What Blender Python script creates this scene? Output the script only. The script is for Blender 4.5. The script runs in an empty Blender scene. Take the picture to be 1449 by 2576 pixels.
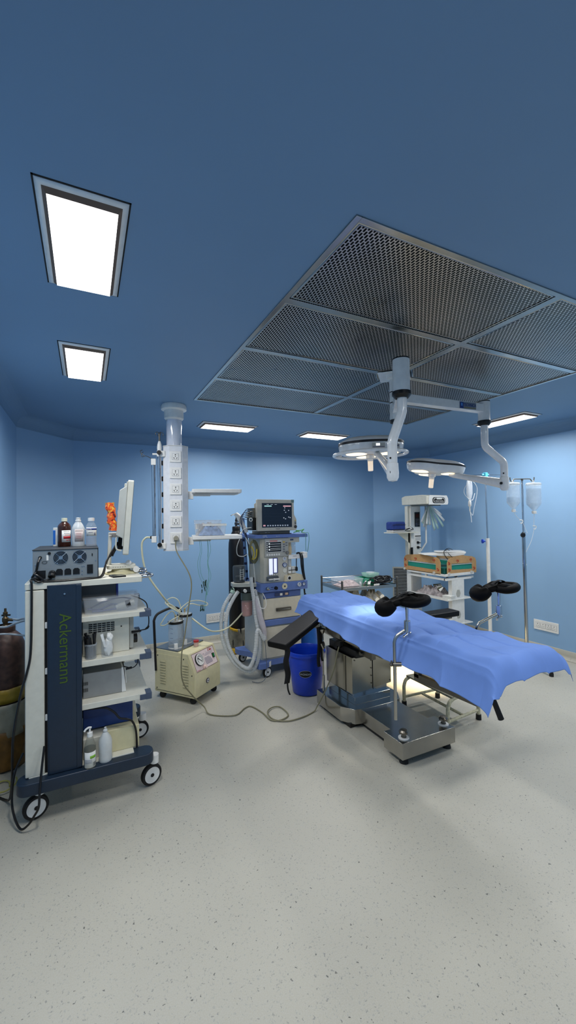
import bpy, bmesh, math, random
from mathutils import Vector, Matrix
from mathutils.geometry import delaunay_2d_cdt
random.seed(7)
C = bpy.context.scene.collection
SC = bpy.context.scene
rad = math.radians

# ------------------------------------------------------------ camera, world, exposure
cam = bpy.data.cameras.new('camera'); camo = bpy.data.objects.new('camera', cam); C.objects.link(camo)
cam.sensor_fit = 'HORIZONTAL'; cam.sensor_width = 36; cam.lens = 36 * 1029 / 1449
cam.clip_start = 0.05; cam.clip_end = 50
camo.matrix_world = Matrix(((0.89646, 0.00431, -0.44311, 0), (-0.44292, -0.02178, -0.89630, 0),
                            (-0.01351, 0.99975, -0.01761, 1.6), (0, 0, 0, 1)))
SC.camera = camo
W = bpy.data.worlds.new('world'); SC.world = W; W.use_nodes = True
W.node_tree.nodes['Background'].inputs[0].default_value = (0.05, 0.06, 0.08, 1)
W.node_tree.nodes['Background'].inputs[1].default_value = 0.2
SC.view_settings.view_transform = 'Standard'; SC.view_settings.look = 'None'
SC.view_settings.gamma = 1; SC.view_settings.use_curve_mapping = False
SC.view_settings.exposure = 0.0
PANEL_W = 16.5          # watts of each recessed ceiling light panel
SPOT_W = 150.0          # watts of each surgical lamp
ZC = 2.65              # ceiling height

# ------------------------------------------------------------ materials
def lin(c):
    return tuple(((v/255)/12.92 if v/255 <= .04045 else ((v/255+.055)/1.055)**2.4) for v in c)
MATS = {}
def mat(name, rgb, rough=.5, metal=0., var=.04, scale=30., bump=0., trans=0., alpha=1., emit=0., spec=.5, ior=1.45, coat=0.):
    """Principled material; a noise varies the colour a little and can bump the surface."""
    if name in MATS: return MATS[name]
    m = bpy.data.materials.new(name); m.use_nodes = True
    nt = m.node_tree; b = nt.nodes['Principled BSDF']
    col = lin(rgb)
    tc = nt.nodes.new('ShaderNodeTexCoord')
    nz = nt.nodes.new('ShaderNodeTexNoise'); nz.inputs['Scale'].default_value = scale
    nz.inputs['Detail'].default_value = 3
    nt.links.new(tc.outputs['Object'], nz.inputs['Vector'])
    rp = nt.nodes.new('ShaderNodeValToRGB')
    rp.color_ramp.elements[0].position = .3; rp.color_ramp.elements[1].position = .7
    rp.color_ramp.elements[0].color = tuple(max(0, v*(1-var)) for v in col)+(1,)
    rp.color_ramp.elements[1].color = tuple(min(1, v*(1+var)) for v in col)+(1,)
    nt.links.new(nz.outputs['Fac'], rp.inputs[0]); nt.links.new(rp.outputs[0], b.inputs['Base Color'])
    b.inputs['Roughness'].default_value = rough; b.inputs['Metallic'].default_value = metal
    b.inputs['Specular IOR Level'].default_value = spec; b.inputs['IOR'].default_value = ior
    b.inputs['Transmission Weight'].default_value = trans; b.inputs['Alpha'].default_value = alpha
    b.inputs['Coat Weight'].default_value = coat
    if emit:
        b.inputs['Emission Color'].default_value = col+(1,); b.inputs['Emission Strength'].default_value = emit
    if bump:
        bp = nt.nodes.new('ShaderNodeBump'); bp.inputs['Strength'].default_value = bump
        bp.inputs['Distance'].default_value = .002
        nt.links.new(nz.outputs['Fac'], bp.inputs['Height']); nt.links.new(bp.outputs[0], b.inputs['Normal'])
    MATS[name] = m
    return m

white = mat('white_paint', (226, 226, 222), .35)
cream_white = mat('trolley_white', (214, 212, 198), .4)
lampwhite = mat('lamp_white', (232, 232, 230), .22, coat=.4)
plastic_w = mat('white_plastic', (232, 231, 226), .38)
cream = mat('cream_paint', (214, 206, 166), .4)
beige = mat('beige_enamel', (208, 202, 184), .4)
greyplastic = mat('grey_plastic', (172, 172, 164), .4)
monbeige = mat('monitor_beige', (196, 192, 178), .4)
navy = mat('navy_panel', (28, 44, 62), .38, var=.06)
bumper = mat('slate_bumper', (72, 84, 104), .5)
medblue = mat('medical_blue', (98, 122, 180), .4)
medblue2 = mat('medical_blue_deep', (82, 104, 160), .4)
black = mat('black_plastic', (16, 16, 17), .4)
rubber = mat('black_rubber', (20, 20, 21), .65)
leather = mat('black_vinyl', (15, 15, 16), .42, var=.2, scale=60, bump=.25, spec=.25)
padblk = mat('black_neoprene', (7, 7, 8), .6, var=.25, scale=40, bump=.5, spec=.12)
steel = mat('stainless_steel', (176, 174, 168), .2, 1., var=.06, scale=9)
steel_mir = mat('polished_steel', (188, 190, 190), .08, 1., var=.05, scale=5)
chrome = mat('chrome', (205, 206, 208), .1, 1.)
darksteel = mat('dull_steel', (120, 116, 108), .35, 1., var=.12, scale=14)
boxgrey = mat('galvanised_case', (138, 146, 150), .45, .35)
dark = mat('dark_recess', (12, 12, 13), .7)
gap = mat('shadow_gap', (26, 28, 30), .8)
cylblk = mat('cylinder_black', (17, 14, 15), .42, var=.3, scale=12, bump=.2)
cylbrn = mat('cylinder_brown', (62, 42, 35), .5, var=.45, scale=28, bump=.5)
brass = mat('brass_valve', (96, 80, 58), .35, .8)
bluebin = mat('bucket_blue', (18, 62, 190), .28, var=.05)
blueplas = mat('light_blue_plastic', (40, 110, 200), .3)
clothblue = mat('navy_cloth', (34, 56, 122), .8, var=.15)
card = mat('cardboard', (186, 146, 98), .75, var=.08, scale=24)
greentape = mat('teal_foam', (30, 138, 120), .6)
greenbox = mat('green_plastic', (20, 140, 104), .35)
cyan = mat('aqua_plastic', (90, 190, 220), .35)
redp = mat('red_plastic', (176, 40, 40), .4)
pink = mat('pink_granules', (214, 112, 104), .8, var=.3, scale=160, bump=.8)
ivory = mat('ivory_tube', (208, 206, 176), .35)
cordgrey = mat('grey_cord', (128, 124, 98), .5)
cordwhite = mat('white_cord', (214, 214, 208), .45)
paper = mat('paper', (226, 226, 220), .7)
ink = mat('ink_black', (24, 24, 26), .6)
inkgrey = mat('ink_grey', (110, 110, 128), .6)
inkblue = mat('ink_blue', (32, 60, 130), .6)
inkred = mat('ink_red', (170, 30, 36), .6)
green_txt = mat('lime_print', (66, 92, 22), .5)
silver_txt = mat('silver_print', (190, 196, 206), .4, .4)
pinkpanel = mat('pink_label', (222, 204, 202), .5)
orange = mat('orange_plastic_bag', (250, 92, 34), .4, var=.25, scale=26, bump=.5)
yellowbag = mat('yellow_bag', (214, 168, 30), .45, var=.25, scale=18, bump=.7)
stoolpaint = mat('chipped_cream_paint', (196, 190, 160), .5, var=.25, scale=55, bump=.3)
seatgrey = mat('stool_seat', (150, 146, 126), .5, var=.15)
lead_grn = mat('mint_lead', (96, 156, 138), .5)
browncup = mat('povidone_brown', (58, 26, 16), .25)
dkliquid = mat('dark_liquid', (34, 28, 26), .25)
tissue = mat('gauze', (236, 236, 232), .85, bump=.8, scale=60)
amber = mat('amber_bag', (104, 72, 24), .5, var=.4, scale=18, bump=.6)
dirtybag = mat('dusty_clear_bag', (146, 140, 122), .45, var=.35, scale=16, bump=.8, alpha=.8)
yellowish = mat('brass_yellow', (190, 170, 60), .4)
def clear(name, rgb, alpha, rough=.15, bump=0., scale=30):
    return mat(name, rgb, rough, var=.06, scale=scale, alpha=alpha, bump=bump, spec=.7)
clearp = clear('clear_plastic', (220, 226, 232), .17, .08)
clearjar = clear('clear_jar', (200, 212, 220), .2, .06)
milky = clear('milky_plastic', (222, 226, 226), .72, .35)
fluid = clear('iv_bottle_plastic', (220, 234, 246), .36, .2)
fluid2 = clear('iv_fluid', (190, 214, 234), .5, .1)
hosep = clear('corrugated_hose', (218, 222, 222), .8, .35)
bagp = clear('crinkled_bag', (206, 206, 204), .5, .2, 1., 40)

def ramp_mix(nt, fac, a, b):
    mx = nt.nodes.new('ShaderNodeMix'); mx.data_type = 'RGBA'
    nt.links.new(fac, mx.inputs[0])
    for k, v in ((6, a), (7, b)):
        if isinstance(v, tuple): mx.inputs[k].default_value = v+(1,)
        else: nt.links.new(v, mx.inputs[k])
    return mx.outputs[2]
def math_n(nt, op, a, b=None, c=None):
    n = nt.nodes.new('ShaderNodeMath'); n.operation = op
    for k, v in enumerate((a, b, c)):
        if v is None: continue
        if isinstance(v, (int, float)): n.inputs[k].default_value = v
        else: nt.links.new(v, n.inputs[k])
    return n.outputs[0]

def floor_material():
    m = bpy.data.materials.new('speckled_vinyl'); m.use_nodes = True; nt = m.node_tree
    b = nt.nodes['Principled BSDF']; b.inputs['Roughness'].default_value = .42
    b.inputs['Specular IOR Level'].default_value = .45
    g = nt.nodes.new('ShaderNodeNewGeometry')
    big = nt.nodes.new('ShaderNodeTexNoise'); big.inputs['Scale'].default_value = 3.; big.inputs['Detail'].default_value = 4
    nt.links.new(g.outputs['Position'], big.inputs['Vector'])
    base = ramp_mix(nt, big.outputs['Fac'], lin((172, 168, 154)), lin((187, 183, 168)))
    fine = nt.nodes.new('ShaderNodeTexNoise'); fine.inputs['Scale'].default_value = 240.
    nt.links.new(g.outputs['Position'], fine.inputs['Vector'])
    f1 = math_n(nt, 'MULTIPLY', math_n(nt, 'SUBTRACT', fine.outputs['Fac'], .35), 1.4)
    base = ramp_mix(nt, f1, base, lin((190, 189, 181)))
    warp = nt.nodes.new('ShaderNodeTexNoise'); warp.inputs['Scale'].default_value = 90.; warp.inputs['Detail'].default_value = 2
    nt.links.new(g.outputs['Position'], warp.inputs['Vector'])
    sc = nt.nodes.new('ShaderNodeVectorMath'); sc.operation = 'SCALE'; sc.inputs[3].default_value = .022
    nt.links.new(warp.outputs['Color'], sc.inputs[0])
    ad = nt.nodes.new('ShaderNodeVectorMath'); ad.operation = 'ADD'
    nt.links.new(g.outputs['Position'], ad.inputs[0]); nt.links.new(sc.outputs[0], ad.inputs[1])
    for scale, rmax, pick, colr, amt in ((62., .15, .82, (112, 114, 114), .55), (34., .085, .90, (60, 62, 64), .8), (110., .26, .72, (146, 147, 145), .4)):
        v = nt.nodes.new('ShaderNodeTexVoronoi'); v.inputs['Scale'].default_value = scale
        v.voronoi_dimensions = '2D'
        nt.links.new(ad.outputs[0], v.inputs['Vector'])
        near = math_n(nt, 'LESS_THAN', v.outputs['Distance'], rmax)
        sx = nt.nodes.new('ShaderNodeSeparateColor'); nt.links.new(v.outputs['Color'], sx.inputs[0])
        keep = math_n(nt, 'GREATER_THAN', sx.outputs[0], pick)
        fac = math_n(nt, 'MULTIPLY', math_n(nt, 'MULTIPLY', near, keep), amt)
        base = ramp_mix(nt, fac, base, lin(colr))
    nt.links.new(base, b.inputs['Base Color'])
    return m
floor_m = floor_material()
wall_m = mat('blue_wall_paint', (141, 177, 212), .42, var=.02, scale=2.2, spec=.35)
ceil_m = mat('shaded_blue_paint', (116, 148, 180), .5, var=.02, scale=1.5, spec=.3)  # same paint as the walls, ceiling shade darkened into the colour

def perforated():
    m = bpy.data.materials.new('perforated_steel'); m.use_nodes = True; nt = m.node_tree
    b = nt.nodes['Principled BSDF']; b.inputs['Metallic'].default_value = 1.; b.inputs['Roughness'].default_value = .3
    g = nt.nodes.new('ShaderNodeNewGeometry'); s = nt.nodes.new('ShaderNodeSeparateXYZ')
    nt.links.new(g.outputs['Position'], s.inputs[0])
    PX, PY = .0255, .0265
    def slot(ox, oy):
        # distance to a short vertical capsule in each cell of a PX x PY lattice
        fx = math_n(nt, 'ABSOLUTE', math_n(nt, 'SUBTRACT', math_n(nt, 'MULTIPLY', math_n(nt, 'FRACT', math_n(nt, 'ADD', math_n(nt, 'DIVIDE', s.outputs[0], PX), ox)), PX), PX/2))
        fy = math_n(nt, 'ABSOLUTE', math_n(nt, 'SUBTRACT', math_n(nt, 'MULTIPLY', math_n(nt, 'FRACT', math_n(nt, 'ADD', math_n(nt, 'DIVIDE', s.outputs[1], PY), oy)), PY), PY/2))
        fy = math_n(nt, 'MAXIMUM', math_n(nt, 'SUBTRACT', fy, .0063), 0.)
        d = math_n(nt, 'SQRT', math_n(nt, 'ADD', math_n(nt, 'MULTIPLY', fx, fx), math_n(nt, 'MULTIPLY', fy, fy)))
        return math_n(nt, 'LESS_THAN', d, .0042)
    hole = math_n(nt, 'MAXIMUM', slot(0., 0.), slot(.5, .5))
    nz = nt.nodes.new('ShaderNodeTexNoise'); nz.inputs['Scale'].default_value = 4.; nz.inputs['Detail'].default_value = 4
    nt.links.new(g.outputs['Position'], nz.inputs['Vector'])
    base = ramp_mix(nt, nz.outputs['Fac'], lin((168, 164, 158)), lin((214, 208, 200)))
    nt.links.new(base, b.inputs['Base Color'])
    rr = math_n(nt, 'ADD', math_n(nt, 'MULTIPLY', nz.outputs['Fac'], .25), .2)
    nt.links.new(rr, b.inputs['Roughness'])
    dk = nt.nodes.new('ShaderNodeBsdfDiffuse'); dk.inputs[0].default_value = lin((22, 23, 24))+(1,)
    mx = nt.nodes.new('ShaderNodeMixShader'); nt.links.new(hole, mx.inputs[0])
    nt.links.new(b.outputs[0], mx.inputs[1]); nt.links.new(dk.outputs[0], mx.inputs[2])
    nt.links.new(mx.outputs[0], nt.nodes['Material Output'].inputs['Surface'])
    return m
perf_m = perforated()
def emitter(name, rgb, strength):
    m = bpy.data.materials.new(name); m.use_nodes = True; nt = m.node_tree
    b = nt.nodes['Principled BSDF']; b.inputs['Base Color'].default_value = (.8, .8, .8, 1)
    b.inputs['Emission Color'].default_value = lin(rgb)+(1,); b.inputs['Emission Strength'].default_value = strength
    return m
panel_m = emitter('panel_diffuser', (255, 253, 248), 2.6)
bulb_m = emitter('surgical_lamp_glow', (255, 226, 176), 1.6)
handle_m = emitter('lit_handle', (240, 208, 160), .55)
flowlit_m = emitter('lit_flowmeter', (196, 204, 255), .9)

# ------------------------------------------------------------ mesh builder
def frame_of(d):
    d = Vector(d).normalized()
    u = d.cross(Vector((0, 0, 1)) if abs(d.z) < .95 else Vector((1, 0, 0))).normalized()
    return u, d.cross(u).normalized()
def spline(pts, n=8, closed=False):
    P = [Vector(p) for p in pts]; out = []; k = len(P)
    rng = range(k) if closed else range(k-1)
    for i in rng:
        if closed: a, b, c, d = P[i-1], P[i], P[(i+1) % k], P[(i+2) % k]
        else: a, b, c, d = P[max(i-1, 0)], P[i], P[i+1], P[min(i+2, k-1)]
        for j in range(n):
            t = j/n
            out.append(.5*((2*b)+(c-a)*t+(2*a-5*b+4*c-d)*t*t+(3*b-a-3*c+d)*t**3))
    if not closed: out.append(P[-1].copy())
    return out
class MB:
    def __init__(s, M=None): s.v = []; s.f = []; s.m = []; s.M = M or Matrix()
    def add(s, vs, fs, mi=0):
        o = len(s.v); s.v += [s.M @ Vector(v) for v in vs]
        s.f += [tuple(i+o for i in f) for f in fs]; s.m += [mi]*len(fs); return s
    def box(s, x0, x1, y0, y1, z0, z1, mi=0):
        return s.add([(x, y, z) for z in (z0, z1) for y in (y0, y1) for x in (x0, x1)],
                     [(0, 2, 3, 1), (4, 5, 7, 6), (0, 1, 5, 4), (2, 6, 7, 3), (0, 4, 6, 2), (1, 3, 7, 5)], mi)
    def hexa(s, lo, hi, mi=0):      # two quads of corners, bottom and top
        return s.add(list(lo)+list(hi), [(3, 2, 1, 0), (4, 5, 6, 7), (0, 1, 5, 4), (1, 2, 6, 5), (2, 3, 7, 6), (3, 0, 4, 7)], mi)
    def prism(s, poly, axis, a, b, mi=0):   # polygon in the two other axes, extruded along axis
        def P(p, h):
            return {'z': (p[0], p[1], h), 'y': (p[0], h, p[1]), 'x': (h, p[0], p[1])}[axis]
        n = len(poly)
        return s.add([P(p, a) for p in poly]+[P(p, b) for p in poly],
                     [tuple(reversed(range(n))), tuple(range(n, 2*n))]+[(i, (i+1) % n, n+(i+1) % n, n+i) for i in range(n)], mi)
    def cyl(s, p0, p1, r0, r1=None, n=20, mi=0, caps=True):
        p0, p1 = Vector(p0), Vector(p1); r1 = r0 if r1 is None else r1
        u, w = frame_of(p1-p0); vs = []
        for p, r in ((p0, r0), (p1, r1)):
            vs += [p+(u*math.cos(2*math.pi*i/n)+w*math.sin(2*math.pi*i/n))*r for i in range(n)]
        fs = [(i, (i+1) % n, n+(i+1) % n, n+i) for i in range(n)]
        if caps: fs += [tuple(reversed(range(n))), tuple(range(n, 2*n))]
        return s.add(vs, fs, mi)
    def tube(s, pts, r, n=8, mi=0, closed=False, rfun=None):
        P = [Vector(p) for p in pts]; k = len(P); vs = []; fs = []
        u = None
        for i, p in enumerate(P):
            d = (P[(i+1) % k]-P[i-1]) if closed else (P[min(i+1, k-1)]-P[max(i-1, 0)])
            d.normalize()
            if u is None: u, w = frame_of(d)
            else:
                u = (u-d*u.dot(d)).normalized(); w = d.cross(u)
            rr = rfun(i/(k-1)) if rfun else r
            vs += [p+(u*math.cos(2*math.pi*j/n)+w*math.sin(2*math.pi*j/n))*rr for j in range(n)]
        for i in range(k if closed else k-1):
            a, b = i*n, ((i+1) % k)*n
            fs += [(a+j, a+(j+1) % n, b+(j+1) % n, b+j) for j in range(n)]
        if not closed: fs += [tuple(reversed(range(n))), tuple(range((k-1)*n, k*n))]
        return s.add(vs, fs, mi)
    def lathe(s, c, prof, n=28, mi=0, axis=(0, 0, 1), sx=1., sy=1.):
        c = Vector(c); ax = Vector(axis).normalized()
        if ax.z > .999: u, w = Vector((1, 0, 0)), Vector((0, 1, 0))
        else: u, w = frame_of(ax)
        vs = []; fs = []
        for r, h in prof:
            vs += [c+ax*h+(u*math.cos(2*math.pi*i/n)*sx+w*math.sin(2*math.pi*i/n)*sy)*max(r, 1e-5) for i in range(n)]
        for k in range(len(prof)-1):
            fs += [(k*n+i, k*n+(i+1) % n, (k+1)*n+(i+1) % n, (k+1)*n+i) for i in range(n)]
        return s.add(vs, fs, mi)
    def ball(s, c, r, n=14, mi=0, sx=1., sy=1., sz=1.):
        pr = [(r*math.sin(math.pi*i/10), -r*sz*math.cos(math.pi*i/10)) for i in range(11)]
        return s.lathe(c, pr, n, mi, sx=sx, sy=sy)
    def grid(s, fn, nu, nv, mi=0, wrap=False):
        vs = [fn(i/nu, j/nv) for j in range(nv+1) for i in range(nu+1)]
        fs = [(j*(nu+1)+i, j*(nu+1)+i+1, (j+1)*(nu+1)+i+1, (j+1)*(nu+1)+i) for j in range(nv) for i in range(nu)]
        return s.add(vs, fs, mi)
    def build(s, name, mats, parent=None, bevel=0., solid=0., sub=0, ang=38, soff=0.):
        org = ORG.get(parent.name, Vector()) if parent else Vector()
        me = bpy.data.meshes.new(name); me.from_pydata([v-org for v in s.v], [], s.f)
        mats = mats if isinstance(mats, (list, tuple)) else [mats]
        for m in mats: me.materials.append(m)
        for p, i in zip(me.polygons, s.m): p.material_index = i; p.use_smooth = True
        me.validate(); bm = bmesh.new(); bm.from_mesh(me)
        bmesh.ops.recalc_face_normals(bm, faces=bm.faces)
        bm.to_mesh(me); bm.free()
        me.set_sharp_from_angle(angle=rad(ang))
        o = bpy.data.objects.new(name, me); C.objects.link(o)
        if parent: o.parent = parent; ORG[o.name] = org
        else: ORG[o.name] = Vector()
        if solid:
            d = o.modifiers.new('solid', 'SOLIDIFY'); d.thickness = solid; d.offset = soff
        if bevel:
            d = o.modifiers.new('bevel', 'BEVEL'); d.width = bevel; d.segments = 2; d.limit_method = 'ANGLE'; d.angle_limit = rad(40); d.harden_normals = True
        if sub:
            d = o.modifiers.new('sub', 'SUBSURF'); d.levels = sub; d.render_levels = sub
        return o
ORG = {}
def tag(o, label, cat=None, group=None, kind=None):
    if label: o['label'] = label
    if cat: o['category'] = cat
    if group: o['group'] = group
    if kind: o['kind'] = kind
    return o
def thing(name, loc, label, cat, group=None):
    o = bpy.data.objects.new(name, None); o.empty_display_size = .05; C.objects.link(o)
    o.location = loc; ORG[o.name] = Vector(loc)
    return tag(o, label, cat, group)
def solo(o, label, cat, group=None):
    """a thing that is one mesh: move its origin to its base centre"""
    me = o.data; cs = [v.co for v in me.vertices]
    c = Vector((sum(v.x for v in cs)/len(cs), sum(v.y for v in cs)/len(cs), min(v.z for v in cs)))
    for v in me.vertices: v.co -= c
    o.location = c; ORG[o.name] = c
    return tag(o, label, cat, group)
def copy_tree(o, delta=(0, 0, 0), parent=None, rot=0.):
    c = o.copy(); C.objects.link(c)
    if parent: c.parent = parent
    else: c.location = o.location+Vector(delta)
    if rot: c.rotation_euler.z += rot
    ORG[c.name] = ORG.get(o.name, Vector())+Vector(delta)
    for ch in [k for k in bpy.data.objects if k.parent == o]: copy_tree(ch, delta, c)
    return c
def text(name, s, size, M, m, parent, ex=.0006, sx=1.):
    cu = bpy.data.curves.new(name, 'FONT'); cu.body = s; cu.size = size; cu.extrude = ex
    cu.align_x = 'CENTER'; cu.align_y = 'CENTER'
    t = bpy.data.objects.new(name+'_tmp', cu); C.objects.link(t)
    dg = bpy.context.evaluated_depsgraph_get()
    me = bpy.data.meshes.new_from_object(t.evaluated_get(dg)); bpy.data.objects.remove(t)
    org = ORG.get(parent.name, Vector())
    for v in me.vertices:
        v.co.x *= sx; v.co = M @ v.co - org
    me.materials.clear(); me.materials.append(m)
    o = bpy.data.objects.new(name, me); C.objects.link(o); o.parent = parent; ORG[o.name] = org
    return o
def face(o, x=(1, 0, 0), y=(0, 0, 1)):       # matrix whose local xy plane is a surface in the room
    x = Vector(x).normalized(); y = Vector(y).normalized(); z = x.cross(y)
    M = Matrix((x, y, z)).transposed().to_4x4(); M.translation = Vector(o); return M
def rot_about(p, deg):
    return Matrix.Translation(Vector(p)) @ Matrix.Rotation(rad(deg), 4, 'Z')
def rrect(x0, x1, y0, y1, r, n=5):
    out = []
    for cx, cy, a in ((x1-r, y1-r, 0), (x0+r, y1-r, 90), (x0+r, y0+r, 180), (x1-r, y0+r, 270)):
        out += [(cx+r*math.cos(rad(a+90*i/n)), cy+r*math.sin(rad(a+90*i/n))) for i in range(n+1)]
    return out

# ------------------------------------------------------------ the room
OCT = [(-.6, 4.70), (-.6, -.20), (-.13, -.75), (4.12, -.75), (4.78, -.19), (4.78, 4.69), (4.12, 5.25), (-.13, 5.25)]
SIDES = ['left', 'front_left', 'front', 'front_right', 'right', 'back_right', 'back', 'back_left']
def inset(d):
    n = len(OCT); out = []
    for i in range(n):
        p = Vector(OCT[i]); a = (p-Vector(OCT[i-1])).normalized(); b = (Vector(OCT[(i+1) % n])-p).normalized()
        na, nb = Vector((-a.y, a.x)), Vector((-b.y, b.x))
        m = (na+nb).normalized(); out.append(p+m*(d/m.dot(na)))
    return out
fl = MB(); fl.prism([tuple(p) for p in inset(-.1)], 'z', -.08, 0.); o = fl.build('floor', floor_m); tag(o, 'pale grey speckled vinyl floor', kind='structure')
outer = inset(-.1)
for i, sd in enumerate(SIDES):
    a, b = Vector(OCT[i]), Vector(OCT[(i+1) % 8]); c, d = outer[i], outer[(i+1) % 8]
    w = MB(); w.prism([tuple(a), tuple(b), tuple(d), tuple(c)], 'z', 0, ZC+.1)
    tag(w.build('wall_'+sd, wall_m), None, kind='structure')
    prof = [(.0, .1), (.005, .1), (.007, .097), (.007, .045)]+[(.045-.038*math.cos(rad(t)), .045-.043*math.sin(rad(t))) for t in (15, 35, 55, 75, 90)]
    rings = [inset(q[0]) for q in prof]; s = MB(); vs = []; fs = []
    for k, (q, h) in enumerate(prof): vs += [(rings[k][i].x, rings[k][i].y, h), (rings[k][(i+1) % 8].x, rings[k][(i+1) % 8].y, h)]
    fs = [(2*k, 2*k+1, 2*k+3, 2*k+2) for k in range(len(prof)-1)]
    s.add(vs, fs); tag(s.build('baseboard_'+sd, floor_m, ang=60), None, kind='structure')
# lights: (x0, x1, y0, y1) openings in the ceiling
LIGHTS = [(-.145, .14, 1.418, 2.045, 'large recessed square-looking ceiling light panel nearest the camera at upper left', 1),
          (-.145, .14, 2.68, 3.31, 'recessed ceiling light panel directly behind the biggest one, left of the pendant', 1),
          (1.113, 1.745, 4.25, 4.535, 'recessed strip ceiling light between the white pendant and the patient monitor', 0),
          (2.365, 3.0, 4.25, 4.535, 'recessed strip ceiling light partly hidden by the left surgical lamp head', 0),
          (3.95, 4.235, 2.60, 3.235, 'recessed ceiling light strip at right, behind the arm of the surgical lamp', 1),
          (3.95, 4.235, 1.40, 2.035, 'recessed ceiling light near the right wall towards the camera', 1),
          (1.113, 1.745, .12, .405, 'recessed ceiling light near the front wall, left one', 0),
          (2.365, 3.0, .12, .405, 'recessed ceiling light near the front wall, right one', 0)]
LP = (.843, 3.246, 1.138, 3.525)
CR = .12
ring = inset(CR)
holes = [l[:4] for l in LIGHTS]+[LP]
pts = [Vector((p.x, p.y)) for p in ring]; edges = [(i, (i+1) % 8) for i in range(8)]
for (a, b, c, d) in holes:
    k = len(pts); pts += [Vector((a, c)), Vector((b, c)), Vector((b, d)), Vector((a, d))]
    edges += [(k, k+1), (k+1, k+2), (k+2, k+3), (k+3, k)]
V2, E2, F2, _, _, _ = delaunay_2d_cdt(pts, edges, [], 1, 1e-5)
keep = []
for f in F2:
    cx = sum(V2[i].x for i in f)/len(f); cy = sum(V2[i].y for i in f)/len(f)
    if not any(a < cx < b and c < cy < d for a, b, c, d in holes): keep.append(tuple(f))
ce = MB(); ce.add([(v.x, v.y, ZC) for v in V2], keep)
prof = [(CR*(1-math.sin(rad(t))), ZC-CR*(1-math.cos(rad(t)))) for t in range(0, 91, 10)]
for k in range(len(prof)-1):
    r0, r1 = inset(prof[k][0]), inset(prof[k+1][0])
    for i in range(8):
        j = (i+1) % 8
        ce.add([(r0[i].x, r0[i].y, prof[k][1]), (r0[j].x, r0[j].y, prof[k][1]), (r1[j].x, r1[j].y, prof[k+1][1]), (r1[i].x, r1[i].y, prof[k+1][1])], [(0, 1, 2, 3)])
o = ce.build('ceiling', ceil_m, ang=50); tag(o, 'blue coved ceiling', kind='structure')
# roof slab that closes the void above
rs = MB(); rs.prism([tuple(p) for p in outer], 'z', ZC+.3, ZC+.34); tag(rs.build('trim_1', dark), None, kind='structure')

def ceiling_light(x0, x1, y0, y1, label, lng):
    t = thing('ceiling_light', ((x0+x1)/2, (y0+y1)/2, ZC), label, 'ceiling light', 'recessed ceiling light panels')
    h = MB(); e = .006                      # dark gap and the tray above it
    for (a, b, c, d) in ((x0, x0+e, y0, y1), (x1-e, x1, y0, y1), (x0, x1, y0, y0+e), (x0, x1, y1-e, y1)):
        h.box(a, b, c, d, ZC-.001, ZC+.05)
    h.box(x0, x1, y0, y1, ZC+.05, ZC+.055)
    h.build('housing', gap, t)
    def ring(q0, za, q1, zb):               # sloped bezel between two insets, hanging a little below the ceiling
        m = MB(); k = [(x0+q, y0+q, x1-q, y1-q, z) for q, z in ((q0, za), (q1, zb))]; vs = []
        for (a, c, b, d, z) in k: vs += [(a, c, z), (b, c, z), (b, d, z), (a, d, z)]
        m.add(vs, [(0, 1, 5, 4), (1, 2, 6, 5), (2, 3, 7, 6), (3, 0, 4, 7)]); return m
    ring(e, ZC-.002, .025, ZC-.009).build('frame', mat('light_frame_grey', (226, 228, 228), .4), t, solid=.002, soff=0)
    ring(.025, ZC-.009, .038, ZC-.024).build('inner_rim', mat('light_rim_bronze', (120, 102, 90), .7, spec=.2), t)
    g = MB(); g.box(x0+.038, x1-.038, y0+.038, y1-.038, ZC-.025, ZC-.0235)
    g.build('diffuser', panel_m, t)
    la = bpy.data.lights.new('panel_light', 'AREA'); la.shape = 'RECTANGLE'; la.size = x1-x0-.08; la.size_y = y1-y0-.08
    la.energy = PANEL_W; la.color = (1., .985, .955); la.spread = rad(164)
    lo = bpy.data.objects.new('panel_light', la); C.objects.link(lo); lo.parent = t; lo.location = (0, 0, -.0265)
for l in LIGHTS: ceiling_light(*l)

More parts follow.
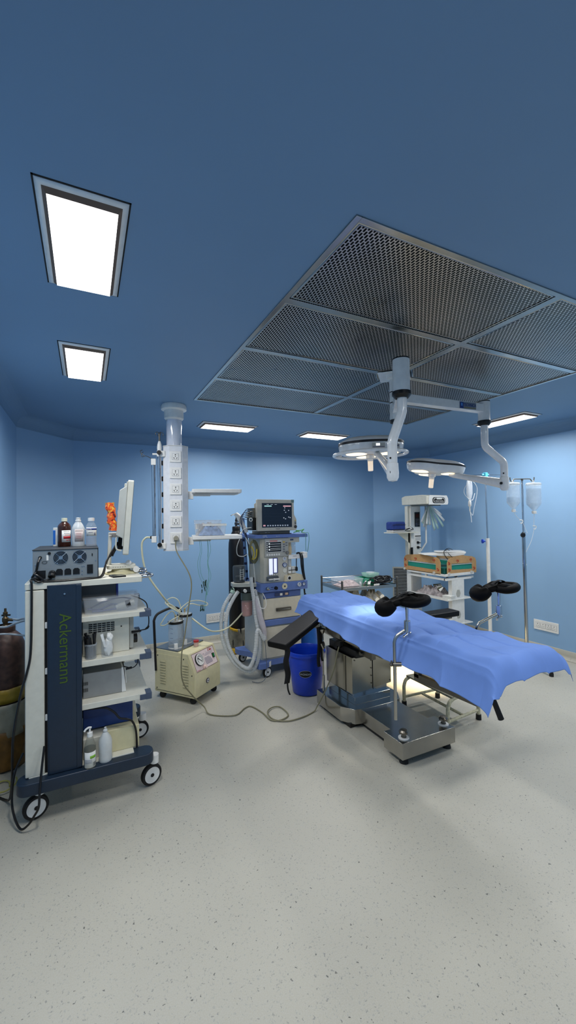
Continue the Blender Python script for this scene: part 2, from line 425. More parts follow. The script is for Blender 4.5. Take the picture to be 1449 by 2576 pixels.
# laminar flow ceiling
def laminar():
    x0, x1, y0, y1 = LP
    t = thing('laminar_flow_ceiling', ((x0+x1)/2, (y0+y1)/2, ZC), 'large perforated stainless steel laminar air flow panel set in the ceiling', 'ceiling air diffuser')
    fr = MB(); w = .024; z0, z1 = ZC-.006, ZC+.006
    for (a, b, c, d) in ((x0, x0+w, y0, y1), (x1-w, x1, y0, y1), (x0+w, x1-w, y0, y0+w), (x0+w, x1-w, y1-w, y1)): fr.box(a, b, c, d, z0, z1)
    fr.build('frame', steel, t, bevel=.0015)
    xm = (x0+x1)/2; ys = [y0+w, 1.738, 2.335, 2.93, y1-w]
    dv = MB()
    dv.box(xm-.022, xm+.022, y0+w, y1-w, ZC-.002, ZC+.004)
    for y in ys[1:4]:
        for (a, b) in ((x0+w, xm-.022), (xm+.022, x1-w)): dv.box(a, b, y-.02, y+.02, ZC-.002, ZC+.004)
    dv.build('divider', steel, t, bevel=.001)
    for k in range(4):
        for (a, b) in ((x0+w, xm-.022), (xm+.022, x1-w)):
            c, d = ys[k]+(.0 if k == 0 else .02), ys[k+1]-(.0 if k == 3 else .02)
            g = .004; a2, b2 = a+g, b-g; c2, d2 = c+g, d-g
            p = MB(); rim = .012
            q = MB()
            poly = [(a2, c2), (b2, c2), (b2, d2), (a2, d2)]
            ch = .11            # corner cut round the lamp post
            if k == 1: poly = [(a2, c2), (b2, c2), (b2, d2-ch), (b2-ch, d2), (a2, d2)] if b < xm else [(a2, c2), (b2, c2), (b2, d2), (a2+ch, d2), (a2, d2-ch)]
            if k == 2: poly = [(a2, c2), (b2-ch, c2), (b2, c2+ch), (b2, d2), (a2, d2)] if b < xm else [(a2+ch, c2), (b2, c2), (b2, d2), (a2, d2), (a2, c2+ch)]
            p.prism(poly, 'z', ZC+.002, ZC+.005)
            o = p.build('perforated_panel', perf_m, t)
            n = len(poly)
            cxx = sum(u[0] for u in poly)/n; cyy = sum(u[1] for u in poly)/n
            def shrink(u): return (u[0]+(rim if u[0] < cxx else -rim), u[1]+(rim if u[1] < cyy else -rim))
            vs = [(u[0], u[1], ZC+.0005) for u in poly]+[shrink(u)+(ZC+.0005,) for u in poly]
            q.add(vs, [(i, (i+1) % n, n+(i+1) % n, n+i) for i in range(n)]); q.build('panel_rim', steel, o, solid=.001)
    cp = MB(); ch = .158
    cp.prism([(xm-ch, 2.335), (xm, 2.335-ch), (xm+ch, 2.335), (xm, 2.335+ch)], 'z', ZC-.008, ZC-.003)
    cp.build('mounting_plate', lampwhite, t, bevel=.001)
    hb = MB(); hb.box(x0-.01, x1+.01, y0-.01, y1+.01, ZC+.03, ZC+.2); hb.build('plenum_housing', dark, t)
laminar()
# ------------------------------------------------------------ surgical lights (one double-arm fitting)
def surgical_light():
    t = thing('surgical_light', (2.045, 2.33, ZC), 'white double-arm surgical light hanging from the centre of the perforated ceiling panel', 'surgical light')
    px, py = 2.045, 2.32
    m = MB(); m.lathe((px, py, 0), [(0, ZC-.008), (.075, ZC-.008), (.075, ZC-.03), (.048, ZC-.04), (.048, 2.315), (.044, 2.31)])
    m.build('ceiling_post', lampwhite, t)
    m = MB(); m.cyl((px, py, 2.315), (px, py, 2.295), .05, .046, 24); m.cyl((px, py, 2.442), (px, py, 2.436), .0495, n=24); m.cyl((px, py, 2.52), (px, py, 2.514), .0495, n=24)
    m.build('post_collar', black, t)
    e1 = Vector((2.89, 2.245, 0)); e2 = Vector((1.697, 1.878, 0))
    # long arm with the maker's plate
    d = (e1-Vector((px, py, 0))).normalized(); nrm = Vector((d.y, -d.x, 0))
    b = MB(); hw = .03
    def beam(mb, p, q, z0p, z1p, z0q, z1q, w):
        p, q = Vector(p), Vector(q); dd = (q-p).normalized(); s = Vector((dd.y, -dd.x, 0))*w
        lo = [(p-s)+Vector((0, 0, z0p)), (p+s)+Vector((0, 0, z0p)), (q+s)+Vector((0, 0, z0q)), (q-s)+Vector((0, 0, z0q))]
        hi = [(p-s)+Vector((0, 0, z1p)), (p+s)+Vector((0, 0, z1p)), (q+s)+Vector((0, 0, z1q)), (q-s)+Vector((0, 0, z1q))]
        mb.hexa(lo, hi)
    beam(b, (px, py, 0), e1, 2.445, 2.512, 2.436, 2.503, .03)
    o = b.build('long_arm', lampwhite, t, bevel=.006)
    pc = Vector((px, py, 0)).lerp(e1, .765)-Vector((0, 0, 0))+nrm*.0315
    pl = MB(face((pc.x, pc.y, 2.471), d)); pl.box(-.083, .083, -.026, .026, 0, .001, 0)
    pl.box(-.08, -.046, -.024, .024, .001, .0016, 1); pl.box(-.07, -.055, -.006, .017, .0016, .002, 2); pl.box(-.04, .078, -.021, -.013, .001, .0014, 3)
    pl.build('name_plate', [mat('plate_silver', (142, 150, 158), .35, .5), inkblue, mat('plate_cyan', (90, 150, 220), .4), mat('plate_gold', (140, 132, 100), .4)], o)
    text('name_lettering', 'TECHNICA', .034, face((pc.x+d.x*.018+nrm.x*.0015, pc.y+d.y*.018+nrm.y*.0015, 2.475), d), inkblue, o, sx=.76)
    m = MB(); beam(m, (px, py, 0), e2, 2.352, 2.43, 2.352, 2.43, .03); m.build('short_arm', lampwhite, t, bevel=.006)
    # elbows
    def elbow(e, z0, z1, r):
        m = MB(); m.cyl((e.x, e.y, z0), (e.x, e.y, z1), r, n=28); o = m.build('arm_joint', lampwhite, t, bevel=.003)
        k = MB(); k.cyl((e.x, e.y, z1), (e.x, e.y, z1+.006), r*.99, n=28); k.build('joint_cap', black, o)
        k = MB(); k.lathe((e.x, e.y, z0), [(r*.9, .002), (r*1.1, 0), (r*1.1, -.02), (r*.8, -.038), (r*.6, -.038)]); k.build('joint_ring', black, o)
    elbow(e1, 2.372, 2.525, .046); elbow(e2, 2.352, 2.545, .0505)
    # drop arm 1 -> right head
    def drop(pts, r, bend):
        m = MB(); P = [Vector(p) for p in pts]
        Q = [P[0]]
        for i in range(1, len(P)-1):
            a = (P[i-1]-P[i]).normalized()*bend; c = (P[i+1]-P[i]).normalized()*bend
            for k in range(5):
                u = k/4; Q.append((P[i]+a)*(1-u)**2+P[i]*2*u*(1-u)+(P[i]+c)*u*u)
        Q.append(P[-1]); m.tube(Q, r, 20); return m
    drop([(2.89, 2.245, 2.36), (2.89, 2.245, 2.165), (3.03, 2.18, 2.035), (3.03, 2.18, 1.915)], .0285, .03).build('drop_tube', lampwhite, t)
    drop([(1.70, 1.878, 2.36), (1.70, 1.878, 2.235), (1.648, 1.912, 2.06), (1.648, 1.912, 1.925)], .029, .03).build('drop_tube', lampwhite, t)
    # ferrules and knuckles
    for (x, y, z) in ((3.03, 2.18, 1.915), (1.648, 1.912, 1.925)):
        m = MB(); m.lathe((x, y, z), [(.03, .004), (.034, 0), (.036, -.06), (.035, -.085), (.025, -.105), (.0, -.11)], 26)
        m.build('knuckle', lampwhite, t)
        m = MB(); m.ball((x-.028, y-.014, z+.03), .006); m.build('set_screw', black, t)
    # spring arms from knuckle to head
    def spring(p, q, r0, r1):
        m = MB(); p, q = Vector(p), Vector(q); m.tube([p.lerp(q, k/12) for k in range(13)], 0, 18, rfun=lambda u: r0+(r1-r0)*min(1, u*1.6) if u < .95 else r1*.8)
        m.build('spring_arm', lampwhite, t)
    spring((3.02, 2.19, 1.865), (2.955, 2.66, 1.985), .040, .025)
    spring((1.655, 1.925, 1.875), (2.10, 2.62, 2.118), .036, .024)
    m = MB(); m.cyl((2.975, 2.17, 1.865), (2.99, 2.18, 1.866), .011, n=8); m.cyl((1.615, 1.905, 1.87), (1.625, 1.905, 1.87), .011, n=8); m.build('pivot_bolt', black, t)
    # lamp heads: clover outline, black seam, glowing lenses
    def head(c, R, tiltx, tilty, hz, ringed, lob, label, ph):
        cx, cy, cz = c
        T = Matrix.Translation(Vector(c)) @ Matrix.Rotation(tiltx, 4, 'X') @ Matrix.Rotation(tilty, 4, 'Y')
        n = 72
        def outl(a, s):
            return R*s*(1+lob*math.cos(3*(a-ph)))
        def shell(prof, name, mt, par):
            m = MB(T); vs = []; fs = []
            for s, h in prof:
                vs += [(outl(2*math.pi*i/n, s)*math.cos(2*math.pi*i/n), outl(2*math.pi*i/n, s)*math.sin(2*math.pi*i/n), h) for i in range(n)]
            for k in range(len(prof)-1): fs += [(k*n+i, k*n+(i+1) % n, (k+1)*n+(i+1) % n, (k+1)*n+i) for i in range(n)]
            m.add(vs, fs); return m.build(name, mt, par)
        body = shell([(.001, -.03), (.55, -.032), (.9, -.026), (.97, -.01), (1., hz*.5), (.99, hz*.62)], 'lamp_head', lampwhite, t)
        tag(body, label)
        shell([(.995, hz*.58), (1.006, hz*.6), (1.006, hz*.82), (.99, hz*.84)], 'seam', black, body)
        shell([(.99, hz*.8), (.97, hz*.95), (.75, hz*1.35), (.4, hz*1.55), (.001, hz*1.6)], 'top_cover', lampwhite, body)
        if ringed:
            m = MB(T); m.tube([(R*1.14*math.cos(2*math.pi*i/64), R*1.14*math.sin(2*math.pi*i/64), -.026) for i in range(64)], .013, 10, closed=True)
            for a in (.1, 2.2, 4.3): m.cyl((R*.95*math.cos(a), R*.95*math.sin(a), -.015), (R*1.14*math.cos(a), R*1.14*math.sin(a), -.026), .009, n=8)
            m.build('grab_ring', lampwhite, body)
        for k in range(3):
            a = ph+2*math.pi*k/3; rr = R*(.56 if lob < .1 else .66)
            m = MB(T); m.lathe((rr*math.cos(a), rr*math.sin(a), -.034), [(.001, 0), (R*.31, 0), (R*.33, .004)], 28); m.build('lens', bulb_m, body)
        m = MB(T); m.lathe((0, 0, -.034), [(.034, 0), (.034, -.026), (.024, -.03), (.024, -.05)], 20); m.build('handle_socket', lampwhite, body)
        m = MB(T); m.lathe((0, 0, -.08), [(.022, 0), (.021, -.08), (.017, -.084), (.001, -.084)], 18); m.build('sterile_handle', handle_m, body)
        m = MB(T)
        m.ball((-R*.93, -R*.1, .008), .02, 12); m.build('focus_knob', black, body)
        sp = bpy.data.lights.new('lamp_beam', 'SPOT'); so = bpy.data.objects.new('lamp_beam', sp); C.objects.link(so); so.parent = body
        so.matrix_local = Matrix.Translation(Vector(c)-ORG[body.name]) @ Matrix.Rotation(tiltx, 4, 'X') @ Matrix.Rotation(tilty, 4, 'Y') @ Matrix.Translation(Vector((0, 0, -.17)))
        return body, so, sp, T
    h1, s1, l1, T1 = head((2.12, 2.735, 2.155), .262, rad(1), rad(-2), .075, True, .05, 'left lamp head with a round grab ring', rad(185))
    h2, s2, l2, T2 = head((2.885, 2.80, 2.035), .235, rad(4), rad(5), .062, False, .2, 'right lamp head of clover outline', rad(182))
    for l, w, c in ((l1, SPOT_W*.8, (1., .93, .84)), (l2, SPOT_W*6.0, (1., .78, .42))):
        l.energy = w; l.color = c; l.spot_size = rad(24 if l is l1 else 32); l.spot_blend = .9; l.shadow_soft_size = .12
    # beams: left head on the drape, right head beyond the table on the floor
    for so, src, tgt in ((s1, (2.12, 2.72, 2.0), (1.98, 2.58, .84)), (s2, (2.915, 2.79, 1.88), (3.03, 3.16, 0))):
        d = (Vector(tgt)-Vector(src)); q = d.to_track_quat('-Z', 'Y')
        so.matrix_local = Matrix.Translation(Vector(src)-Vector((2.045, 2.33, ZC))) @ q.to_matrix().to_4x4()
    # control display and plate on the rim of the left head (facing the camera side)
    for a, w, nm in ((-1.98, .05, 'display'), (-1.42, .05, 'badge')):
        Rr = .262*.985; p = Vector((Rr*math.cos(a), Rr*math.sin(a), .012)); x = Vector((-math.sin(a), math.cos(a), 0))
        mm = MB(T1 @ face(p+Vector((math.cos(a), math.sin(a), 0))*.006, x, (0, 0, 1)))
        mm.box(-w, w, -.019, .019, 0, .003, 0)
        if nm == 'display': mm.box(-.02, .01, -.003, .014, .003, .004, 1); mm.box(-.045, .045, -.016, -.009, .003, .0038, 2)
        else: mm.box(-.045, -.022, -.016, .016, .003, .004, 3)
        o = mm.build(nm, [greyplastic, emitter('led_display', (255, 255, 255), 1.5), inkgrey, inkblue], h1)
        if nm == 'badge': text('badge_lettering', 'TECHNICA', .02, T1 @ face(p+Vector((math.cos(a), math.sin(a), 0))*.0106+x*.012, x, (0, 0, 1)), inkblue, h1, sx=.62)
surgical_light()

# ------------------------------------------------------------ ceiling pendant
def pendant():
    x, y = .722, 3.775
    t = thing('ceiling_pendant', (x, y, ZC), 'white medical supply pendant column hanging from the ceiling at left of the gas cylinder', 'medical pendant')
    m = MB(); m.lathe((x, y, 0), [(.0, ZC-.001), (.105, ZC-.001), (.112, ZC-.02), (.112, ZC-.045), (.085, ZC-.055), (.085, ZC-.125), (.07, ZC-.14)], 36)
    m.build('ceiling_flange', plastic_w, t)
    m = MB(); m.cyl((x, y, ZC-.13), (x, y, 2.25), .068, n=36); m.build('down_tube', mat('glossy_white_tube', (222, 226, 236), .12, coat=.6), t)
    # octagonal body; local frame: front face towards the camera, turned a little
    a = -12.; M = rot_about((x+.012, y, 0), a); hw, hd, ch = .108, .105, .05
    poly = [(-hw+ch, -hd), (hw-ch, -hd), (hw, -hd+ch), (hw, hd-ch), (hw-ch, hd), (-hw+ch, hd), (-hw, hd-ch), (-hw, -hd+ch)]
    z0, z1 = 1.34, 2.262
    m = MB(M); m.prism(poly, 'z', z0, z1); body = m.build('column_body', mat('pendant_white', (222, 224, 228), .28, coat=.3), t, bevel=.004)
    m = MB(M)
    for z in (z0-.006, z1): m.prism([(p[0]*1.02, p[1]*1.02) for p in poly], 'z', z, z+.006)
    m.build('end_cap', white, t)
    # six power sockets
    first = None
    for k in range(6):
        zc = 2.165-k*.1435
        if first is None:
            m = MB(M); yf = -hd
            m.box(-.049, .049, yf-.008, yf, zc-.049, zc+.049); o = m.build('power_socket', plastic_w, t, bevel=.003)
            i = MB(M); i.box(-.0275, .0275, yf-.0095, yf-.007, zc-.028, zc+.028); i.build('socket_outline', inkgrey, o)
            i = MB(M); i.box(-.026, .026, yf-.011, yf-.009, zc-.0265, zc+.0265); i.build('socket_insert', plastic_w, o)
            i = MB(M)
            for (dx, dz, r) in ((0, .016, .0052), (0, .001, .004), (-.013, -.011, .0042), (.013, -.011, .0042), (-.009, -.018, .003), (.009, -.018, .003)):
                i.cyl((dx, yf-.0116, zc+dz), (dx, yf-.0105, zc+dz), r, n=10)
            i.build('pin_hole', black, o); first = o
        else:
            c = copy_tree(first, (0, 0, 0), t); c.location = (0, 0, -k*.1435)
    # plug in the lowest one: a thing of its own together with its cord, below
    # gas outlets on the left bevel
    for k in range(6):
        zc = 2.12-k*.142
        m = MB(M); m.cyl((-hw-.001, -.01, zc), (-hw-.014, -.01, zc), .022, n=16, mi=0); m.cyl((-hw-.014, -.01, zc), (-hw-.02, -.01, zc), .013, n=12, mi=1)
        m.build('gas_outlet', [black, [brass, chrome, black, chrome, inkblue, black][k]], t)
    # right side rail brackets and shelves
    def shelf(z, depth, dz):
        m = MB(M); m.prism(rrect(hw+.03, hw+.47, -.17, .19, .02), 'z', z, z+.032)
        if dz: pass
        o = m.build('shelf', plastic_w, t, bevel=.005)
        r = MB(M); r.box(hw+.06, hw+.44, -.14, .16, z-.004, z)
        r.build('shelf_underside', greyplastic, o)
        b = MB(M); b.box(hw, hw+.045, -.03, .03, z-.05, z+.02); b.box(hw+.03, hw+.2, -.02, .02, z-.022, z); b.build('shelf_bracket', plastic_w, t, bevel=.003)
    shelf(1.845, 0, 0); shelf(1.43, 0, 0)
    # rail poles on the left
    for (dx, dy, zb, zt, rr) in ((-hw-.028, -.07, 1.39, 2.205, .0155), (-hw-.082, -.02, 1.43, 2.15, .0155)):
        m = MB(M); m.cyl((dx, dy, zb), (dx, dy, zt), rr, n=16); m.build('drip_pole', chrome, t)
    for z in (1.375, 2.19):
        m = MB(M); m.box(-hw-.05, -hw+.02, -.085, -.05, z-.022, z+.03); m.build('pole_clamp', plastic_w, t, bevel=.004)
    for z in (1.43, 2.12):
        m = MB(M); m.box(-hw-.103, -hw-.061, -.04, 0, z-.022, z+.035); m.build('pole_clamp', plastic_w, t, bevel=.004)
    m = MB(M); m.box(-hw-.09, -hw-.02, -.06, -.03, 2.185, 2.2); m.build('clamp_link', plastic_w, t, bevel=.004)
    m = MB(M); m.lathe((-hw-.028, -.07, 2.215), [(.018, 0), (.021, .03), (.018, .06), (.011, .085), (.009, .09)]); m.build('pole_collar', plastic_w, t)
    m = MB(M); m.cyl((-hw-.028, -.07, 2.3), (-hw-.028, -.07, 2.37), .0075, n=12)
    for k in range(4):
        a = k*math.pi/2+.4; c, s = math.cos(a), math.sin(a)
        m.tube(spline([(-hw-.028, -.07, 2.365), (-hw-.028+c*.02, -.07+s*.02, 2.385), (-hw-.028+c*.035, -.07+s*.035, 2.37), (-hw-.028+c*.03, -.07+s*.03, 2.355)], 5), .003, 6)
    m.tube(spline([(-hw-.082, -.02, 2.15), (-hw-.105, -.03, 2.16), (-hw-.145, -.05, 2.175), (-hw-.175, -.06, 2.165), (-hw-.18, -.06, 2.19), (-hw-.165, -.05, 2.21)], 5), .003, 6)
    m.tube(spline([(-hw-.155, -.05, 2.175), (-hw-.18, -.09, 2.19), (-hw-.185, -.1, 2.21), (-hw-.17, -.09, 2.22)], 5), .003, 6)
    m.build('drip_hook', darksteel, t)
    m = MB(M)
    for z in (1.39, 2.2): m.cyl((-hw-.03, -.085, z), (-hw-.03, -.105, z), .016, .02, n=10)
    m.ball((-hw-.105, -.02, 1.455), .014, 10); m.build('clamp_knob', black, t)
    return M, hw, hd
PM, PHW, PHD = pendant()
def pw(x, y, z): return PM @ Vector((x, y, z))

# boxes on the lower shelf of the pendant
def tub(name, x0, x1, y0, y1, z0, z1, m, label, cat, M=None, lid=None, fill=None, taper=.012, group=None, r=.015):
    org = (M or Matrix()) @ Vector(((x0+x1)/2, (y0+y1)/2, z0))
    t = thing(name, org, label, cat, group)
    lo = rrect(x0+taper, x1-taper, y0+taper, y1-taper, r, 3); hi = rrect(x0, x1, y0, y1, r, 3); n = len(lo)
    b = MB(M); b.add([(p[0], p[1], z0) for p in lo]+[(p[0], p[1], z1) for p in hi], [tuple(reversed(range(n)))]+[(i, (i+1) % n, n+(i+1) % n, n+i) for i in range(n)])
    b.build('tub', m, t, solid=.002)
    if lid:
        l = MB(M); l.prism(rrect(x0-.006, x1+.006, y0-.006, y1+.006, r, 3), 'z', z1-.004, z1+.008); l.build('lid', lid, t, bevel=.002)
    else:
        l = MB(M); l.tube([(p[0], p[1], z1) for p in hi], .003, 6, closed=True); l.build('rim', m, t)
    return t
def crumple(M, x0, x1, y0, y1, z0, z1, seed, n=14, amp=.5):
    r = random.Random(seed); H = [[r.random() for _ in range(n+1)] for _ in range(n+1)]
    def f(u, v):
        i, j = min(n, int(round(u*n))), min(n, int(round(v*n)))
        e = min(1, 4*min(u, 1-u))*min(1, 4*min(v, 1-v))
        return (x0+(x1-x0)*u, y0+(y1-y0)*v, z0+(z1-z0)*(e*(1-amp*H[i][j])))
    m = MB(M); m.grid(f, n, n); return m
b1 = tub('storage_tub', PHW+.05, PHW+.30, -.03, .17, 1.463, 1.60, clearp, 'open clear tub of boxed sutures at the back of the pendant lower shelf', 'tub', PM)
m = crumple(PM, PHW+.065, PHW+.285, -.015, .15, 1.468, 1.585, 3); m.build('packets', bagp, b1)
m = MB(PM)
for k in range(4): m.box(PHW+.065+k*.052, PHW+.11+k*.052, -.022, .02, 1.52, 1.568, k % 2)
m.build('suture_boxes', [paper, inkred], b1)
b2 = tub('storage_tub', PHW+.07, PHW+.33, -.16, -.035, 1.463, 1.568, clearp, 'white-rimmed clear tub of blue packets at the front of the pendant lower shelf', 'tub', PM)
m = MB(PM); m.box(PHW+.12, PHW+.33, -.166, -.158, 1.55, 1.566); m.build('lid', paper, b2)
m = crumple(PM, PHW+.085, PHW+.315, -.15, -.045, 1.466, 1.56, 5); m.build('packets', mat('blue_packets', (130, 158, 200), .5, var=.45, scale=34, bump=.8), b2)

# plug and its cord: pendant socket -> along suction unit -> floor -> operating table
pz = 2.165-5*.1435
p0 = pw(0, -PHD-.014, pz+.002)
t = thing('power_plug', p0, 'grey plug in the lowest pendant socket, its long cord running over the floor', 'power plug')
m = MB(PM); m.prism([(-.019, pz-.02), (.019, pz-.02), (.022, pz+.003), (.012, pz+.018), (-.012, pz+.018), (-.022, pz+.003)], 'y', -PHD-.045, -PHD-.012)
m.build('plug_body', mat('plug_grey', (150, 146, 130), .5), t, bevel=.004)
m = MB(); m.tube(spline([pw(0, -PHD-.03, pz-.015), pw(.006, -PHD-.05, 1.33), (.80, 3.50, 1.1), (.77, 3.48, .85), (.735, 3.45, .66), (.70, 3.42, .5), (.70, 3.40, .3), (.78, 3.40, .16), (.88, 3.42, .04), (.91, 3.322, .008), (1.079, 3.217, .008), (1.20, 3.30, .008), (1.26, 3.30, .008), (1.299, 3.155, .008), (1.31, 3.01, .008), (1.38, 2.97, .008), (1.47, 3.02, .009), (1.47, 3.17, .01), (1.40, 3.19, .013), (1.33, 3.12, .016), (1.33, 3.0, .012), (1.42, 2.93, .008), (1.55, 2.93, .008), (1.68, 2.97, .008), (1.72, 2.98, .04), (1.765, 2.92, .18), (1.81, 2.86, .36), (1.835, 2.84, .50), (1.86, 2.84, .57)], 7), .0052, 8)
m.build('power_cord', cordgrey, t)

# ------------------------------------------------------------ operating table
def table():
    t = thing('operating_table', (2.05, 2.4, 0), 'stainless steel operating table with black arm boards under a blue drape', 'operating table')
    # base
    base = [(1.77, 3.06), (1.77, 2.69), (1.865, 2.575), (1.885, 2.25), (1.815, 2.24), (1.815, 2.06), (2.287, 2.06), (2.287, 2.24), (2.215, 2.25), (2.24, 2.575), (2.335, 2.69), (2.335, 3.06)]
    rear = [(1.765, 3.06), (1.765, 2.70), (1.83, 2.60), (1.93, 2.575), (2.19, 2.575), (2.27, 2.60), (2.335, 2.70), (2.335, 3.06)]
    m = MB(); m.prism(rear, 'z', .03, .142); b = m.build('base_cover', steel, t, bevel=.002, ang=18)
    m = MB(); m.prism([(1.88, 2.6), (1.88, 2.23), (2.225, 2.23), (2.225, 2.6)], 'z', .04, .14); m.build('base_neck', steel, t, bevel=.002)
    m = MB(); m.prism([(1.815, 2.245), (1.815, 2.06), (2.287, 2.06), (2.287, 2.245)], 'z', .04, .146); m.build('base_foot', steel, t, bevel=.002)
    m = MB(); m.box(1.80, 2.30, 2.62, 3.04, .004, .032); m.box(1.9, 2.2, 2.2, 2.64, .012, .04); m.build('under_frame', black, t)
    m = MB(); m.prism([(1.875, 3.04), (1.875, 2.66), (2.225, 2.66), (2.225, 3.04)], 'z', .142, .20); m.build('step_plinth', steel_mir, t, bevel=.002)
    for (x, y) in ((1.86, 2.10), (2.245, 2.10), (1.82, 2.98), (2.28, 2.98)):
        m = MB(); m.cyl((x, y, .0), (x, y, .042), .03, .02, n=16); m.build('levelling_foot', rubber, t)
    for (x, y) in ((1.876, 2.115), (2.245, 2.125)):
        m = MB(); m.cyl((x, y, .146), (x, y, .152), .036, n=24); o = m.build('screw_plate', plastic_w, t, bevel=.001)
        m = MB(); m.lathe((x, y, .152), [(.014, 0), (.014, .02), (.03, .026), (.031, .038), (.022, .048), (.0, .05)], 20, 0); m.cyl((x, y, .15), (x, y, .158), .018, n=14); m.build('screw_knob', darksteel, o)
    # column
    m = MB(); m.box(1.885, 2.215, 2.69, 3.02, .195, .45); m.build('inner_column', steel_mir, t, bevel=.002)
    m = MB(); m.hexa([(1.862, 2.672, .225), (2.245, 2.672, .25), (2.245, 2.676, .25), (1.862, 2.676, .225)], [(1.862, 2.672, .505), (2.245, 2.672, .505), (2.245, 2.676, .505), (1.862, 2.676, .505)])
    m.hexa([(1.862, 2.676, .225), (1.866, 2.676, .225), (1.866, 3.05, .205), (1.862, 3.05, .205)], [(1.862, 2.676, .505), (1.866, 2.676, .505), (1.866, 3.05, .50), (1.862, 3.05, .50)])
    m.hexa([(2.241, 2.676, .25), (2.245, 2.676, .25), (2.245, 3.05, .25), (2.241, 3.05, .25)], [(2.241, 2.676, .505), (2.245, 2.676, .505), (2.245, 3.05, .50), (2.241, 3.05, .50)])
    m.box(1.862, 2.245, 3.05, 3.054, .25, .50)
    col = m.build('column_sleeve', mat('sleeve_steel', (176, 172, 160), .22, 1., var=.12, scale=5), t)
    m = MB()
    for (x, z) in ((1.885, .485), (2.03, .49), (2.06, .49), (2.045, .46), (2.045, .40), (2.045, .34), (2.045, .28), (2.235, .48), (2.235, .27)): m.cyl((x, 2.671, z), (x, 2.667, z), .005, n=8)
    m.build('rivet', darksteel, col)
    m = MB(); m.box(2.058, 2.06, 2.667, 2.671, .23, .5); m.box(1.858, 1.8605, 2.76, 2.763, .21, .5); m.build('sleeve_seam', dark, col)
    m = MB(); m.box(1.93, 2.18, 2.74, 2.98, .45, .60); m.cyl((1.95, 2.7, .52), (2.17, 2.7, .52), .02, n=12); m.cyl((1.9, 2.62, .55), (2.2, 2.62, .55), .014, n=12); m.cyl((1.93, 2.70, .51), (1.88, 3.1, .64), .016, n=10)
    m.box(1.92, 1.96, 2.5, 2.75, .53, .60); m.box(2.12, 2.16, 2.5, 2.75, .53, .60)
    m.build('tilt_mechanism', darksteel, t, bevel=.002)
    m = MB(); m.box(1.89, 2.2, 2.66, 3.05, .50, .56); m.cyl((1.84, 2.88, .555), (1.90, 2.88, .555), .03, n=14); m.box(1.835, 1.87, 2.80, 2.86, .56, .60); m.build('control_box', black, t, bevel=.004)
    # top frame and side rails
    m = MB()
    m.box(1.87, 2.26, 1.45, 3.36, .72, .748)
    for x in (1.83, 2.27):
        m.box(x, x+.03, 2.26, 3.38, .625, .745); m.box(x, x+.03, 1.5, 2.2, .68, .745)
    m.build('top_frame', mat('frame_steel', (150, 146, 136), .3, 1., var=.2, scale=10), t, bevel=.002)
    m = MB()
    for x in (1.805, 2.315): m.box(x, x+.01, 1.55, 3.36, .685, .712)
    for y in (1.6, 2.1, 2.35, 2.8, 3.3):
        m.box(1.815, 1.835, y, y+.02, .69, .706); m.box(2.295, 2.317, y, y+.02, .69, .706)
    m.build('side_rail', steel, t, bevel=.001)
    m = MB()
    for y in (2.47, 2.72): m.box(1.822, 1.831, y, y+.06, .63, .742)
    m.build('frame_gap', black, t)
    # mattress sections (under the drape)
    for (a, b_) in ((1.45, 2.06), (2.08, 2.72), (2.74, 3.38)):
        m = MB(); m.box(1.815, 2.325, a, b_, .75, .832); m.build('mattress_pad', leather, t, bevel=.02)
    # leg section bracket and hinge
    m = MB(); m.box(1.885, 1.915, 1.98, 2.02, .58, .72); m.hexa([(1.885, 1.55, .575), (1.915, 1.55, .575), (1.915, 2.02, .56), (1.885, 2.02, .56)], [(1.885, 1.55, .61), (1.915, 1.55, .61), (1.915, 2.02, .60), (1.885, 2.02, .60)])
    m.build('leg_section_bracket', darksteel, t)
    m = MB(); m.cyl((2.03, 1.62, .60), (2.03, 1.56, .575), .008, n=10, mi=0); m.cyl((2.03, 1.56, .585), (2.06, 1.535, .475), .014, .016, n=12, mi=1); m.build('crank_handle', [steel, rubber], t)
    # near arm board, sloping down to the left
    c0, c1 = Vector((1.82, 3.13, .735)), Vector((1.31, 2.86, .612)); d = (c1-c0).normalized(); s = d.cross(Vector((0, 0, 1))).normalized(); n = s.cross(d).normalized()
    M = Matrix((d, s, n)).transposed().to_4x4(); M.translation = c0; L = (c1-c0).length
    m = MB(M); m.box(-.02, L+.01, -.092, .092, 0, .052); o = m.build('arm_board', leather, t, bevel=.012); tag(o, 'near arm board, black padded, sloping down')
    m = MB(M); m.box(0, L-.02, -.06, .06, -.012, .0); m.cyl((.02, 0, -.03), (.02, 0, -.0), .02, n=12); m.build('board_plate', darksteel, o)
    def strap(pp, w, dr):
        m = MB(); vs = []; P = spline(pp, 6); k = len(P)
        for q in P: vs += [q-dr*w/2, q+dr*w/2]
        m.add(vs, [(2*i, 2*i+1, 2*i+3, 2*i+2) for i in range(k-1)]); return m
    dr = Vector((.5, .85, 0)).normalized()
    strap([(1.36, 2.83, .65), (1.365, 2.80, .60), (1.35, 2.80, .52), (1.365, 2.80, .43), (1.355, 2.80, .36)], .045, Vector((1, 0, 0))).build('strap', mat('black_webbing', (14, 14, 15), .85), o, solid=.003)
    strap([(1.36, 2.80, .36), (1.365, 2.80, .31), (1.38, 2.80, .27)], .012, Vector((1, 0, 0))).build('strap_tail', mat('black_webbing', (14, 14, 15), .85), o, solid=.003)
    strap([(1.745, 2.99, .69), (1.75, 2.985, .55), (1.74, 2.985, .42), (1.748, 2.985, .36)], .03, Vector((1, 0, 0))).build('strap', mat('black_webbing', (14, 14, 15), .85), o, solid=.003)
    strap([(1.775, 3.0, .69), (1.78, 2.995, .56), (1.775, 2.99, .44), (1.785, 2.99, .40)], .02, Vector((1, 0, 0))).build('strap', mat('black_webbing', (14, 14, 15), .85), o, solid=.003)
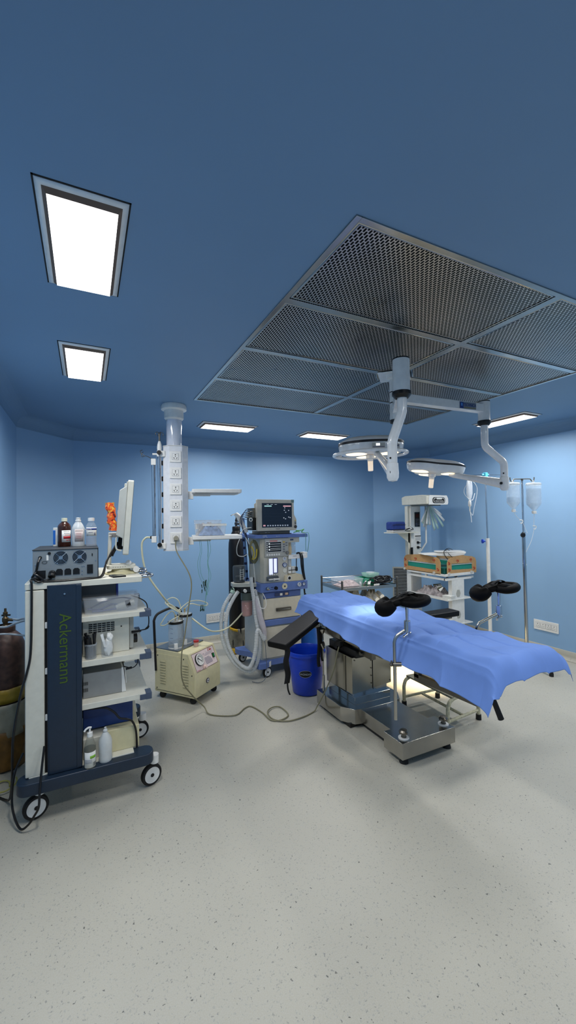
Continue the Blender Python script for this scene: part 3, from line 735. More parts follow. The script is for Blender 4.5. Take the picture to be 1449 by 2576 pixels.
    # far arm board, level
    m = MB(); m.box(2.35, 2.86, 2.50, 2.63, .752, .80); o = m.build('arm_board', leather, t, bevel=.01); tag(o, 'far arm board, level')
    m = MB(); m.box(2.3, 2.8, 2.53, 2.6, .735, .752); m.build('board_plate', darksteel, o)
    # bracket and pole at the head end, left
    m = MB(); m.cyl((1.80, 3.02, .74), (1.79, 3.0, .48), .009, n=10); m.cyl((1.785, 3.04, .74), (1.795, 3.0, .56), .007, n=8)
    m.lathe((1.795, 3.01, .62), [(.012, 0), (.03, .035), (.03, .045), (.01, .05)], 12); m.cyl((1.775, 3.0, .55), (1.80, 3.0, .50), .014, n=10)
    m.cyl((1.795, 3.0, .48), (1.795, 2.995, .145), .007, n=10); m.cyl((1.795, 2.995, .28), (1.795, 2.995, .145), .011, n=10); m.build('head_pole', steel, t)
    return t
table()

# drape
def drape():
    NU, NV = 150, 420
    r = random.Random(11)
    def sm(t): t = max(0, min(1, t)); return t*t*(3-2*t)
    def crease(y, x):
        # fold lines pressed into the cloth: across every .31 m and along at thirds
        def tri(t): t = t % 1; return 2*abs(t-.5)
        z = .010+.022*tri((y+.02*math.sin(6*x)-.04)/.34)+.012*tri((x+.03*math.sin(4*y))/.19)*tri((y+.1)/.68)+.011*tri((y+.62*x+.02*math.sin(9*x))/.23)*tri(x/.5)
        for yc in (3.12, 2.78, 2.44, 2.10, 1.76): z -= .012*math.exp(-abs(y-yc-.02*math.sin(7*x))/.008)
        for xc in (1.97, 2.16): z -= .0100*math.exp(-abs(x-xc-.015*math.sin(5*y))/.008)
        return z
    def soft(x, y):
        return .005*math.sin(9.1*x+5.3*y)+.004*math.sin(14*x-8*y+1)+.0025*math.sin(29*y+9*x)
    def f(u, v):
        y = 3.43-2.04*v                     # head -> foot along the table
        x0, x1 = 1.803, 2.345
        lh = .115+.045*sm((v-.15)/.4)+.03*sm((v-.8)/.15)-.01*math.sin(v*9)
        rh = .035+.02*math.sin(v*7)
        tot = lh+(x1-x0)+rh; s = u*tot
        out = .013*math.sin(13*y)+.008*math.sin(27*y+1)
        if s < lh:
            k = (lh-s)/lh
            out += sum(.016*math.exp(-abs(y-yc+.05*k)/.022) for yc in (2.95, 2.44, 2.10, 1.70))
            x = x0-.012*sm(k*4)-.04*k*k-out*k; z = .842-.004-(lh-s)*(.98 if k > .08 else .8)
            z += .006*math.sin(y*13)*k
        elif s > lh+(x1-x0):
            q = (s-lh-(x1-x0)); k = q/rh
            x = x1+.012+q*.25; z = .838-q*.95
        else:
            x = x0+(s-lh); z = .845
            e = min(s-lh, lh+(x1-x0)-s); z -= .006*(1-sm(e/.03))
            z += crease(y, x)*sm(e/.05)+soft(x, y)*.9*sm(e/.05)
        return Vector((x, y, z))
    def g(u, v):
        # v beyond 1 : flap hanging over the foot end
        V = v*1.115
        if V <= .985: return tuple(f(u, V))
        b = f(u, .985); k = (V-.985)/.13      # 0..1
        side = max(0, 1-u/.2)                 # left corner hangs lower and swings out
        drop = .125+.006*math.sin(u*9)-.012*u
        x = b.x+.05*k*(u-.35)-.02*side*k; y = b.y-.075*k-.012*math.sin(k*3)
        z = b.z-drop*k*k*.85-.01*k
        if u < .24: z = b.z-drop*.9*k*k*max(0, (u-.10)/.14)-.012*k
        return (x, y, z)
    m = MB(); m.grid(g, NU, NV)
    mt = mat('blue_nonwoven_drape', (112, 146, 214), .8, var=.05, scale=7, bump=.15, spec=.25)
    o = m.build('surgical_drape', mt, None, solid=.0015, ang=180)
    solo(o, 'creased blue surgical drape spread over the operating table', 'drape')
drape()

# ------------------------------------------------------------ knee crutches
def crutch(P, label, ah=.07, az=.552):
    """P: pole base point, direction to the right is a"""
    a = Vector((.896, -.445, 0)); b = Vector((.445, .896, 0)); up = Vector((0, 0, 1)); P = Vector(P)
    k = 1.; dx = ah-.07; dz = az-.552
    t = thing('knee_crutch', P, label, 'leg support', 'padded knee crutches clamped to the table')
    def w(x, y, z):
        if z > .545 or x > .055: x, z = x+dx, z+dz      # swivel end moves with the arm length
        if z-dz > .64: x, y, z = .082+dx+(x-dx-.082)*.8, y*.85, .70+dz+(z-dz-.70)*.82
        return P+a*x+b*y+up*z
    m = MB(); pts = [w(0, 0, 0), w(0, 0, .475)]+spline([w(0, 0, .475), w(.006, 0, .50), w(.022, 0, .522)], 4)[1:]+[w(.0701, 0, .552), w(.078, 0, .562)]
    m.tube(pts, .0105*k, 12); m.build('pole', steel, t)
    m = MB(); m.cyl(w(.082, 0, .545), w(.082, 0, .612), .02*k, n=20); s = m.build('swivel_socket', chrome, t, bevel=.002)
    m = MB(); m.cyl(w(.082, 0, .545), w(.082, 0, .518), .008*k, n=10); m.cyl(w(.082, -.005, .530), w(.0551, -.02, .520), .006*k, n=10); m.ball(w(.056, -.022, .519), .009*k, 10); m.cyl(w(.082, 0, .530), w(.1, .01, .532), .007*k, n=10); m.ball(w(.102, .01, .532), .009*k, 10)
    m.build('locking_lever', chrome, t)
    m = MB(); m.cyl(w(.082, 0, .612), w(.082, 0, .72), .0085*k, .013*k, n=12); m.build('ball_stem', chrome, t)
    # trough pad
    def pad(u, v):
        s = 2*u-1; q = 2*v-1
        wd = .078*math.sqrt(max(0, 1-abs(s)**2.6))*(1+.12*math.cos(s*5))
        x = .065+s*.172; y = q*wd
        z = .745-.035*sm2(-s)*(1.) + .030*(q*q)*(1-.5*abs(s)) - .05*max(0, -s-.1)**1.3 + .006*math.sin(9*s)
        return w(x, y, z)
    def sm2(t): t = max(0, min(1, t)); return t*t*(3-2*t)
    m = MB(); m.grid(pad, 28, 14); m.build('pad', padblk, t, solid=.036*k, sub=1, ang=180, bevel=0)
    # soft rolled lobes and the straps lying on them
    m = MB(); m.tube(spline([w(-.04, -.07, .735), w(-.085, -.055, .70), w(-.105, 0, .69), w(-.085, .055, .70), w(-.04, .07, .74)], 6), 0, 14, rfun=lambda u: k*(.03+.022*math.sin(math.pi*u)))
    o = m.build('pad_roll', padblk, t, ang=180)
    m = MB(); m.tube(spline([w(.02, -.075, .745), w(.10, -.078, .735), (w(.18, -.06, .742)), w(.235, 0, .752), w(.18, .06, .755), w(.08, .075, .76)], 6), 0, 12, rfun=lambda u: k*(.021+.008*math.sin(math.pi*u)))
    m.build('pad_roll', padblk, t, ang=180)
    for (x0, x1, yy, z) in ((-.02, .10, -.03, .80), (.03, .16, .02, .80)):
        m = MB(); vs = []; P2 = spline([w(x0, yy-.05, z-.02), w((x0+x1)/2, yy, z+.002), w(x1, yy+.05, z-.012), w(x1+.03, yy+.075, z-.03)], 5)
        for q in P2: vs += [q-b*.018*k+up*.003, q+b*.018*k]
        m.add(vs, [(2*i, 2*i+1, 2*i+3, 2*i+2) for i in range(len(P2)-1)]); m.build('strap', mat('black_webbing', (14, 14, 15), .85), t, solid=.005)
    m = MB(); m.cyl(w(-.012, 0, .342), w(.04, 0, .342), .014*k, n=12); m.cyl(w(-.012, 0, .342), w(-.035, -.005, .345), .005, n=8); m.cyl(w(-.02, 0, .33), w(-.02, 0, .365), .006, n=8)
    m.build('rail_clamp', darksteel, t)
    return t
crutch((1.722, 2.011, .345), 'nearer black padded knee crutch on a bent steel pole in front of the drape')
crutch((2.48, 2.025, .325), 'farther black padded knee crutch, beyond the table before the drip stands', .15, .585)
# ------------------------------------------------------------ castor
def castor(mb_world, name, c, r, ax, parent, w=.03, hub=white, tyre=rubber, fork=plastic_w, lab=None):
    c = Vector(c); ax = Vector(ax).normalized(); u = Vector((-ax.y, ax.x, 0))
    m = MB(); m.lathe(c-ax*w/2, [(r*.72, 0), (r*.93, 0), (r, w*.2), (r, w*.8), (r*.93, w), (r*.72, w)], 28, 0, axis=ax)
    o = m.build(name, tyre, parent)
    m = MB(); m.lathe(c-ax*w*.56, [(.001, 0), (r*.2, 0), (r*.24, w*.05), (r*.66, w*.06), (r*.74, w*.02), (r*.74, w*1.1), (r*.66, w*1.06), (r*.24, w*1.06), (.001, w*1.12)], 28, 0, axis=ax); m.build('hub', hub, o)
    m = MB(); m.cyl(c-ax*w*.6, c+ax*w*.6, r*.17, n=14); m.build('axle_cap', rubber, o)
    m = MB(); k = c+u*.02
    for s in (-1,): m.hexa([tuple(c+ax*s*w*.62-u*.012+Vector((0, 0, -.008))), tuple(c+ax*s*w*.62+u*.012+Vector((0, 0, -.008))), tuple(c+ax*s*w*.72+u*.012+Vector((0, 0, -.008))), tuple(c+ax*s*w*.72-u*.012+Vector((0, 0, -.008)))],
                            [tuple(k+ax*s*w*.62-u*.03+Vector((0, 0, r+.008))), tuple(k+ax*s*w*.62+u*.03+Vector((0, 0, r+.008))), tuple(k+ax*s*w*.78+u*.03+Vector((0, 0, r+.008))), tuple(k+ax*s*w*.78-u*.03+Vector((0, 0, r+.008)))])
    m.cyl(k+Vector((0, 0, r+.002)), k+Vector((0, 0, r+.05)), .026, n=18)
    m.build('fork', fork, o)
    return o

# ------------------------------------------------------------ endoscopy trolley
def trolley():
    t = thing('endoscopy_trolley', (0, 2.92, 0), 'tall white and navy equipment trolley on castors with shelves at left, printed with green letters', 'equipment trolley')
    m = MB(); m.box(-.296, -.205, 2.60, 3.25, .235, 1.232); m.build('rear_housing', cream_white, t, bevel=.006)
    m = MB(); m.box(-.205, -.19, 2.61, 3.24, .24, 1.23); m.build('recess_back', dark, t)
    m = MB()
    for z in (.52, .77, 1.02): m.box(-.203, -.185, 2.603, 2.63, z, z+.034)
    m.build('shelf_peg', plastic_w, t, bevel=.003)
    for (y0, y1) in ((2.582, 2.645), (3.205, 3.268)):
        m = MB(); m.prism(rrect(-.192, -.023, y0, y1, .012, 4), 'z', .235, 1.255); m.prism([(-.05, y0-.004), (-.024, y0-.004), (-.024, y1), (-.05, y1)], 'z', .24, 1.25)
        m.build('side_column', navy, t, bevel=.002)
    M = face((-.112, 2.581, .93), (0, 0, -1), (1, 0, 0))
    m = MB(); m.cyl((-.107, 2.583, 1.205), (-.107, 2.576, 1.205), .005, n=12); m.build('screw_head', chrome, t)
    text('side_lettering', 'Ackermann', .083, face((-.107, 2.5805, .905), (0, 0, -1), (1, 0, 0)), green_txt, t, sx=1.)
    # shelves
    def shelf(z0, z1, x1, y0, y1, x0=-.19, nm='shelf'):
        m = MB(); m.prism(rrect(x0, x1, y0, y1, .012, 3), 'z', z0, z1); return m.build(nm, cream_white, t, bevel=.003)
    shelf(1.236, 1.270, .303, 2.60, 3.25, -.298, 'top_shelf')
    for (z0, z1) in ((1.032, 1.062), (.778, .812), (.538, .570)):
        s = shelf(z0, z1, .338, 2.60, 3.24)
        for y0, y1 in ((2.594, 2.66), (3.18, 3.246)):
            ys = y0 if y0 < 2.7 else y1-.022
            m = MB(); m.box(.285, .345, ys+.001, ys+.021, z0-.005, z1-.006) ; m.box(.318, .352, y0, y1, z0-.006, z1+.003)
            m.build('corner_bumper', bumper, s, bevel=.003)
    # chassis
    for y0, y1 in ((2.545, 2.665), (3.19, 3.31)):
        m = MB()
        n = 6; prof = []
        poly = rrect(-.335, .358, y0, y1, .055, 6)
        m.prism(poly, 'z', .165, .232); m.build('chassis_beam', navy, t, bevel=.008)
    m = MB(); m.box(-.28, .25, 2.60, 3.24, .205, .238); m.build('bottom_deck', cream_white, t, bevel=.003)
    for (x, y) in ((-.25, 2.625), (.35, 2.632), (.352, 3.236), (-.25, 3.236)):
        castor(None, 'castor', (x, y, .0625), .0625, (.30, -.954, 0) if y < 3 else (.1, -1, 0), t)
    # lock bracket with keys
    m = MB(); m.hexa([(.20, 3.13, .238), (.325, 3.13, .238), (.325, 3.15, .238), (.20, 3.15, .238)], [(.215, 3.13, .50), (.275, 3.13, .50), (.275, 3.15, .50), (.215, 3.15, .50)]); b = m.build('lock_bracket', cream_white, t, bevel=.002)
    m = MB(); m.cyl((.245, 3.128, .49), (.245, 3.118, .49), .014, n=16, mi=0); m.box(.243, .247, 3.112, 3.118, .455, .49, 0); m.box(.236, .254, 3.110, 3.116, .43, .462, 1); m.box(.242, .248, 3.110, 3.114, .39, .432, 0)
    m.build('key', [chrome, black], b)
    # chrome rail loops on the right end of the top shelf
    for (y, z) in ((2.68, 1.262), (2.98, 1.262)):
        m = MB(); m.tube(spline([(.30, y-.05, z), (.335, y-.06, z+.004), (.362, y-.045, z+.006), (.368, y, z+.006), (.362, y+.045, z+.006), (.335, y+.06, z+.004), (.30, y+.05, z)], 6), .0095, 10)
        m.build('chrome_hanger', chrome, t)
    m = MB(); m.tube([(.345, 2.78, 1.255), (.345, 2.92, 1.255)], .012, 12); m.build('chrome_hanger', chrome, t)
    # socket strip and cable ports on the far left of the housing
    m = MB(); m.box(-.312, -.296, 2.9, 3.05, .95, 1.22); m.build('cable_channel', cream_white, t, bevel=.002)
trolley()

def rear_unit():
    x0, x1, y0, y1, z0, z1 = -.264, .062, 2.645, 3.07, 1.276, 1.449
    t = thing('video_processor', ((x0+x1)/2, (y0+y1)/2, 1.27), 'dark grey boxed unit with two round fan grilles on the trolley top shelf', 'electronic unit')
    m = MB(); m.box(x0, x1, y0+.002, y1, z0, z1-.004); m.build('case', boxgrey, t, bevel=.002)
    m = MB(); m.box(x0-.002, x1+.002, y0-.004, y1, z1-.004, z1); m.box(x1, x1+.003, y0-.003, y1, z0, z1); m.build('lid', mat('charcoal_lid', (42, 46, 50), .45), t, bevel=.001)
    for (x, y) in ((x0+.02, y0+.02), (x1-.02, y0+.02), (x0+.02, y1-.02), (x1-.02, y1-.02)):
        m = MB(); m.cyl((x, y, 1.270), (x, y, z0+.002), .012, n=12); m.build('foot', rubber, t)
    for cx in (-.128, -.033):
        cz = 1.408-.008; m = MB(); m.cyl((cx, y0+.0025, cz), (cx, y0+.001, cz), .0375, n=30, mi=0)
        for r in (.0365, .0305, .0245, .0185, .0125): m.tube([(cx+r*math.cos(i*math.pi/15), y0-.002, cz+r*math.sin(i*math.pi/15)) for i in range(30)], .0011, 5, 1, closed=True)
        for a in (45, 135): m.cyl((cx-.042*math.cos(rad(a)), y0-.003, cz-.042*math.sin(rad(a))), (cx+.042*math.cos(rad(a)), y0-.003, cz+.042*math.sin(rad(a))), .0013, n=5, mi=1)
        m.cyl((cx, y0, cz), (cx, y0-.004, cz), .010, n=16, mi=1); m.build('fan_grille', [dark, chrome], t)
    m = MB()
    m.box(-.247, -.202, y0-.003, y0+.003, 1.288, 1.333)
    for cx in (-.135, -.093, -.050):
        m.prism([(cx-.017, 1.302), (cx+.017, 1.302), (cx+.017, 1.328), (cx+.009, 1.337), (cx-.009, 1.337), (cx-.017, 1.328)], 'y', y0-.002, y0+.003)
    m.box(.005, .036, y0-.003, y0+.003, 1.302, 1.353); m.cyl((-.184, y0, 1.427), (-.184, y0-.005, 1.427), .008, n=12); m.cyl((-.228, y0, 1.405), (-.228, y0-.006, 1.405), .009, n=12); m.box(.03, .035, y0-.002, y0+.002, 1.403, 1.417)
    m.build('socket_inlet', black, t)
    m = MB(); m.box(-.198, -.188, y0-.001, y0+.002, 1.388, 1.418); m.build('label_strip', paper, t)
    m = MB(); m.tube([(-.207+.012*math.cos(i*math.pi/10), y0-.001, 1.378+.007*math.sin(i*math.pi/10)) for i in range(20)], .001, 5, closed=True); m.build('logo_oval', ink, t)
    m = MB()
    for (x, z) in ((-.25, 1.365), (-.145, 1.37), (-.047, 1.373), (-.02, 1.345), (-.02, 1.32), (.05, 1.375), (-.02, 1.30), (-.01, 1.345)): m.cyl((x, y0+.002, z), (x, y0-.002, z), .0028, n=8)
    m.build('screw_head', chrome, t)
    # tangle of black leads plugged in
    m = MB(); m.cyl((-.17, y0-.03, 1.315), (-.17, y0-.002, 1.315), .016, .019, n=8); m.cyl((-.17, y0-.04, 1.30), (-.17, y0-.03, 1.315), .02, .016, n=8); m.build('mains_plug', black, t, bevel=.002)
    t2 = thing('power_lead', (-.228, y0-.006, 1.3), 'black mains leads from the fan unit trailing down the white trolley housing to the floor', 'cable')
    m = MB(); m.tube(spline([(-.228, y0-.006, 1.405), (-.236, y0-.03, 1.38), (-.245, y0-.02, 1.335), (-.255, y0-.03, 1.315), (-.262, y0-.03, 1.30), (-.25, y0-.035, 1.287), (-.225, y0-.035, 1.283), (-.24, y0-.05, 1.30), (-.265, y0-.055, 1.29), (-.262, 2.585, 1.26), (-.263, 2.585, 1.1), (-.268, 2.585, .9), (-.285, 2.58, .8), (-.31, 2.57, .70), (-.345, 2.60, .5), (-.36, 2.66, .35), (-.37, 2.72, .2), (-.39, 2.8, .05), (-.42, 2.86, .009), (-.47, 2.92, .009)], 7), .0062, 8)
    m.build('lead', black, t2)
    m = MB(); m.tube(spline([(-.17, y0-.03, 1.29), (-.2, y0-.035, 1.278), (-.1, y0-.035, 1.276), (0, y0-.03, 1.280), (.06, y0-.02, 1.277), (.085, y0+.01, 1.29), (.105, 2.70, 1.34), (.135, 2.76, 1.40), (.16, 2.78, 1.44), (.175, 2.8, 1.47)], 7), .0048, 8)
    m.tube(spline([(-.25, y0-.05, 1.30), (-.22, y0-.04, 1.278), (-.16, y0-.045, 1.276), (-.06, y0-.042, 1.275), (.04, y0-.03, 1.276), (.09, y0, 1.285), (.11, 2.72, 1.36), (.14, 2.76, 1.39)], 7), .0042, 8)
    m.tube(spline([(-.255, y0-.04, 1.32), (-.235, y0-.05, 1.31), (-.21, y0-.05, 1.285), (-.235, y0-.05, 1.279), (-.258, y0-.05, 1.30)], 7), .006, 8)
    m.build('signal_lead', black, t2)
    m = MB(); m.tube(spline([(-.205, 2.575, .40), (-.215, 2.55, .30), (-.222, 2.52, .2), (-.225, 2.50, .13), (-.245, 2.51, .085), (-.275, 2.52, .04), (-.31, 2.54, .02), (-.345, 2.60, .06), (-.36, 2.64, .13), (-.35, 2.66, .25), (-.315, 2.7, .33)], 8), .0058, 8)
    m.build('floor_loop', black, t2)
rear_unit()

# bottles on the unit
def bottle(name, c, r, prof, m, label, cat='bottle', group=None):
    t = thing(name, c, label, cat, group)
    b = MB(); b.lathe(c, [(.001, .001), (r*.92, 0), (r, .004)]+prof, 26); b.build('body', m, t)
    return t
BP = (-.120, 2.895, 1.450)
t = bottle('disinfectant_bottle', BP, .037, [(.037, .122), (.034, .132), (.02, .148), (.0155, .151), (.0155, .158)], browncup, 'dark brown bottle with cream cap on the grey fan unit, leftmost of three bottles')
m = MB(); m.lathe(BP, [(.0165, .155), (.0165, .176), (.001, .177)], 20); m.build('cap', mat('cream_cap', (232, 226, 196), .4), t)
def wrap(c, r, a0, a1, z0, z1, m, par, nm='label', k=12):
    q = MB(); vs = []
    for i in range(k+1):
        a = rad(a0+(a1-a0)*i/k); vs += [(c[0]+r*math.cos(a), c[1]+r*math.sin(a), c[2]+z) for z in (z0, z1)]
    q.add(vs, [(2*i, 2*i+2, 2*i+3, 2*i+1) for i in range(k)]); return q.build(nm, m, par, solid=.0004)
l = wrap(BP, .0375, -110, -22, .028, .10, paper, t); wrap(BP, .038, -95, -27, .048, .064, inkred, l, 'print_band'); wrap(BP, .038, -95, -40, .092, .094, ink, l, 'print_line'); wrap(BP, .038, -90, -35, .08, .083, inkgrey, l, 'print_line'); wrap(BP, .038, -85, -30, .07, .073, inkred, l, 'print_line'); wrap(BP, .038, -70, -60, .036, .042, inkred, l, 'print_mark'); wrap(BP, .038, -50, -40, .036, .042, inkred, l, 'print_mark')
BQ = (-.043, 2.872, 1.450)
t = bottle('saline_bottle', BQ, .036, [(.036, .045), (.037, .1), (.036, .112), (.026, .135), (.015, .152), (.014, .158)], milky, 'milky translucent bottle with ribbed cap, middle of three bottles on the fan unit')
m = MB(); m.lathe(BQ, [(.0165, .155), (.0165, .162), (.013, .164), (.013, .172), (.0155, .176), (.001, .178)], 20); m.build('cap', plastic_w, t)
wrap(BQ, .0375, -120, -40, .03, .105, mat('faded_label', (206, 192, 188), .7), t); 
for z in (.092, .098): wrap(BQ, .038, -115, -45, z, z+.0025, ink, t, 'print_line')
for z in (.05, .06, .07, .08): wrap(BQ, .038, -108, -62, z, z+.0018, inkred, t, 'print_line')
BR = (.03, 2.84, 1.450)
t = bottle('spirit_bottle', BR, .031, [(.031, .115), (.03, .122), (.021, .142), (.0165, .148), (.0165, .156)], clearjar, 'clear bottle with blue and white label, rightmost of three on the fan unit')
m = MB(); m.lathe(BR, [(.019, .156), (.019, .175), (.001, .176)], 20); m.build('cap', plastic_w, t)
m = MB(); m.lathe(BR, [(.001, .003), (.029, .003), (.029, .055), (.001, .055)], 20); m.build('liquid', clear('faint_liquid', (190, 196, 210), .35), t)
l = wrap(BR, .0316, -150, -20, .062, .115, paper, t); wrap(BR, .032, -148, -22, .099, .111, inkblue, l, 'print_band')
text('label_lettering', 'Surgical Sp', .0105, face((.012, 2.809, 1.555), (.9, -.25, 0)), paper, l, sx=.9)
wrap(BR, .032, -60, -45, .068, .083, inkgrey, l, 'print_mark'); wrap(BR, .032, -120, -75, .084, .087, inkgrey, l, 'print_line')
t = thing('small_carton', (-.175, 2.99, 1.45), 'small pale blue and white carton standing behind the brown bottle', 'box')
m = MB(); m.box(-.185, -.145, 2.965, 3.02, 1.45, 1.565, 0); m.box(-.1855, -.172, 2.964, 3.0205, 1.46, 1.55, 1); m.build('carton', [paper, blueplas], t, bevel=.001)

# flat monitor seen from its edge
def flat_monitor():
    t = thing('flat_monitor', (.22, 2.84, 1.27), 'off-white flat monitor seen edge-on, standing on the trolley top shelf', 'monitor')
    T = Matrix.Translation((.245, 2.90, 1.625)) @ Matrix.Rotation(rad(-4), 4, 'Z') @ Matrix.Rotation(rad(4.5), 4, 'Y')
    # local: x = screen normal (towards +x), y = width, z = height
    m = MB(T); m.prism(rrect(-.20, .20, -.232, .232, .012, 4), 'x', -.012, .022); o = m.build('bezel', cream_white, t, bevel=.004)
    m = MB(T); m.box(.0225, .0235, -.18, .18, -.20, .205); m.build('screen', black, o)
    m = MB(T); m.prism([(-.20, -.18), (-.20, .222), (.20, .222), (.20, -.18)], 'x', -.02, -.012); 
    m.hexa([(-.058, -.17, -.115), (-.058, .17, -.115), (-.012, .19, -.135), (-.012, -.19, -.135)], [(-.058, -.17, .165), (-.058, .17, .165), (-.012, .19, .20), (-.012, -.19, .20)])
    m.box(-.032, -.012, -.12, .12, .195, .215); m.build('rear_casing', mat('rear_casing', (190, 190, 180), .45), t, bevel=.008)
    m = MB(T); m.box(-.060, -.04, -.06, -.03, .02, .045); m.build('latch', cream_white, t, bevel=.003)
    m = MB(T); m.tube(spline([(-.02, -.14, -.12), (-.05, -.14, -.125), (-.055, -.14, -.15), (-.05, -.14, -.2), (-.02, -.14, -.21)], 4), .005, 8); m.build('cable_guard', cream_white, t)
    m = MB(T); m.box(-.045, -.014, -.10, .1, -.205, -.13); m.build('connector_bay', dark, t)
    m = MB()
    m.hexa([(.118, 2.80, 1.315), (.142, 2.80, 1.315), (.142, 2.86, 1.315), (.118, 2.86, 1.315)], [(.128, 2.80, 1.515), (.146, 2.80, 1.515), (.146, 2.86, 1.515), (.128, 2.86, 1.515)])
    m.box(.128, .20, 2.81, 2.86, 1.50, 1.53)
    m.build('support_arm', cream_white, t, bevel=.004)
    m = MB(); m.prism(rrect(.115, .285, 2.76, 2.90, .03, 5), 'z', 1.303, 1.328); m.build('base_bracket', cream_white, t, bevel=.005)
    m = MB(); m.lathe((.20, 2.82, 0), [(.001, 1.2705), (.095, 1.2705), (.095, 1.278), (.06, 1.286), (.05, 1.303), (.001, 1.303)], 32); m.build('swivel_base', mat('aged_base', (200, 194, 158), .5, var=.12), t)
    m = MB(); m.cyl((.285, 2.755, 1.296), (.285, 2.80, 1.296), .019, n=18); m.cyl((.235, 2.76, 1.345), (.245, 2.77, 1.335), .016, n=16); m.build('knob', plastic_w, t, bevel=.002)
    m = MB()
    for k in range(6): m.cyl((.15+k*.014, 2.759, 1.316), (.15+k*.014, 2.762, 1.316), .002, n=6)
    m.build('bolt_hole', ink, t)
    m = MB(); m.tube(spline([(.175, 2.80, 1.47), (.165, 2.79, 1.43), (.15, 2.78, 1.40), (.145, 2.78, 1.385)], 5), .008, 8); m.build('screen_cable', black, t)
flat_monitor()
def orange_bag():
    m = MB(); r = random.Random(3); rows = []
    n = 14
    for k in range(15):
        z = 1.54+.175*k/14; w = .022+.0025*math.sin(k*1.9)+.003*(k > 10); cx = .152-.018*(k/14)+.004*math.sin(k*.9)
        if k > 12: w *= .9
        rows.append([(cx+w*(1+.25*r.random())*math.cos(2*math.pi*i/n), 2.765+.032*(1+.3*r.random())*math.sin(2*math.pi*i/n), z+.006*r.random()) for i in range(n)])
    vs = [p for q in rows for p in q]
    m.add(vs, [(k*n+i, k*n+(i+1) % n, (k+1)*n+(i+1) % n, (k+1)*n+i) for k in range(14) for i in range(n)])
    mt = bpy.data.materials.new('printed_orange_bag'); mt.use_nodes = True; nt = mt.node_tree; b = nt.nodes['Principled BSDF']; b.inputs['Roughness'].default_value = .35
    g = nt.nodes.new('ShaderNodeNewGeometry'); nz = nt.nodes.new('ShaderNodeTexNoise'); nz.inputs['Scale'].default_value = 38; nz.inputs['Distortion'].default_value = 1.2
    nt.links.new(g.outputs['Position'], nz.inputs['Vector'])
    c1 = ramp_mix(nt, math_n(nt, 'GREATER_THAN', nz.outputs['Fac'], .58), lin((255, 96, 30)), lin((252, 190, 60)))
    c2 = ramp_mix(nt, math_n(nt, 'LESS_THAN', nz.outputs['Fac'], .40), c1, lin((120, 22, 26)))
    nt.links.new(c2, b.inputs['Base Color'])
    o = m.build('plastic_bag', mt, None, ang=20); solo(o, 'crumpled bright orange plastic bag tucked behind the edge-on monitor', 'bag')
orange_bag()
t = thing('mobile_phone', (.165, 2.66, 1.27), 'black mobile phone lying on the trolley top shelf below the edge-on monitor', 'phone')
Mp = rot_about((.168, 2.662, 1.270), 12)
m = MB(Mp); m.prism(rrect(-.038, .038, -.05, .05, .008, 4), 'z', 0, .008); o = m.build('phone_body', black, t, bevel=.001)
m = MB(Mp); m.prism(rrect(-.034, .034, -.046, .046, .006, 4), 'z', .008, .0085); m.build('glass', mat('phone_glass', (60, 70, 84), .08), t)

# things on the trolley shelves
def device(name, x0, x1, y0, y1, z0, z1, m, label, cat='electronic unit', bevel=.004):
    t = thing(name, ((x0+x1)/2, (y0+y1)/2, z0), label, cat)
    b = MB(); b.box(x0, x1, y0, y1, z0, z1); b.build('case', m, t, bevel=bevel); return t
t = device('insufflator', -.15, .165, 2.74, 3.14, 1.13, 1.232, mat('dark_grey_case', (70, 72, 76), .4), 'dark grey slim unit fixed just below the trolley top shelf')
m = MB(); m.box(.165, .178, 2.74, 3.14, 1.128, 1.234); m.build('front_panel', mat('deep_blue_front', (36, 50, 140), .35), t, bevel=.003)
t = tub('clear_box', -.015, .285, 2.635, 2.80, 1.0625, 1.155, clearp, 'long clear plastic box with a camera head and cable on the upper trolley shelf', 'clear box', None, clearp, r=.012, taper=.006)
m = MB(); m.tube(spline([(.005, 2.70, 1.085), (.07, 2.68, 1.08), (.14, 2.70, 1.10), (.20, 2.68, 1.09), (.25, 2.69, 1.11)], 6), .006, 8); m.tube(spline([(.02, 2.74, 1.08), (.1, 2.71, 1.12), (.19, 2.74, 1.13), (.25, 2.72, 1.12)], 6), .005, 8)
m.tube(spline([(.03, 2.66, 1.075), (.12, 2.665, 1.075), (.2, 2.66, 1.085)], 6), .006, 8); m.build('camera_cable', mat('slate_cable', (70, 80, 120), .5), t)
m = MB(); m.cyl((.16, 2.665, 1.087), (.215, 2.66, 1.10), .013, .019, n=20, mi=0); m.cyl((.215, 2.66, 1.10), (.24, 2.657, 1.107), .022, n=20, mi=1); m.cyl((.24, 2.657, 1.107), (.262, 2.655, 1.112), .017, n=20, mi=0); m.build('camera_head', [greyplastic, black], t)
t = device('light_source', -.02, .235, 2.69, 3.08, .8125, 1.015, cream_white, 'cream unit with slotted vents behind two clear cups on the second trolley shelf')
m = MB()
for k in range(5):
    for j in range(6): m.box(.012+j*.024, .032+j*.024, 2.687, 2.692, .945+k*.0115, .951+k*.0115)
m.build('vent_slot', dark, t)
m = MB(); m.box(.235, .262, 2.70, 3.07, .82, 1.02); m.build('front_panel', greyplastic, t, bevel=.008)
m = MB(); m.cyl((.262, 2.74, .87), (.285, 2.74, .87), .028, n=20); m.cyl((.19, 2.686, .965), (.19, 2.692, .965), .004, n=8); m.build('control_knob', black, t)
m = MB(); m.box(.0, .12, 2.70, 2.9, .95, .96); m.build('seam', greyplastic, t)
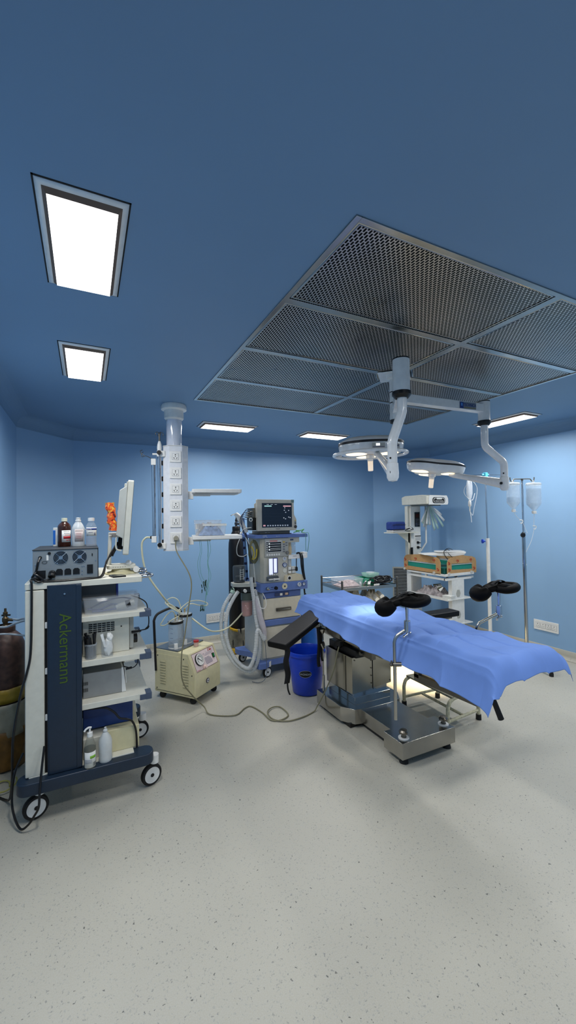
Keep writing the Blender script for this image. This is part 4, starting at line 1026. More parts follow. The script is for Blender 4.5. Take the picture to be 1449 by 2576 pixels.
def cup(c, r, h, label, fill):
    t = thing('clear_cup', c, label, 'cup')
    m = MB(); m.lathe(c, [(.001, .002), (r*.88, .002), (r, h), (r*1.05, h+.002), (r*1.05, h-.006), (r, h-.008)], 26); m.build('cup_body', clear('cup_plastic', (206, 212, 216), .22), t, solid=.001)
    if fill == 'dark':
        q = MB(); rr = random.Random(5)
        for k in range(8):
            a = k*.8; p = Vector(c)+Vector((r*.6*math.cos(a), r*.6*math.sin(a), .01)); tp = p+Vector(((rr.random()-.7)*.04, (rr.random()-.5)*.02, h+.02+.03*rr.random()))
            q.cyl(p, tp, .006, .008, n=8)
        q.build('instrument_handle', black, t)
    return t
cup((.022, 2.638, .8125), .033, .085, 'clear cup holding black instrument handles on the second trolley shelf', 'dark')
t = thing('clear_cup', (.108, 2.645, .8125), 'squarish clear cup stuffed with white gauze beside the cup of black handles', 'cup')
m = MB(); m.prism(rrect(.078, .138, 2.615, 2.672, .012, 3), 'z', .8135, .905); m.build('cup_body', clear('cup_plastic', (206, 212, 216), .22), t)
def blob(c, rx, ry, rz, seed, m, name, par, amp=.35):
    r = random.Random(seed); ph = [r.random()*6.28 for _ in range(6)]
    q = MB(); n = 18; k = 12
    def f(u, v):
        a = u*2*math.pi; b = math.pi*v
        d = 1+amp*(math.sin(3*a+ph[0])*math.sin(4*b+ph[1])+.5*math.sin(6*a+ph[2])*math.sin(5*b+ph[3]))*.5
        return (c[0]+rx*d*math.cos(a)*math.sin(b), c[1]+ry*d*math.sin(a)*math.sin(b), c[2]-rz*d*math.cos(b))
    q.grid(f, n, k); return q.build(name, m, par, ang=60)
blob((.115, 2.645, .865), .024, .022, .05, 2, tissue, 'gauze', t); blob((.122, 2.645, .92), .018, .018, .025, 4, tissue, 'gauze', t)
m = MB(); m.hexa([(.092, 2.625, .87), (.105, 2.625, .865), (.105, 2.629, .865), (.092, 2.629, .87)], [(.072, 2.62, .945), (.086, 2.62, .95), (.086, 2.624, .95), (.072, 2.624, .945)]); m.build('tape_tab', tissue, t)
t = device('recorder', -.02, .19, 2.68, 3.05, .5705, .715, mat('silver_case', (158, 160, 160), .35, .5), 'silver unit with white front on the third trolley shelf')
m = MB(); m.hexa([(.19, 2.68, .5705), (.215, 2.68, .5705), (.215, 3.05, .5705), (.19, 3.05, .5705)], [(.188, 2.68, .72), (.20, 2.68, .72), (.20, 3.05, .72), (.188, 3.05, .72)]); m.build('front_panel', plastic_w, t, bevel=.003)
m = MB()
for j in range(6):
    m.box(-.018+j*.0045, -.016+j*.0045, 2.677, 2.681, .61, .63); m.box(-.018+j*.0045, -.016+j*.0045, 2.677, 2.681, .648, .666)
m.build('vent_slot', dark, t)
t = thing('folded_papers', (.215, 2.8, .5705), 'white papers leaning on the front of the silver unit', 'papers')
m = MB(); m.hexa([(.218, 2.74, .6), (.224, 2.74, .6), (.224, 2.95, .6), (.218, 2.95, .6)], [(.206, 2.74, .725), (.212, 2.74, .725), (.212, 2.95, .725), (.206, 2.95, .725)]); m.build('paper_sheet', paper, t)
t = device('suction_pump_box', -.02, .255, 2.72, 3.12, .37, .53, mat('royal_navy', (22, 56, 116), .35), 'deep blue box on the two cream boxes at the bottom of the trolley')
device('foot_switch_box', .10, .285, 2.655, 2.95, .238, .368, cream, 'cream box at the bottom right of the trolley deck')
device('cream_carton', -.02, .095, 2.64, 2.95, .238, .355, cream_white, 'off-white box at the bottom left of the trolley deck behind the pump bottle')
t = thing('black_cable', (.20, 2.64, .24), 'thick black cable arching over the blue box at the bottom of the trolley', 'cable')
m = MB(); m.tube(spline([(-.03, 2.66, .52), (.04, 2.63, .525), (.10, 2.63, .515), (.145, 2.63, .48), (.175, 2.63, .44), (.215, 2.63, .425), (.245, 2.64, .40), (.265, 2.64, .34), (.27, 2.645, .24)], 8), .006, 8); m.build('cable_run', black, t)
t = thing('monitor_lead', (.35, 2.75, 1.0), 'thin black lead hanging in a knot at the right end of the trolley shelves', 'cable')
m = MB(); m.tube(spline([(.25, 2.72, 1.14), (.30, 2.70, 1.12), (.335, 2.69, 1.09), (.345, 2.69, 1.04), (.35, 2.69, .98), (.345, 2.69, .945), (.325, 2.69, .925), (.335, 2.69, .935), (.35, 2.69, .945), (.34, 2.69, .93), (.30, 2.69, .925), (.26, 2.70, .92)], 7), .0035, 8); m.cyl((.25, 2.70, .918), (.305, 2.69, .922), .009, .006, n=10)
m.tube(spline([(.20, 2.72, .712), (.25, 2.70, .70), (.28, 2.70, .72), (.285, 2.7, .76)], 6), .003, 6); m.cyl((.215, 2.70, .698), (.25, 2.70, .702), .007, n=8); m.build('lead', black, t)
PB = (.02, 2.590, .238)
PB = (.015, 2.575, .2325)
t = thing('pump_bottle', PB, 'pump bottle of dark hand rub with white label standing on the trolley bottom beam', 'pump bottle')
m = MB(); m.lathe(PB, [(.001, .001), (.03, 0), (.0305, .003), (.0305, .11), (.027, .125), (.015, .165), (.0125, .17)], 24); m.build('body', clear('grey_clear_bottle', (150, 152, 138), .4), t)
m = MB(); m.lathe(PB, [(.001, .002), (.0295, .002), (.0295, .105), (.001, .105)], 22); m.build('liquid', dkliquid, t)
l = wrap(PB, .031, -150, -20, .006, .09, paper, t); wrap(PB, .0314, -90, -30, .055, .07, mat('leaf_green', (130, 186, 60), .6), l, 'print_band')
for z in (.03, .036, .042, .048): wrap(PB, .0314, -140, -70, z, z+.0018, inkgrey, l, 'print_line')
for k in range(5): wrap(PB, .0314, -60+k*7, -57+k*7, .012, .032, ink, l, 'print_bar', 1)
m = MB(); m.lathe(PB, [(.0145, .165), (.0145, .188), (.005, .19), (.005, .21)], 18); m.tube(spline([tuple(Vector(PB)+Vector(q)) for q in ((.008, 0, .213), (-.006, -.002, .216), (-.02, -.005, .21), (-.028, -.007, .2))], 5), .0055, 8); m.build('pump', plastic_w, t)
PC = (.095, 2.60, .2325)
t = thing('distilled_water_bottle', PC, 'empty translucent white bottle standing beside the pump bottle on the trolley beam', 'bottle')
m = MB(); m.lathe(PC, [(.001, .002), (.033, 0), (.037, .01), (.034, .03), (.036, .05), (.036, .11), (.03, .13), (.015, .155), (.010, .16), (.0105, .166), (.013, .168), (.011, .175), (.005, .18), (.007, .186), (.001, .19)], 26); m.build('body', milky, t)

# ------------------------------------------------------------ brown cylinder and amber bag at the left edge
def cylinder(name, c, r, h, m, label, valve_m, tp=1.):
    t = thing(name, c, label, 'gas cylinder')
    b = MB(); b.lathe(c, [(.001, .006), (r*.9, 0), (r, .02), (r, h*.83), (r*.96, h*.88), (r*.8, h*.935), (r*.5, h*.975), (r*.42, h*.99), (r*.42, h)], 36); b.build('cylinder_body', m, t)
    b = MB(); b.lathe(c, [(r*.48, h-.03), (r*.5, h-.025), (r*.5, h+.012), (r*.44, h+.02)], 28); b.build('neck_ring', m, t)
    C2 = Vector(c)+Vector((0, 0, h))
    b = MB(); b.lathe(C2, [(.026, .012), (.016, .02), (.014, .035), (.019, .045), (.019, .066), (.012, .074), (.011, .086), (.014, .09), (.014, .105), (.008, .108), (.007, .13), (.001, .131)], 16)
    b.cyl(C2+Vector((0, 0, .056)), C2+Vector((.045, -.01, .05)), .009, n=10); b.build('valve', valve_m, t)
    return t
t = cylinder('gas_cylinder', (-.485, 3.30, .0), .115, .90, cylbrn, 'brown gas cylinder at the left edge of the picture, behind the trolley', brass)
m = MB(); m.cyl((-.505, 3.30, .985), (-.455, 3.29, .985), .006, n=8); m.build('valve_key', black, t)
m = MB(); m.tube(spline([(-.44, 3.29, .955), (-.40, 3.2, .965), (-.36, 3.1, .99), (-.318, 3.0, 1.0)], 6), .007, 8); m.tube(spline([(-.53, 3.2, .935), (-.46, 3.16, .935), (-.40, 3.1, .965), (-.35, 3.05, .985), (-.316, 3.0, .985)], 6), .007, 8)
m.tube(spline([(-.56, 3.17, .885), (-.48, 3.15, .895), (-.40, 3.13, .885), (-.32, 3.1, .87)], 6), .006, 8); m.build('gas_hose', mat('grey_hose', (150, 160, 166), .4), t)
def sleeve(name, c, prof, m, label, cat, seed, par=None, n=48, amp=.012, solid=.0015):
    r = random.Random(seed); ph = [r.random()*6.28 for _ in range(8)]; q = MB(); k = len(prof)
    vs = []
    for j, (rr, z) in enumerate(prof):
        for i in range(n):
            a = 2*math.pi*i/n; d = amp*(math.sin(5*a+ph[0]+z*9)+.7*math.sin(9*a+ph[1]-z*17)+.5*math.sin(14*a+ph[2]+z*31))
            vs.append((c[0]+(rr+d)*math.cos(a), c[1]+(rr+d)*math.sin(a), c[2]+z+.6*d))
    q.add(vs, [(j*n+i, j*n+(i+1) % n, (j+1)*n+(i+1) % n, (j+1)*n+i) for j in range(k-1) for i in range(n)])
    o = q.build(name, m, par, solid=solid, ang=70)
    return solo(o, label, cat) if par is None else o
ZB = [(.15, .012), (.16, .04), (.155, .1), (.16, .16), (.15, .22), (.155, .28), (.15, .34)]
t = thing('waste_bag', (-.485, 3.30, .0), 'amber and clear plastic sheeting wrapped round the lower half of the brown gas cylinder', 'plastic bag')
sleeve('amber_sheet', (-.485, 3.30, 0), [(.125, .012)]+[(.128, .02+.03*k) for k in range(9)], amber, None, None, 3, t, amp=.0045)
sleeve('clear_sheet', (-.485, 3.30, 0), [(.129, .22+.03*k) for k in range(8)], mat('grimy_clear_sheet', (150, 146, 128), .4, var=.2, scale=14, bump=.6, alpha=.85), None, None, 5, t, amp=.0055)
sleeve('yellow_sheet', (-.485, 3.30, 0), [(.127, .44+.03*k) for k in range(4)], mat('dull_yellow_sheet', (134, 110, 28), .45, var=.3, scale=14, bump=.5), None, None, 8, t, amp=.0045)
t = thing('floor_cable', (-.43, 3.0, .0), 'loose pale yellow cable coil on the floor under the left edge of the trolley', 'cable')
m = MB(); m.tube(spline([(-.47+.05*math.cos(a*.7)+.004*a, 3.0+.07*math.sin(a*.7), .008+.002*a) for a in range(11)], 6), .0045, 8); m.build('cable_run', mat('pale_yellow_cord', (170, 166, 90), .5), t)

# ------------------------------------------------------------ black cylinder against the back wall
t = cylinder('gas_cylinder', (1.645, 4.76, 0), .098, 1.50, cylblk, 'tall black gas cylinder beside the anaesthesia machine', mat('dark_valve', (60, 58, 54), .35, .7))
m = MB(); m.cyl((1.56, 4.70, 1.652), (1.645, 4.75, 1.682), .0055, n=8); m.build('valve_key', darksteel, t)
m = MB(); m.lathe((1.69, 4.675, 1.43), [(.026, -.012), (.026, .012), (.001, .014)], 16, axis=(.3, -.95, 0)); m.build('label_disc', paper, t)
t = thing('cylinder_cover', (1.645, 4.76, 0), 'yellow edged clear bag wrapped round the foot of the black gas cylinder', 'plastic bag')
sleeve('clear_sheet', (1.645, 4.76, 0), [(.104, .06+.03*k) for k in range(9)], dirtybag, None, None, 12, t, amp=.005)
sleeve('yellow_hem', (1.645, 4.76, 0), [(.104, .004), (.112, .02), (.11, .05), (.105, .07)], yellowbag, None, None, 14, t, amp=.005)
m = MB(); m.add([(1.54, 4.73, .32), (1.56, 4.66, .315), (1.61, 4.645, .30), (1.61, 4.643, .27), (1.56, 4.657, .285), (1.54, 4.73, .29)], [(0, 1, 2, 3, 4, 5)]); m.build('yellow_flap', yellowbag, t, solid=.003)

# ------------------------------------------------------------ suction unit
SM = Matrix.Translation((.835, 3.535, 0)) @ Matrix.Rotation(math.atan2(.235, .30), 4, 'Z')   # local x along front, y to the back
def suction():
    t = thing('suction_machine', SM @ Vector((.18, .22, 0)), 'cream wheeled suction pump with pressure gauge and two clear jars', 'suction machine')
    W_, D_ = .372, .455; z0, z1 = .062, .435
    m = MB(SM); m.prism([(0, z0), (D_, z0), (D_, z1+.012), (.075, z1+.002), (0, .268)], 'x', 0, W_); body = m.build('casing', cream, t, bevel=.006)
    # side plate and louvres
    m = MB(SM); m.prism([(.02, .085), (D_-.015, .085), (D_-.015, z1-.03), (.085, z1-.03), (.02, .285)], 'x', -.003, 0); m.build('side_plate', cream, t, bevel=.001)
    m = MB(SM)
    for cy in (.10, .355):
        for k in range(9): m.hexa([(-.003, cy-.035, .15+k*.0235), (-.010, cy-.03, .15+k*.0235), (-.010, cy+.03, .15+k*.0235), (-.003, cy+.035, .15+k*.0235)],
                                  [(-.003, cy-.035, .162+k*.0235), (-.004, cy-.03, .162+k*.0235), (-.004, cy+.03, .162+k*.0235), (-.003, cy+.035, .162+k*.0235)])
    m.build('louvre', mat('cream_louvre', (186, 178, 140), .45), t)
    m = MB(SM)
    for (y, z) in ((.03, .1), (.03, .26), (D_-.03, .1), (D_-.04, z1-.045), (.12, z1-.045)): m.cyl((-.003, y, z), (-.006, y, z), .005, n=8)
    m.box(-.0035, -.002, .02, D_-.015, .083, .086); m.build('screw_head', ink, t)
    # sloping control panel: plane through (y=0,z=.268) and (y=.075,z=.437)
    sl = Vector((0, .075, .169)).normalized(); o0 = SM @ Vector((W_/2, .0375, .3525)); R3 = SM.to_3x3()
    P = face(o0, R3 @ Vector((1, 0, 0)), R3 @ sl)
    m = MB(P); m.box(-.155, .155, -.082, .078, 0, .0015); cp = m.build('control_panel', pinkpanel, t)
    m = MB(P)
    for a in ((-.155, .155, .075, .078), (-.155, .155, -.082, -.079), (-.155, -.152, -.08, .078), (.152, .155, -.08, .078)): m.box(*a, .0015, .0025)
    m.build('panel_border', mat('maroon_line', (84, 28, 26), .5), cp)
    m = MB(P)
    m.lathe((-.078, .012, .002), [(.052, 0), (.052, .012), (.049, .014)], 36, 0, axis=P.to_3x3() @ Vector((0, 0, 1))) if False else None
    ax = (0, 0, 1)
    m.lathe((-.078, .010, .0015), [(.053, 0), (.053, .012), (.05, .0135)], 36, 0); m.lathe((-.078, .010, .0015), [(.05, .0135), (.047, .016), (.042, .0145)], 36, 1); m.lathe((-.078, .010, .0015), [(.043, .011), (.001, .011)], 36, 2)
    g = m.build('vacuum_gauge', [ink, plastic_w, paper], t)
    m = MB(P); m.tube([(-.078+.028*math.cos(rad(a)), .010+.028*math.sin(rad(a)), .013) for a in range(-45, 226, 15)], .0016, 5, 0)
    m.hexa([(-.100, .024, .0135), (-.096, .03, .0135), (-.055, -.012, .0135), (-.057, -.014, .0135)], [(-.100, .024, .0145), (-.096, .03, .0145), (-.055, -.012, .0145), (-.057, -.014, .0145)]); m.ball((-.093, .022, .0145), .006, 8, sz=.3)
    for a in range(-45, 226, 27): m.cyl((-.078+.032*math.cos(rad(a)), .01+.032*math.sin(rad(a)), .0128), (-.078+.038*math.cos(rad(a)), .01+.038*math.sin(rad(a)), .0128), .0009, n=5)
    m.build('gauge_dial', ink, g)
    m = MB(P); m.lathe((-.045, -.068, .0015), [(.018, 0), (.018, .012), (.014, .014), (.014, .028), (.012, .03), (.001, .03)], 20); m.build('regulator_knob', mat('blush_plastic', (226, 196, 186), .4), t)
    m = MB(P); m.box(.105, .135, -.028, .014, .0015, .006, 0); m.hexa([(.110, -.022, .006), (.130, -.022, .006), (.130, .008, .006), (.110, .008, .006)], [(.110, -.022, .008), (.130, -.022, .008), (.130, .008, .014), (.110, .008, .014)], 1); m.build('rocker_switch', [black, mat('switch_green', (24, 120, 60), .3)], t)
    m = MB(P)
    for k, (x0, x1) in enumerate(((.02, .062), (.02, .078), (.02, .085), (.02, .09), (.022, .092), (.024, .09))): m.box(x0-.025, x1, -.002-k*.0105, .003-k*.0105, .0015, .0022, 0)
    for k in range(3): m.box(.025-.01*k, .128-.004*k, .036-k*.008, .038-k*.008, .0015, .0022, 0)
    m.box(.035, .125, .044, .0445, .0015, .0022, 0); m.box(.035, .0355, .044, .063, .0015, .0022, 0); m.box(.1245, .125, .044, .063, .0015, .0022, 0)
    m.box(.07, .08, .048, .058, .0015, .0024, 1); m.box(.092, .118, .048, .059, .0015, .0024, 1); m.box(-.145, -.10, -.0745, -.071, .0015, .0022, 1)
    m.build('panel_print', [inkgrey, inkred], cp)
    text('panel_lettering', 'CE', .016, P @ Matrix.Translation((0, .038, .0018)), inkgrey, cp)
    m = MB(P); m.tube(spline([(.07, .062, .002), (.08, .073, .002), (.085, .064, .002), (.093, .07, .002), (.10, .065, .002), (.115, .07, .002)], 4), .0013, 5); m.build('panel_script', inkred, cp)
    m = MB(SM); m.lathe((.175, -.001, .165), [(.022, 0), (.022, .004), (.017, .005)], 28, 0, axis=(0, -1, 0)); m.lathe((.175, -.001, .165), [(.017, .005), (.001, .005)], 28, 1, axis=(0, -1, 0)); m.box(.165, .185, -.008, -.005, .162, .168, 0); m.build('round_badge', [mat('badge_navy', (40, 34, 74), .4), paper], t)
    # metal tray on top and jars
    m = MB(SM); m.box(.004, W_-.004, .19, D_-.004, z1+.008, z1+.018); m.build('top_tray', mat('tray_grey', (116, 124, 130), .3, .6), t, bevel=.002)
    ztop = z1+.018
    def jar(x, y, h):
        c = SM @ Vector((x, y, ztop))
        q = MB(); q.lathe(c, [(.001, .003), (.062, .001), (.064, .006), (.064, h)], 34); j = q.build('collection_jar', clearjar, t, solid=.0015)
        q = MB(); q.lathe(c, [(.064, h-.02), (.069, h-.018), (.070, h), (.066, h+.004), (.066, h-.018)], 34); q.build('rim_seal', black, j)
        q = MB(); q.lathe(c, [(.066, h+.003), (.05, h+.008), (.02, h+.018), (.001, h+.02)], 30); q.build('jar_lid', mat('lid_steel', (214, 212, 206), .22, .7), j)
        q = MB(); q.lathe(c+Vector((.0, 0, h+.01)), [(.008, 0), (.008, .035), (.012, .04), (.004, .045)], 12); q.lathe(c+Vector((.028, -.01, h+.006)), [(.005, 0), (.005, .03), (.002, .032)], 10); q.build('hose_nipple', mat('brassy_tan', (176, 160, 110), .4), j)
        q = MB()
        for k in range(4): q.add([(c.x-.058+.004, c.y-.0305-.003*0, c.z+.05+k*.042), (c.x-.036, c.y-.0535, c.z+.05+k*.042), (c.x-.036, c.y-.0535, c.z+.054+k*.042), (c.x-.054, c.y-.0305, c.z+.054+k*.042)], [(0, 1, 2, 3)])
        q.build('graduation', inkblue, j)
        q = MB(); q.lathe(c, [(.067, .0), (.067, .01)], 30); q.build('base_ring', plastic_w, j)
        q = MB(); q.box(c.x-.028, c.x+.002, c.y-.085, c.y-.06, c.z+.0, c.z+.05); q.build('jar_clip', plastic_w, j, bevel=.002)
        return c
    j1 = jar(.088, .285, .235); j2 = jar(.232, .30, .268)
    # rear push handle
    m = MB(SM); m.tube(spline([(-.004, D_-.02, .25), (-.004, D_-.01, .45), (-.004, D_, .66), (.0, D_+.002, .70), (.03, D_+.0, .74), (.09, D_, .755), (.20, D_, .765), (.30, D_, .75), (.36, D_, .70), (W_+.003, D_, .62), (W_+.003, D_-.01, .44), (W_+.003, D_-.02, .25)], 8), .0115, 12); m.build('push_handle', rubber, t)
    for (x, y) in ((.04, .05), (W_-.04, .05), (.04, D_-.06), (W_-.04, D_-.06)):
        c = SM @ Vector((x, y, .03)); q = MB(); ax2 = R3 @ Vector((.8, .6, 0)); q.lathe(c-ax2*.012, [(.001, 0), (.026, 0), (.03, .004), (.03, .02), (.026, .024), (.001, .024)], 22, axis=ax2); o = q.build('castor', rubber, t)
        q = MB(); q.cyl(c, c+Vector((0, 0, .034)), .02, n=14); q.build('fork', black, o)
    # ivory tubing coiled over the jars
    m = MB()
    a = j1+Vector((0, 0, .28)); b = j2+Vector((0, 0, .31))
    m.tube(spline([a, a+Vector((-.03, -.02, .05)), a+Vector((-.075, 0, .02)), a+Vector((-.12, .0, -.04)), a+Vector((-.13, .01, -.07)), a+Vector((-.09, -.02, -.065)), a+Vector((-.04, -.05, -.02)), a+Vector((.02, -.03, .0))], 7), .0055, 8)
    m.tube(spline([a+Vector((.028, -.01, .0)), a+Vector((.02, -.06, .04)), a+Vector((-.05, -.06, .09)), a+Vector((-.08, -.02, .12)), a+Vector((-.03, .0, .10)), a+Vector((.02, 0, .05)), a+Vector((.07, 0, .0))], 7), .0055, 8)
    m.tube(spline([b, b+Vector((.05, -.02, .05)), b+Vector((.13, -.03, .03)), b+Vector((.20, -.03, .02)), b+Vector((.21, -.02, .04)), b+Vector((.14, -.02, .07)), b+Vector((.06, -.0, .07)), b+Vector((0, 0, .04)), b+Vector((-.06, -.02, .0))], 7), .0055, 8)
    m.tube(spline([b+Vector((-.03, 0, .0)), b+Vector((-.06, 0, .09)), b+Vector((-.12, 0, .12)), b+Vector((-.18, -.02, .08)), a+Vector((-.0, 0, .06))], 7), .005, 8)
    m.build('coiled_tubing', clear('translucent_tubing', (214, 214, 190), .75), t)
    return t, j1, j2
_, J1, J2 = suction()
c = SM @ Vector((.215, .155, .4405))
t = thing('specimen_cup', c, 'small clear specimen cup with red lid on top of the cream suction pump', 'cup')
m = MB(); m.lathe(c, [(.001, .002), (.021, 0), (.024, .04)], 20); m.build('cup_body', clear('blush_cup', (222, 190, 186), .7), t)
m = MB(); m.lathe(c, [(.025, .038), (.026, .054), (.001, .056)], 20); m.build('lid', redp, t)
# suction hose: pendant pole -> jar, and jar -> absorber on the anaesthesia machine
t = thing('vacuum_hose', pw(-PHW-.15, -.03, 1.455), 'ivory hose hanging from the pendant pole down to the suction jars', 'hose')
m = MB(); m.tube(spline([pw(-PHW-.115, -.03, 1.455), pw(-PHW-.155, -.035, 1.45), pw(-PHW-.185, -.04, 1.38), pw(-PHW-.15, -.05, 1.16), pw(-PHW-.02, -.03, .94), J2+Vector((-.11, -.02, .34)), J2+Vector((-.04, -.01, .30))], 9), .0085, 10); m.build('hose_run', ivory, t)
t = thing('vacuum_hose', J2+Vector((.06, 0, .2)), 'ivory hose sagging from the suction jars to the anaesthesia machine absorber', 'hose')
m = MB(); m.tube(spline([J2+Vector((.065, -.01, .22)), (1.02, 3.80, .575), (1.13, 3.86, .53), (1.25, 3.92, .53), (1.36, 3.98, .58), (1.44, 4.02, .635), (1.47, 4.04, .66)], 8), .0075, 10); m.build('hose_run', ivory, t)
# green leads hanging from the shelf
t = thing('ecg_leads', pw(PHW+.2, -.1, 1.42), 'thin mint green monitoring leads with dark clips hanging below the pendant lower shelf', 'leads')
m = MB(); rr = random.Random(2)
for k in range(5):
    x = PHW+.09+.075*(k > 1)+.015*(k % 2); 
    m.tube(spline([pw(x, -.1, 1.427), pw(x+.01*rr.random(), -.11, 1.33), pw(x-.015*rr.random(), -.1, 1.22), pw(x+.02*(rr.random()), -.1, 1.10), pw(PHW+.13+.07*rr.random(), -.1, 1.0), pw(PHW+.11+.06*rr.random(), -.1, .93-.14*(k > 2))], 7), .0015, 6)
m.build('lead', lead_grn, t)
m = MB()
for k in range(11):
    m = MB(); x = PHW+.10+.05*rr.random(); z = .98+.09*rr.random(); m.cyl(pw(x, -.1, z), pw(x+.012*(rr.random()-.5), -.11, z-.03), .005, .003, n=6)
    m.build('lead_clip', mat('dark_green_clip', (14, 52, 34), .4), t)
for k in range(4):
    m = MB(); m.cyl(pw(PHW+.09+.05*rr.random(), -.1, .80+.05*rr.random()), pw(PHW+.08+.05*rr.random(), -.1, .79), .004, n=6)
    m.build('lead_clip', mat('dark_green_clip', (14, 52, 34), .4), t)
# ------------------------------------------------------------ anaesthesia machine
FY = 3.86
def fm(x, z, y=FY): return face((x, y, z))
def anaesthesia():
    t = thing('anaesthesia_machine', (1.83, 4.1, 0), 'beige and blue anaesthesia machine on castors carrying the patient monitor', 'anaesthesia machine')
    # chassis
    m = MB(); m.prism([(1.50, 4.44), (1.50, 4.36), (1.60, 4.2), (1.60, 4.0), (1.52, 3.87), (1.54, 3.80), (1.62, 3.80), (1.70, 3.87), (2.0, 3.87), (2.08, 3.80), (2.15, 3.80), (2.16, 3.87), (2.09, 4.0), (2.09, 4.3), (2.16, 4.44)], 'z', .10, .165); m.build('chassis', medblue, t, bevel=.01)
    for (x, y) in ((1.645, 3.855), (2.09, 3.86), (1.58, 4.40), (2.10, 4.40)): castor(None, 'castor', (x, y, .052), .052, (.25, -.97, 0), t, w=.026)
    m = MB(); m.prism(rrect(1.60, 2.065, 3.875, 4.40, .03, 4), 'z', .165, .855); cab = m.build('cabinet', mat('cabinet_side', (176, 180, 178), .4), t)
    m = MB(); m.prism(rrect(1.607, 2.045, 3.862, 3.9, .015, 4), 'z', .185, .495); m.build('door', beige, t, bevel=.003)
    m = MB(); m.box(1.618, 2.048, 3.856, 3.885, .507, .572); m.build('blue_band', medblue, t, bevel=.01)
    m = MB(); m.prism(rrect(1.618, 2.042, 3.86, 3.9, .012, 4), 'z', .578, .786); d = m.build('drawer', beige, t, bevel=.003)
    m = MB(); m.box(1.752, 1.925, 3.842, 3.86, .652, .686); m.build('drawer_handle', darksteel, d, bevel=.005); m = MB(); m.box(1.765, 1.912, 3.838, 3.843, .663, .676); m.build('handle_grip', steel, d)
    m = MB(); m.box(1.622, 2.045, 3.862, 3.9, .79, .852); d = m.build('shallow_drawer', medblue2, t, bevel=.004)
    m = MB(); m.box(1.745, 1.905, 3.855, 3.862, .806, .838, 0); m.box(1.80, 1.828, 3.853, 3.856, .81, .834, 1); m.box(1.86, 1.892, 3.853, 3.856, .812, .834, 2); m.build('drawer_latch', [mat('slate_blue_grip', (60, 70, 104), .4), paper, mat('tan_sticker', (206, 176, 150), .6)], d)
    m = MB(); m.prism(rrect(1.575, 2.125, 3.835, 4.42, .02, 4), 'z', .858, .948); w = m.build('worktop', medblue, t, bevel=.005)
    def dial(x, z, r, mats, par, y=3.834, dp=.012):
        q = MB(); q.lathe((x, y, z), [(r, 0), (r, dp), (r*.82, dp)], 24, 0, axis=(0, -1, 0)); q.lathe((x, y, z), [(r*.82, dp*.7), (.001, dp*.7)], 24, 1, axis=(0, -1, 0)); q.box(x-.001, x+.001, y-dp*.9, y-dp*.7, z, z+r*.6, 2)
        return q.build('pressure_gauge', mats, par)
    dial(2.015, .912, .021, [white, mat('dial_face', (190, 200, 214), .4), ink], w); dial(2.068, .914, .021, [mat('gauge_blue', (52, 74, 130), .3), mat('dial_face', (190, 200, 214), .4), ink], w)
    m = MB(); m.lathe((1.845, 3.834, .906), [(.032, 0), (.030, .005), (.001, .006)], 28, 0, axis=(0, -1, 0), sx=1.); m.lathe((1.845, 3.834, .906), [(.010, .006), (.001, .008)], 14, 1, axis=(0, -1, 0)); m.build('oval_badge', [mat('ivory_badge', (216, 210, 184), .4), brass], w)
    m = MB(); m.lathe((1.65, 3.834, .898), [(.018, 0), (.016, .02), (.001, .024)], 16, 0, axis=(0, -1, 0)); m.lathe((1.745, 3.834, .896), [(.019, 0), (.016, .018), (.001, .018)], 18, 1, axis=(0, -1, 0)); m.box(1.69, 1.72, 3.833, 3.8345, .905, .909, 1); m.box(1.685, 1.72, 3.833, 3.8345, .886, .888, 1); m.build('gas_port', [steel, black], w)
    # upper housing
    m = MB(); m.prism([(1.60, 4.22), (1.60, 3.90), (1.63, 3.868), (1.90, 3.868), (1.90, 4.22)], 'z', .948, 1.408); up = m.build('upper_housing', mat('housing_beige', (196, 192, 176), .42), t, bevel=.004)
    m = MB(); m.box(1.90, 2.05, 4.08, 4.22, .948, 1.408); m.build('bay_back', mat('bay_tan', (196, 176, 140), .5), t)
    m = MB(); m.box(1.90, 2.045, 3.872, 4.1, 1.355, 1.408); m.build('bay_header', mat('housing_beige', (196, 192, 176), .42), t, bevel=.003)
    m = MB(); m.box(1.935, 1.972, 3.869, 3.873, 1.375, 1.39); m.build('header_label', mat('slate_blue_grip', (60, 70, 104), .4), t)
    m = MB(); m.prism([(1.85, .948), (2.085, .948), (2.085, .985), (2.055, 1.012), (2.0, 1.028), (1.86, 1.012)], 'y', 3.845, 3.98); m.build('lower_shroud', mat('shroud_tan', (206, 196, 168), .42), t, bevel=.005)
    m = MB(); m.lathe((1.906, 3.844, .985), [(.023, 0), (.02, .004), (.016, .004)], 22, 0, axis=(0, -1, 0)); m.lathe((1.906, 3.844, .985), [(.016, .002), (.001, .002)], 22, 1, axis=(0, -1, 0)); m.build('outlet_port', [plastic_w, black], t)
    # ventilator screen block
    m = MB(); m.box(1.632, 1.905, 3.852, 3.87, 1.214, 1.405); s = m.build('ventilator_panel', greyplastic, t, bevel=.006)
    m = MB(); m.box(1.645, 1.825, 3.849, 3.853, 1.262, 1.382); m.build('display_bezel', mat('bezel_light', (206, 206, 200), .4), s)
    m = MB(); m.box(1.648, 1.818, 3.847, 3.85, 1.268, 1.366); m.build('ventilator_display', mat('lcd_dark', (38, 40, 44), .12), s)
    m = MB()
    for z in (1.345, 1.322, 1.30, 1.285): m.box(1.695, 1.812, 3.8462, 3.847, z, z+.0022, 0)
    for k in range(5): m.box(1.653, 1.664, 3.8462, 3.847, 1.275+k*.018, 1.282+k*.018, 0)
    for k in range(3): m.box(1.676, 1.69, 3.8462, 3.847, 1.282+k*.03, 1.298+k*.03, 0)
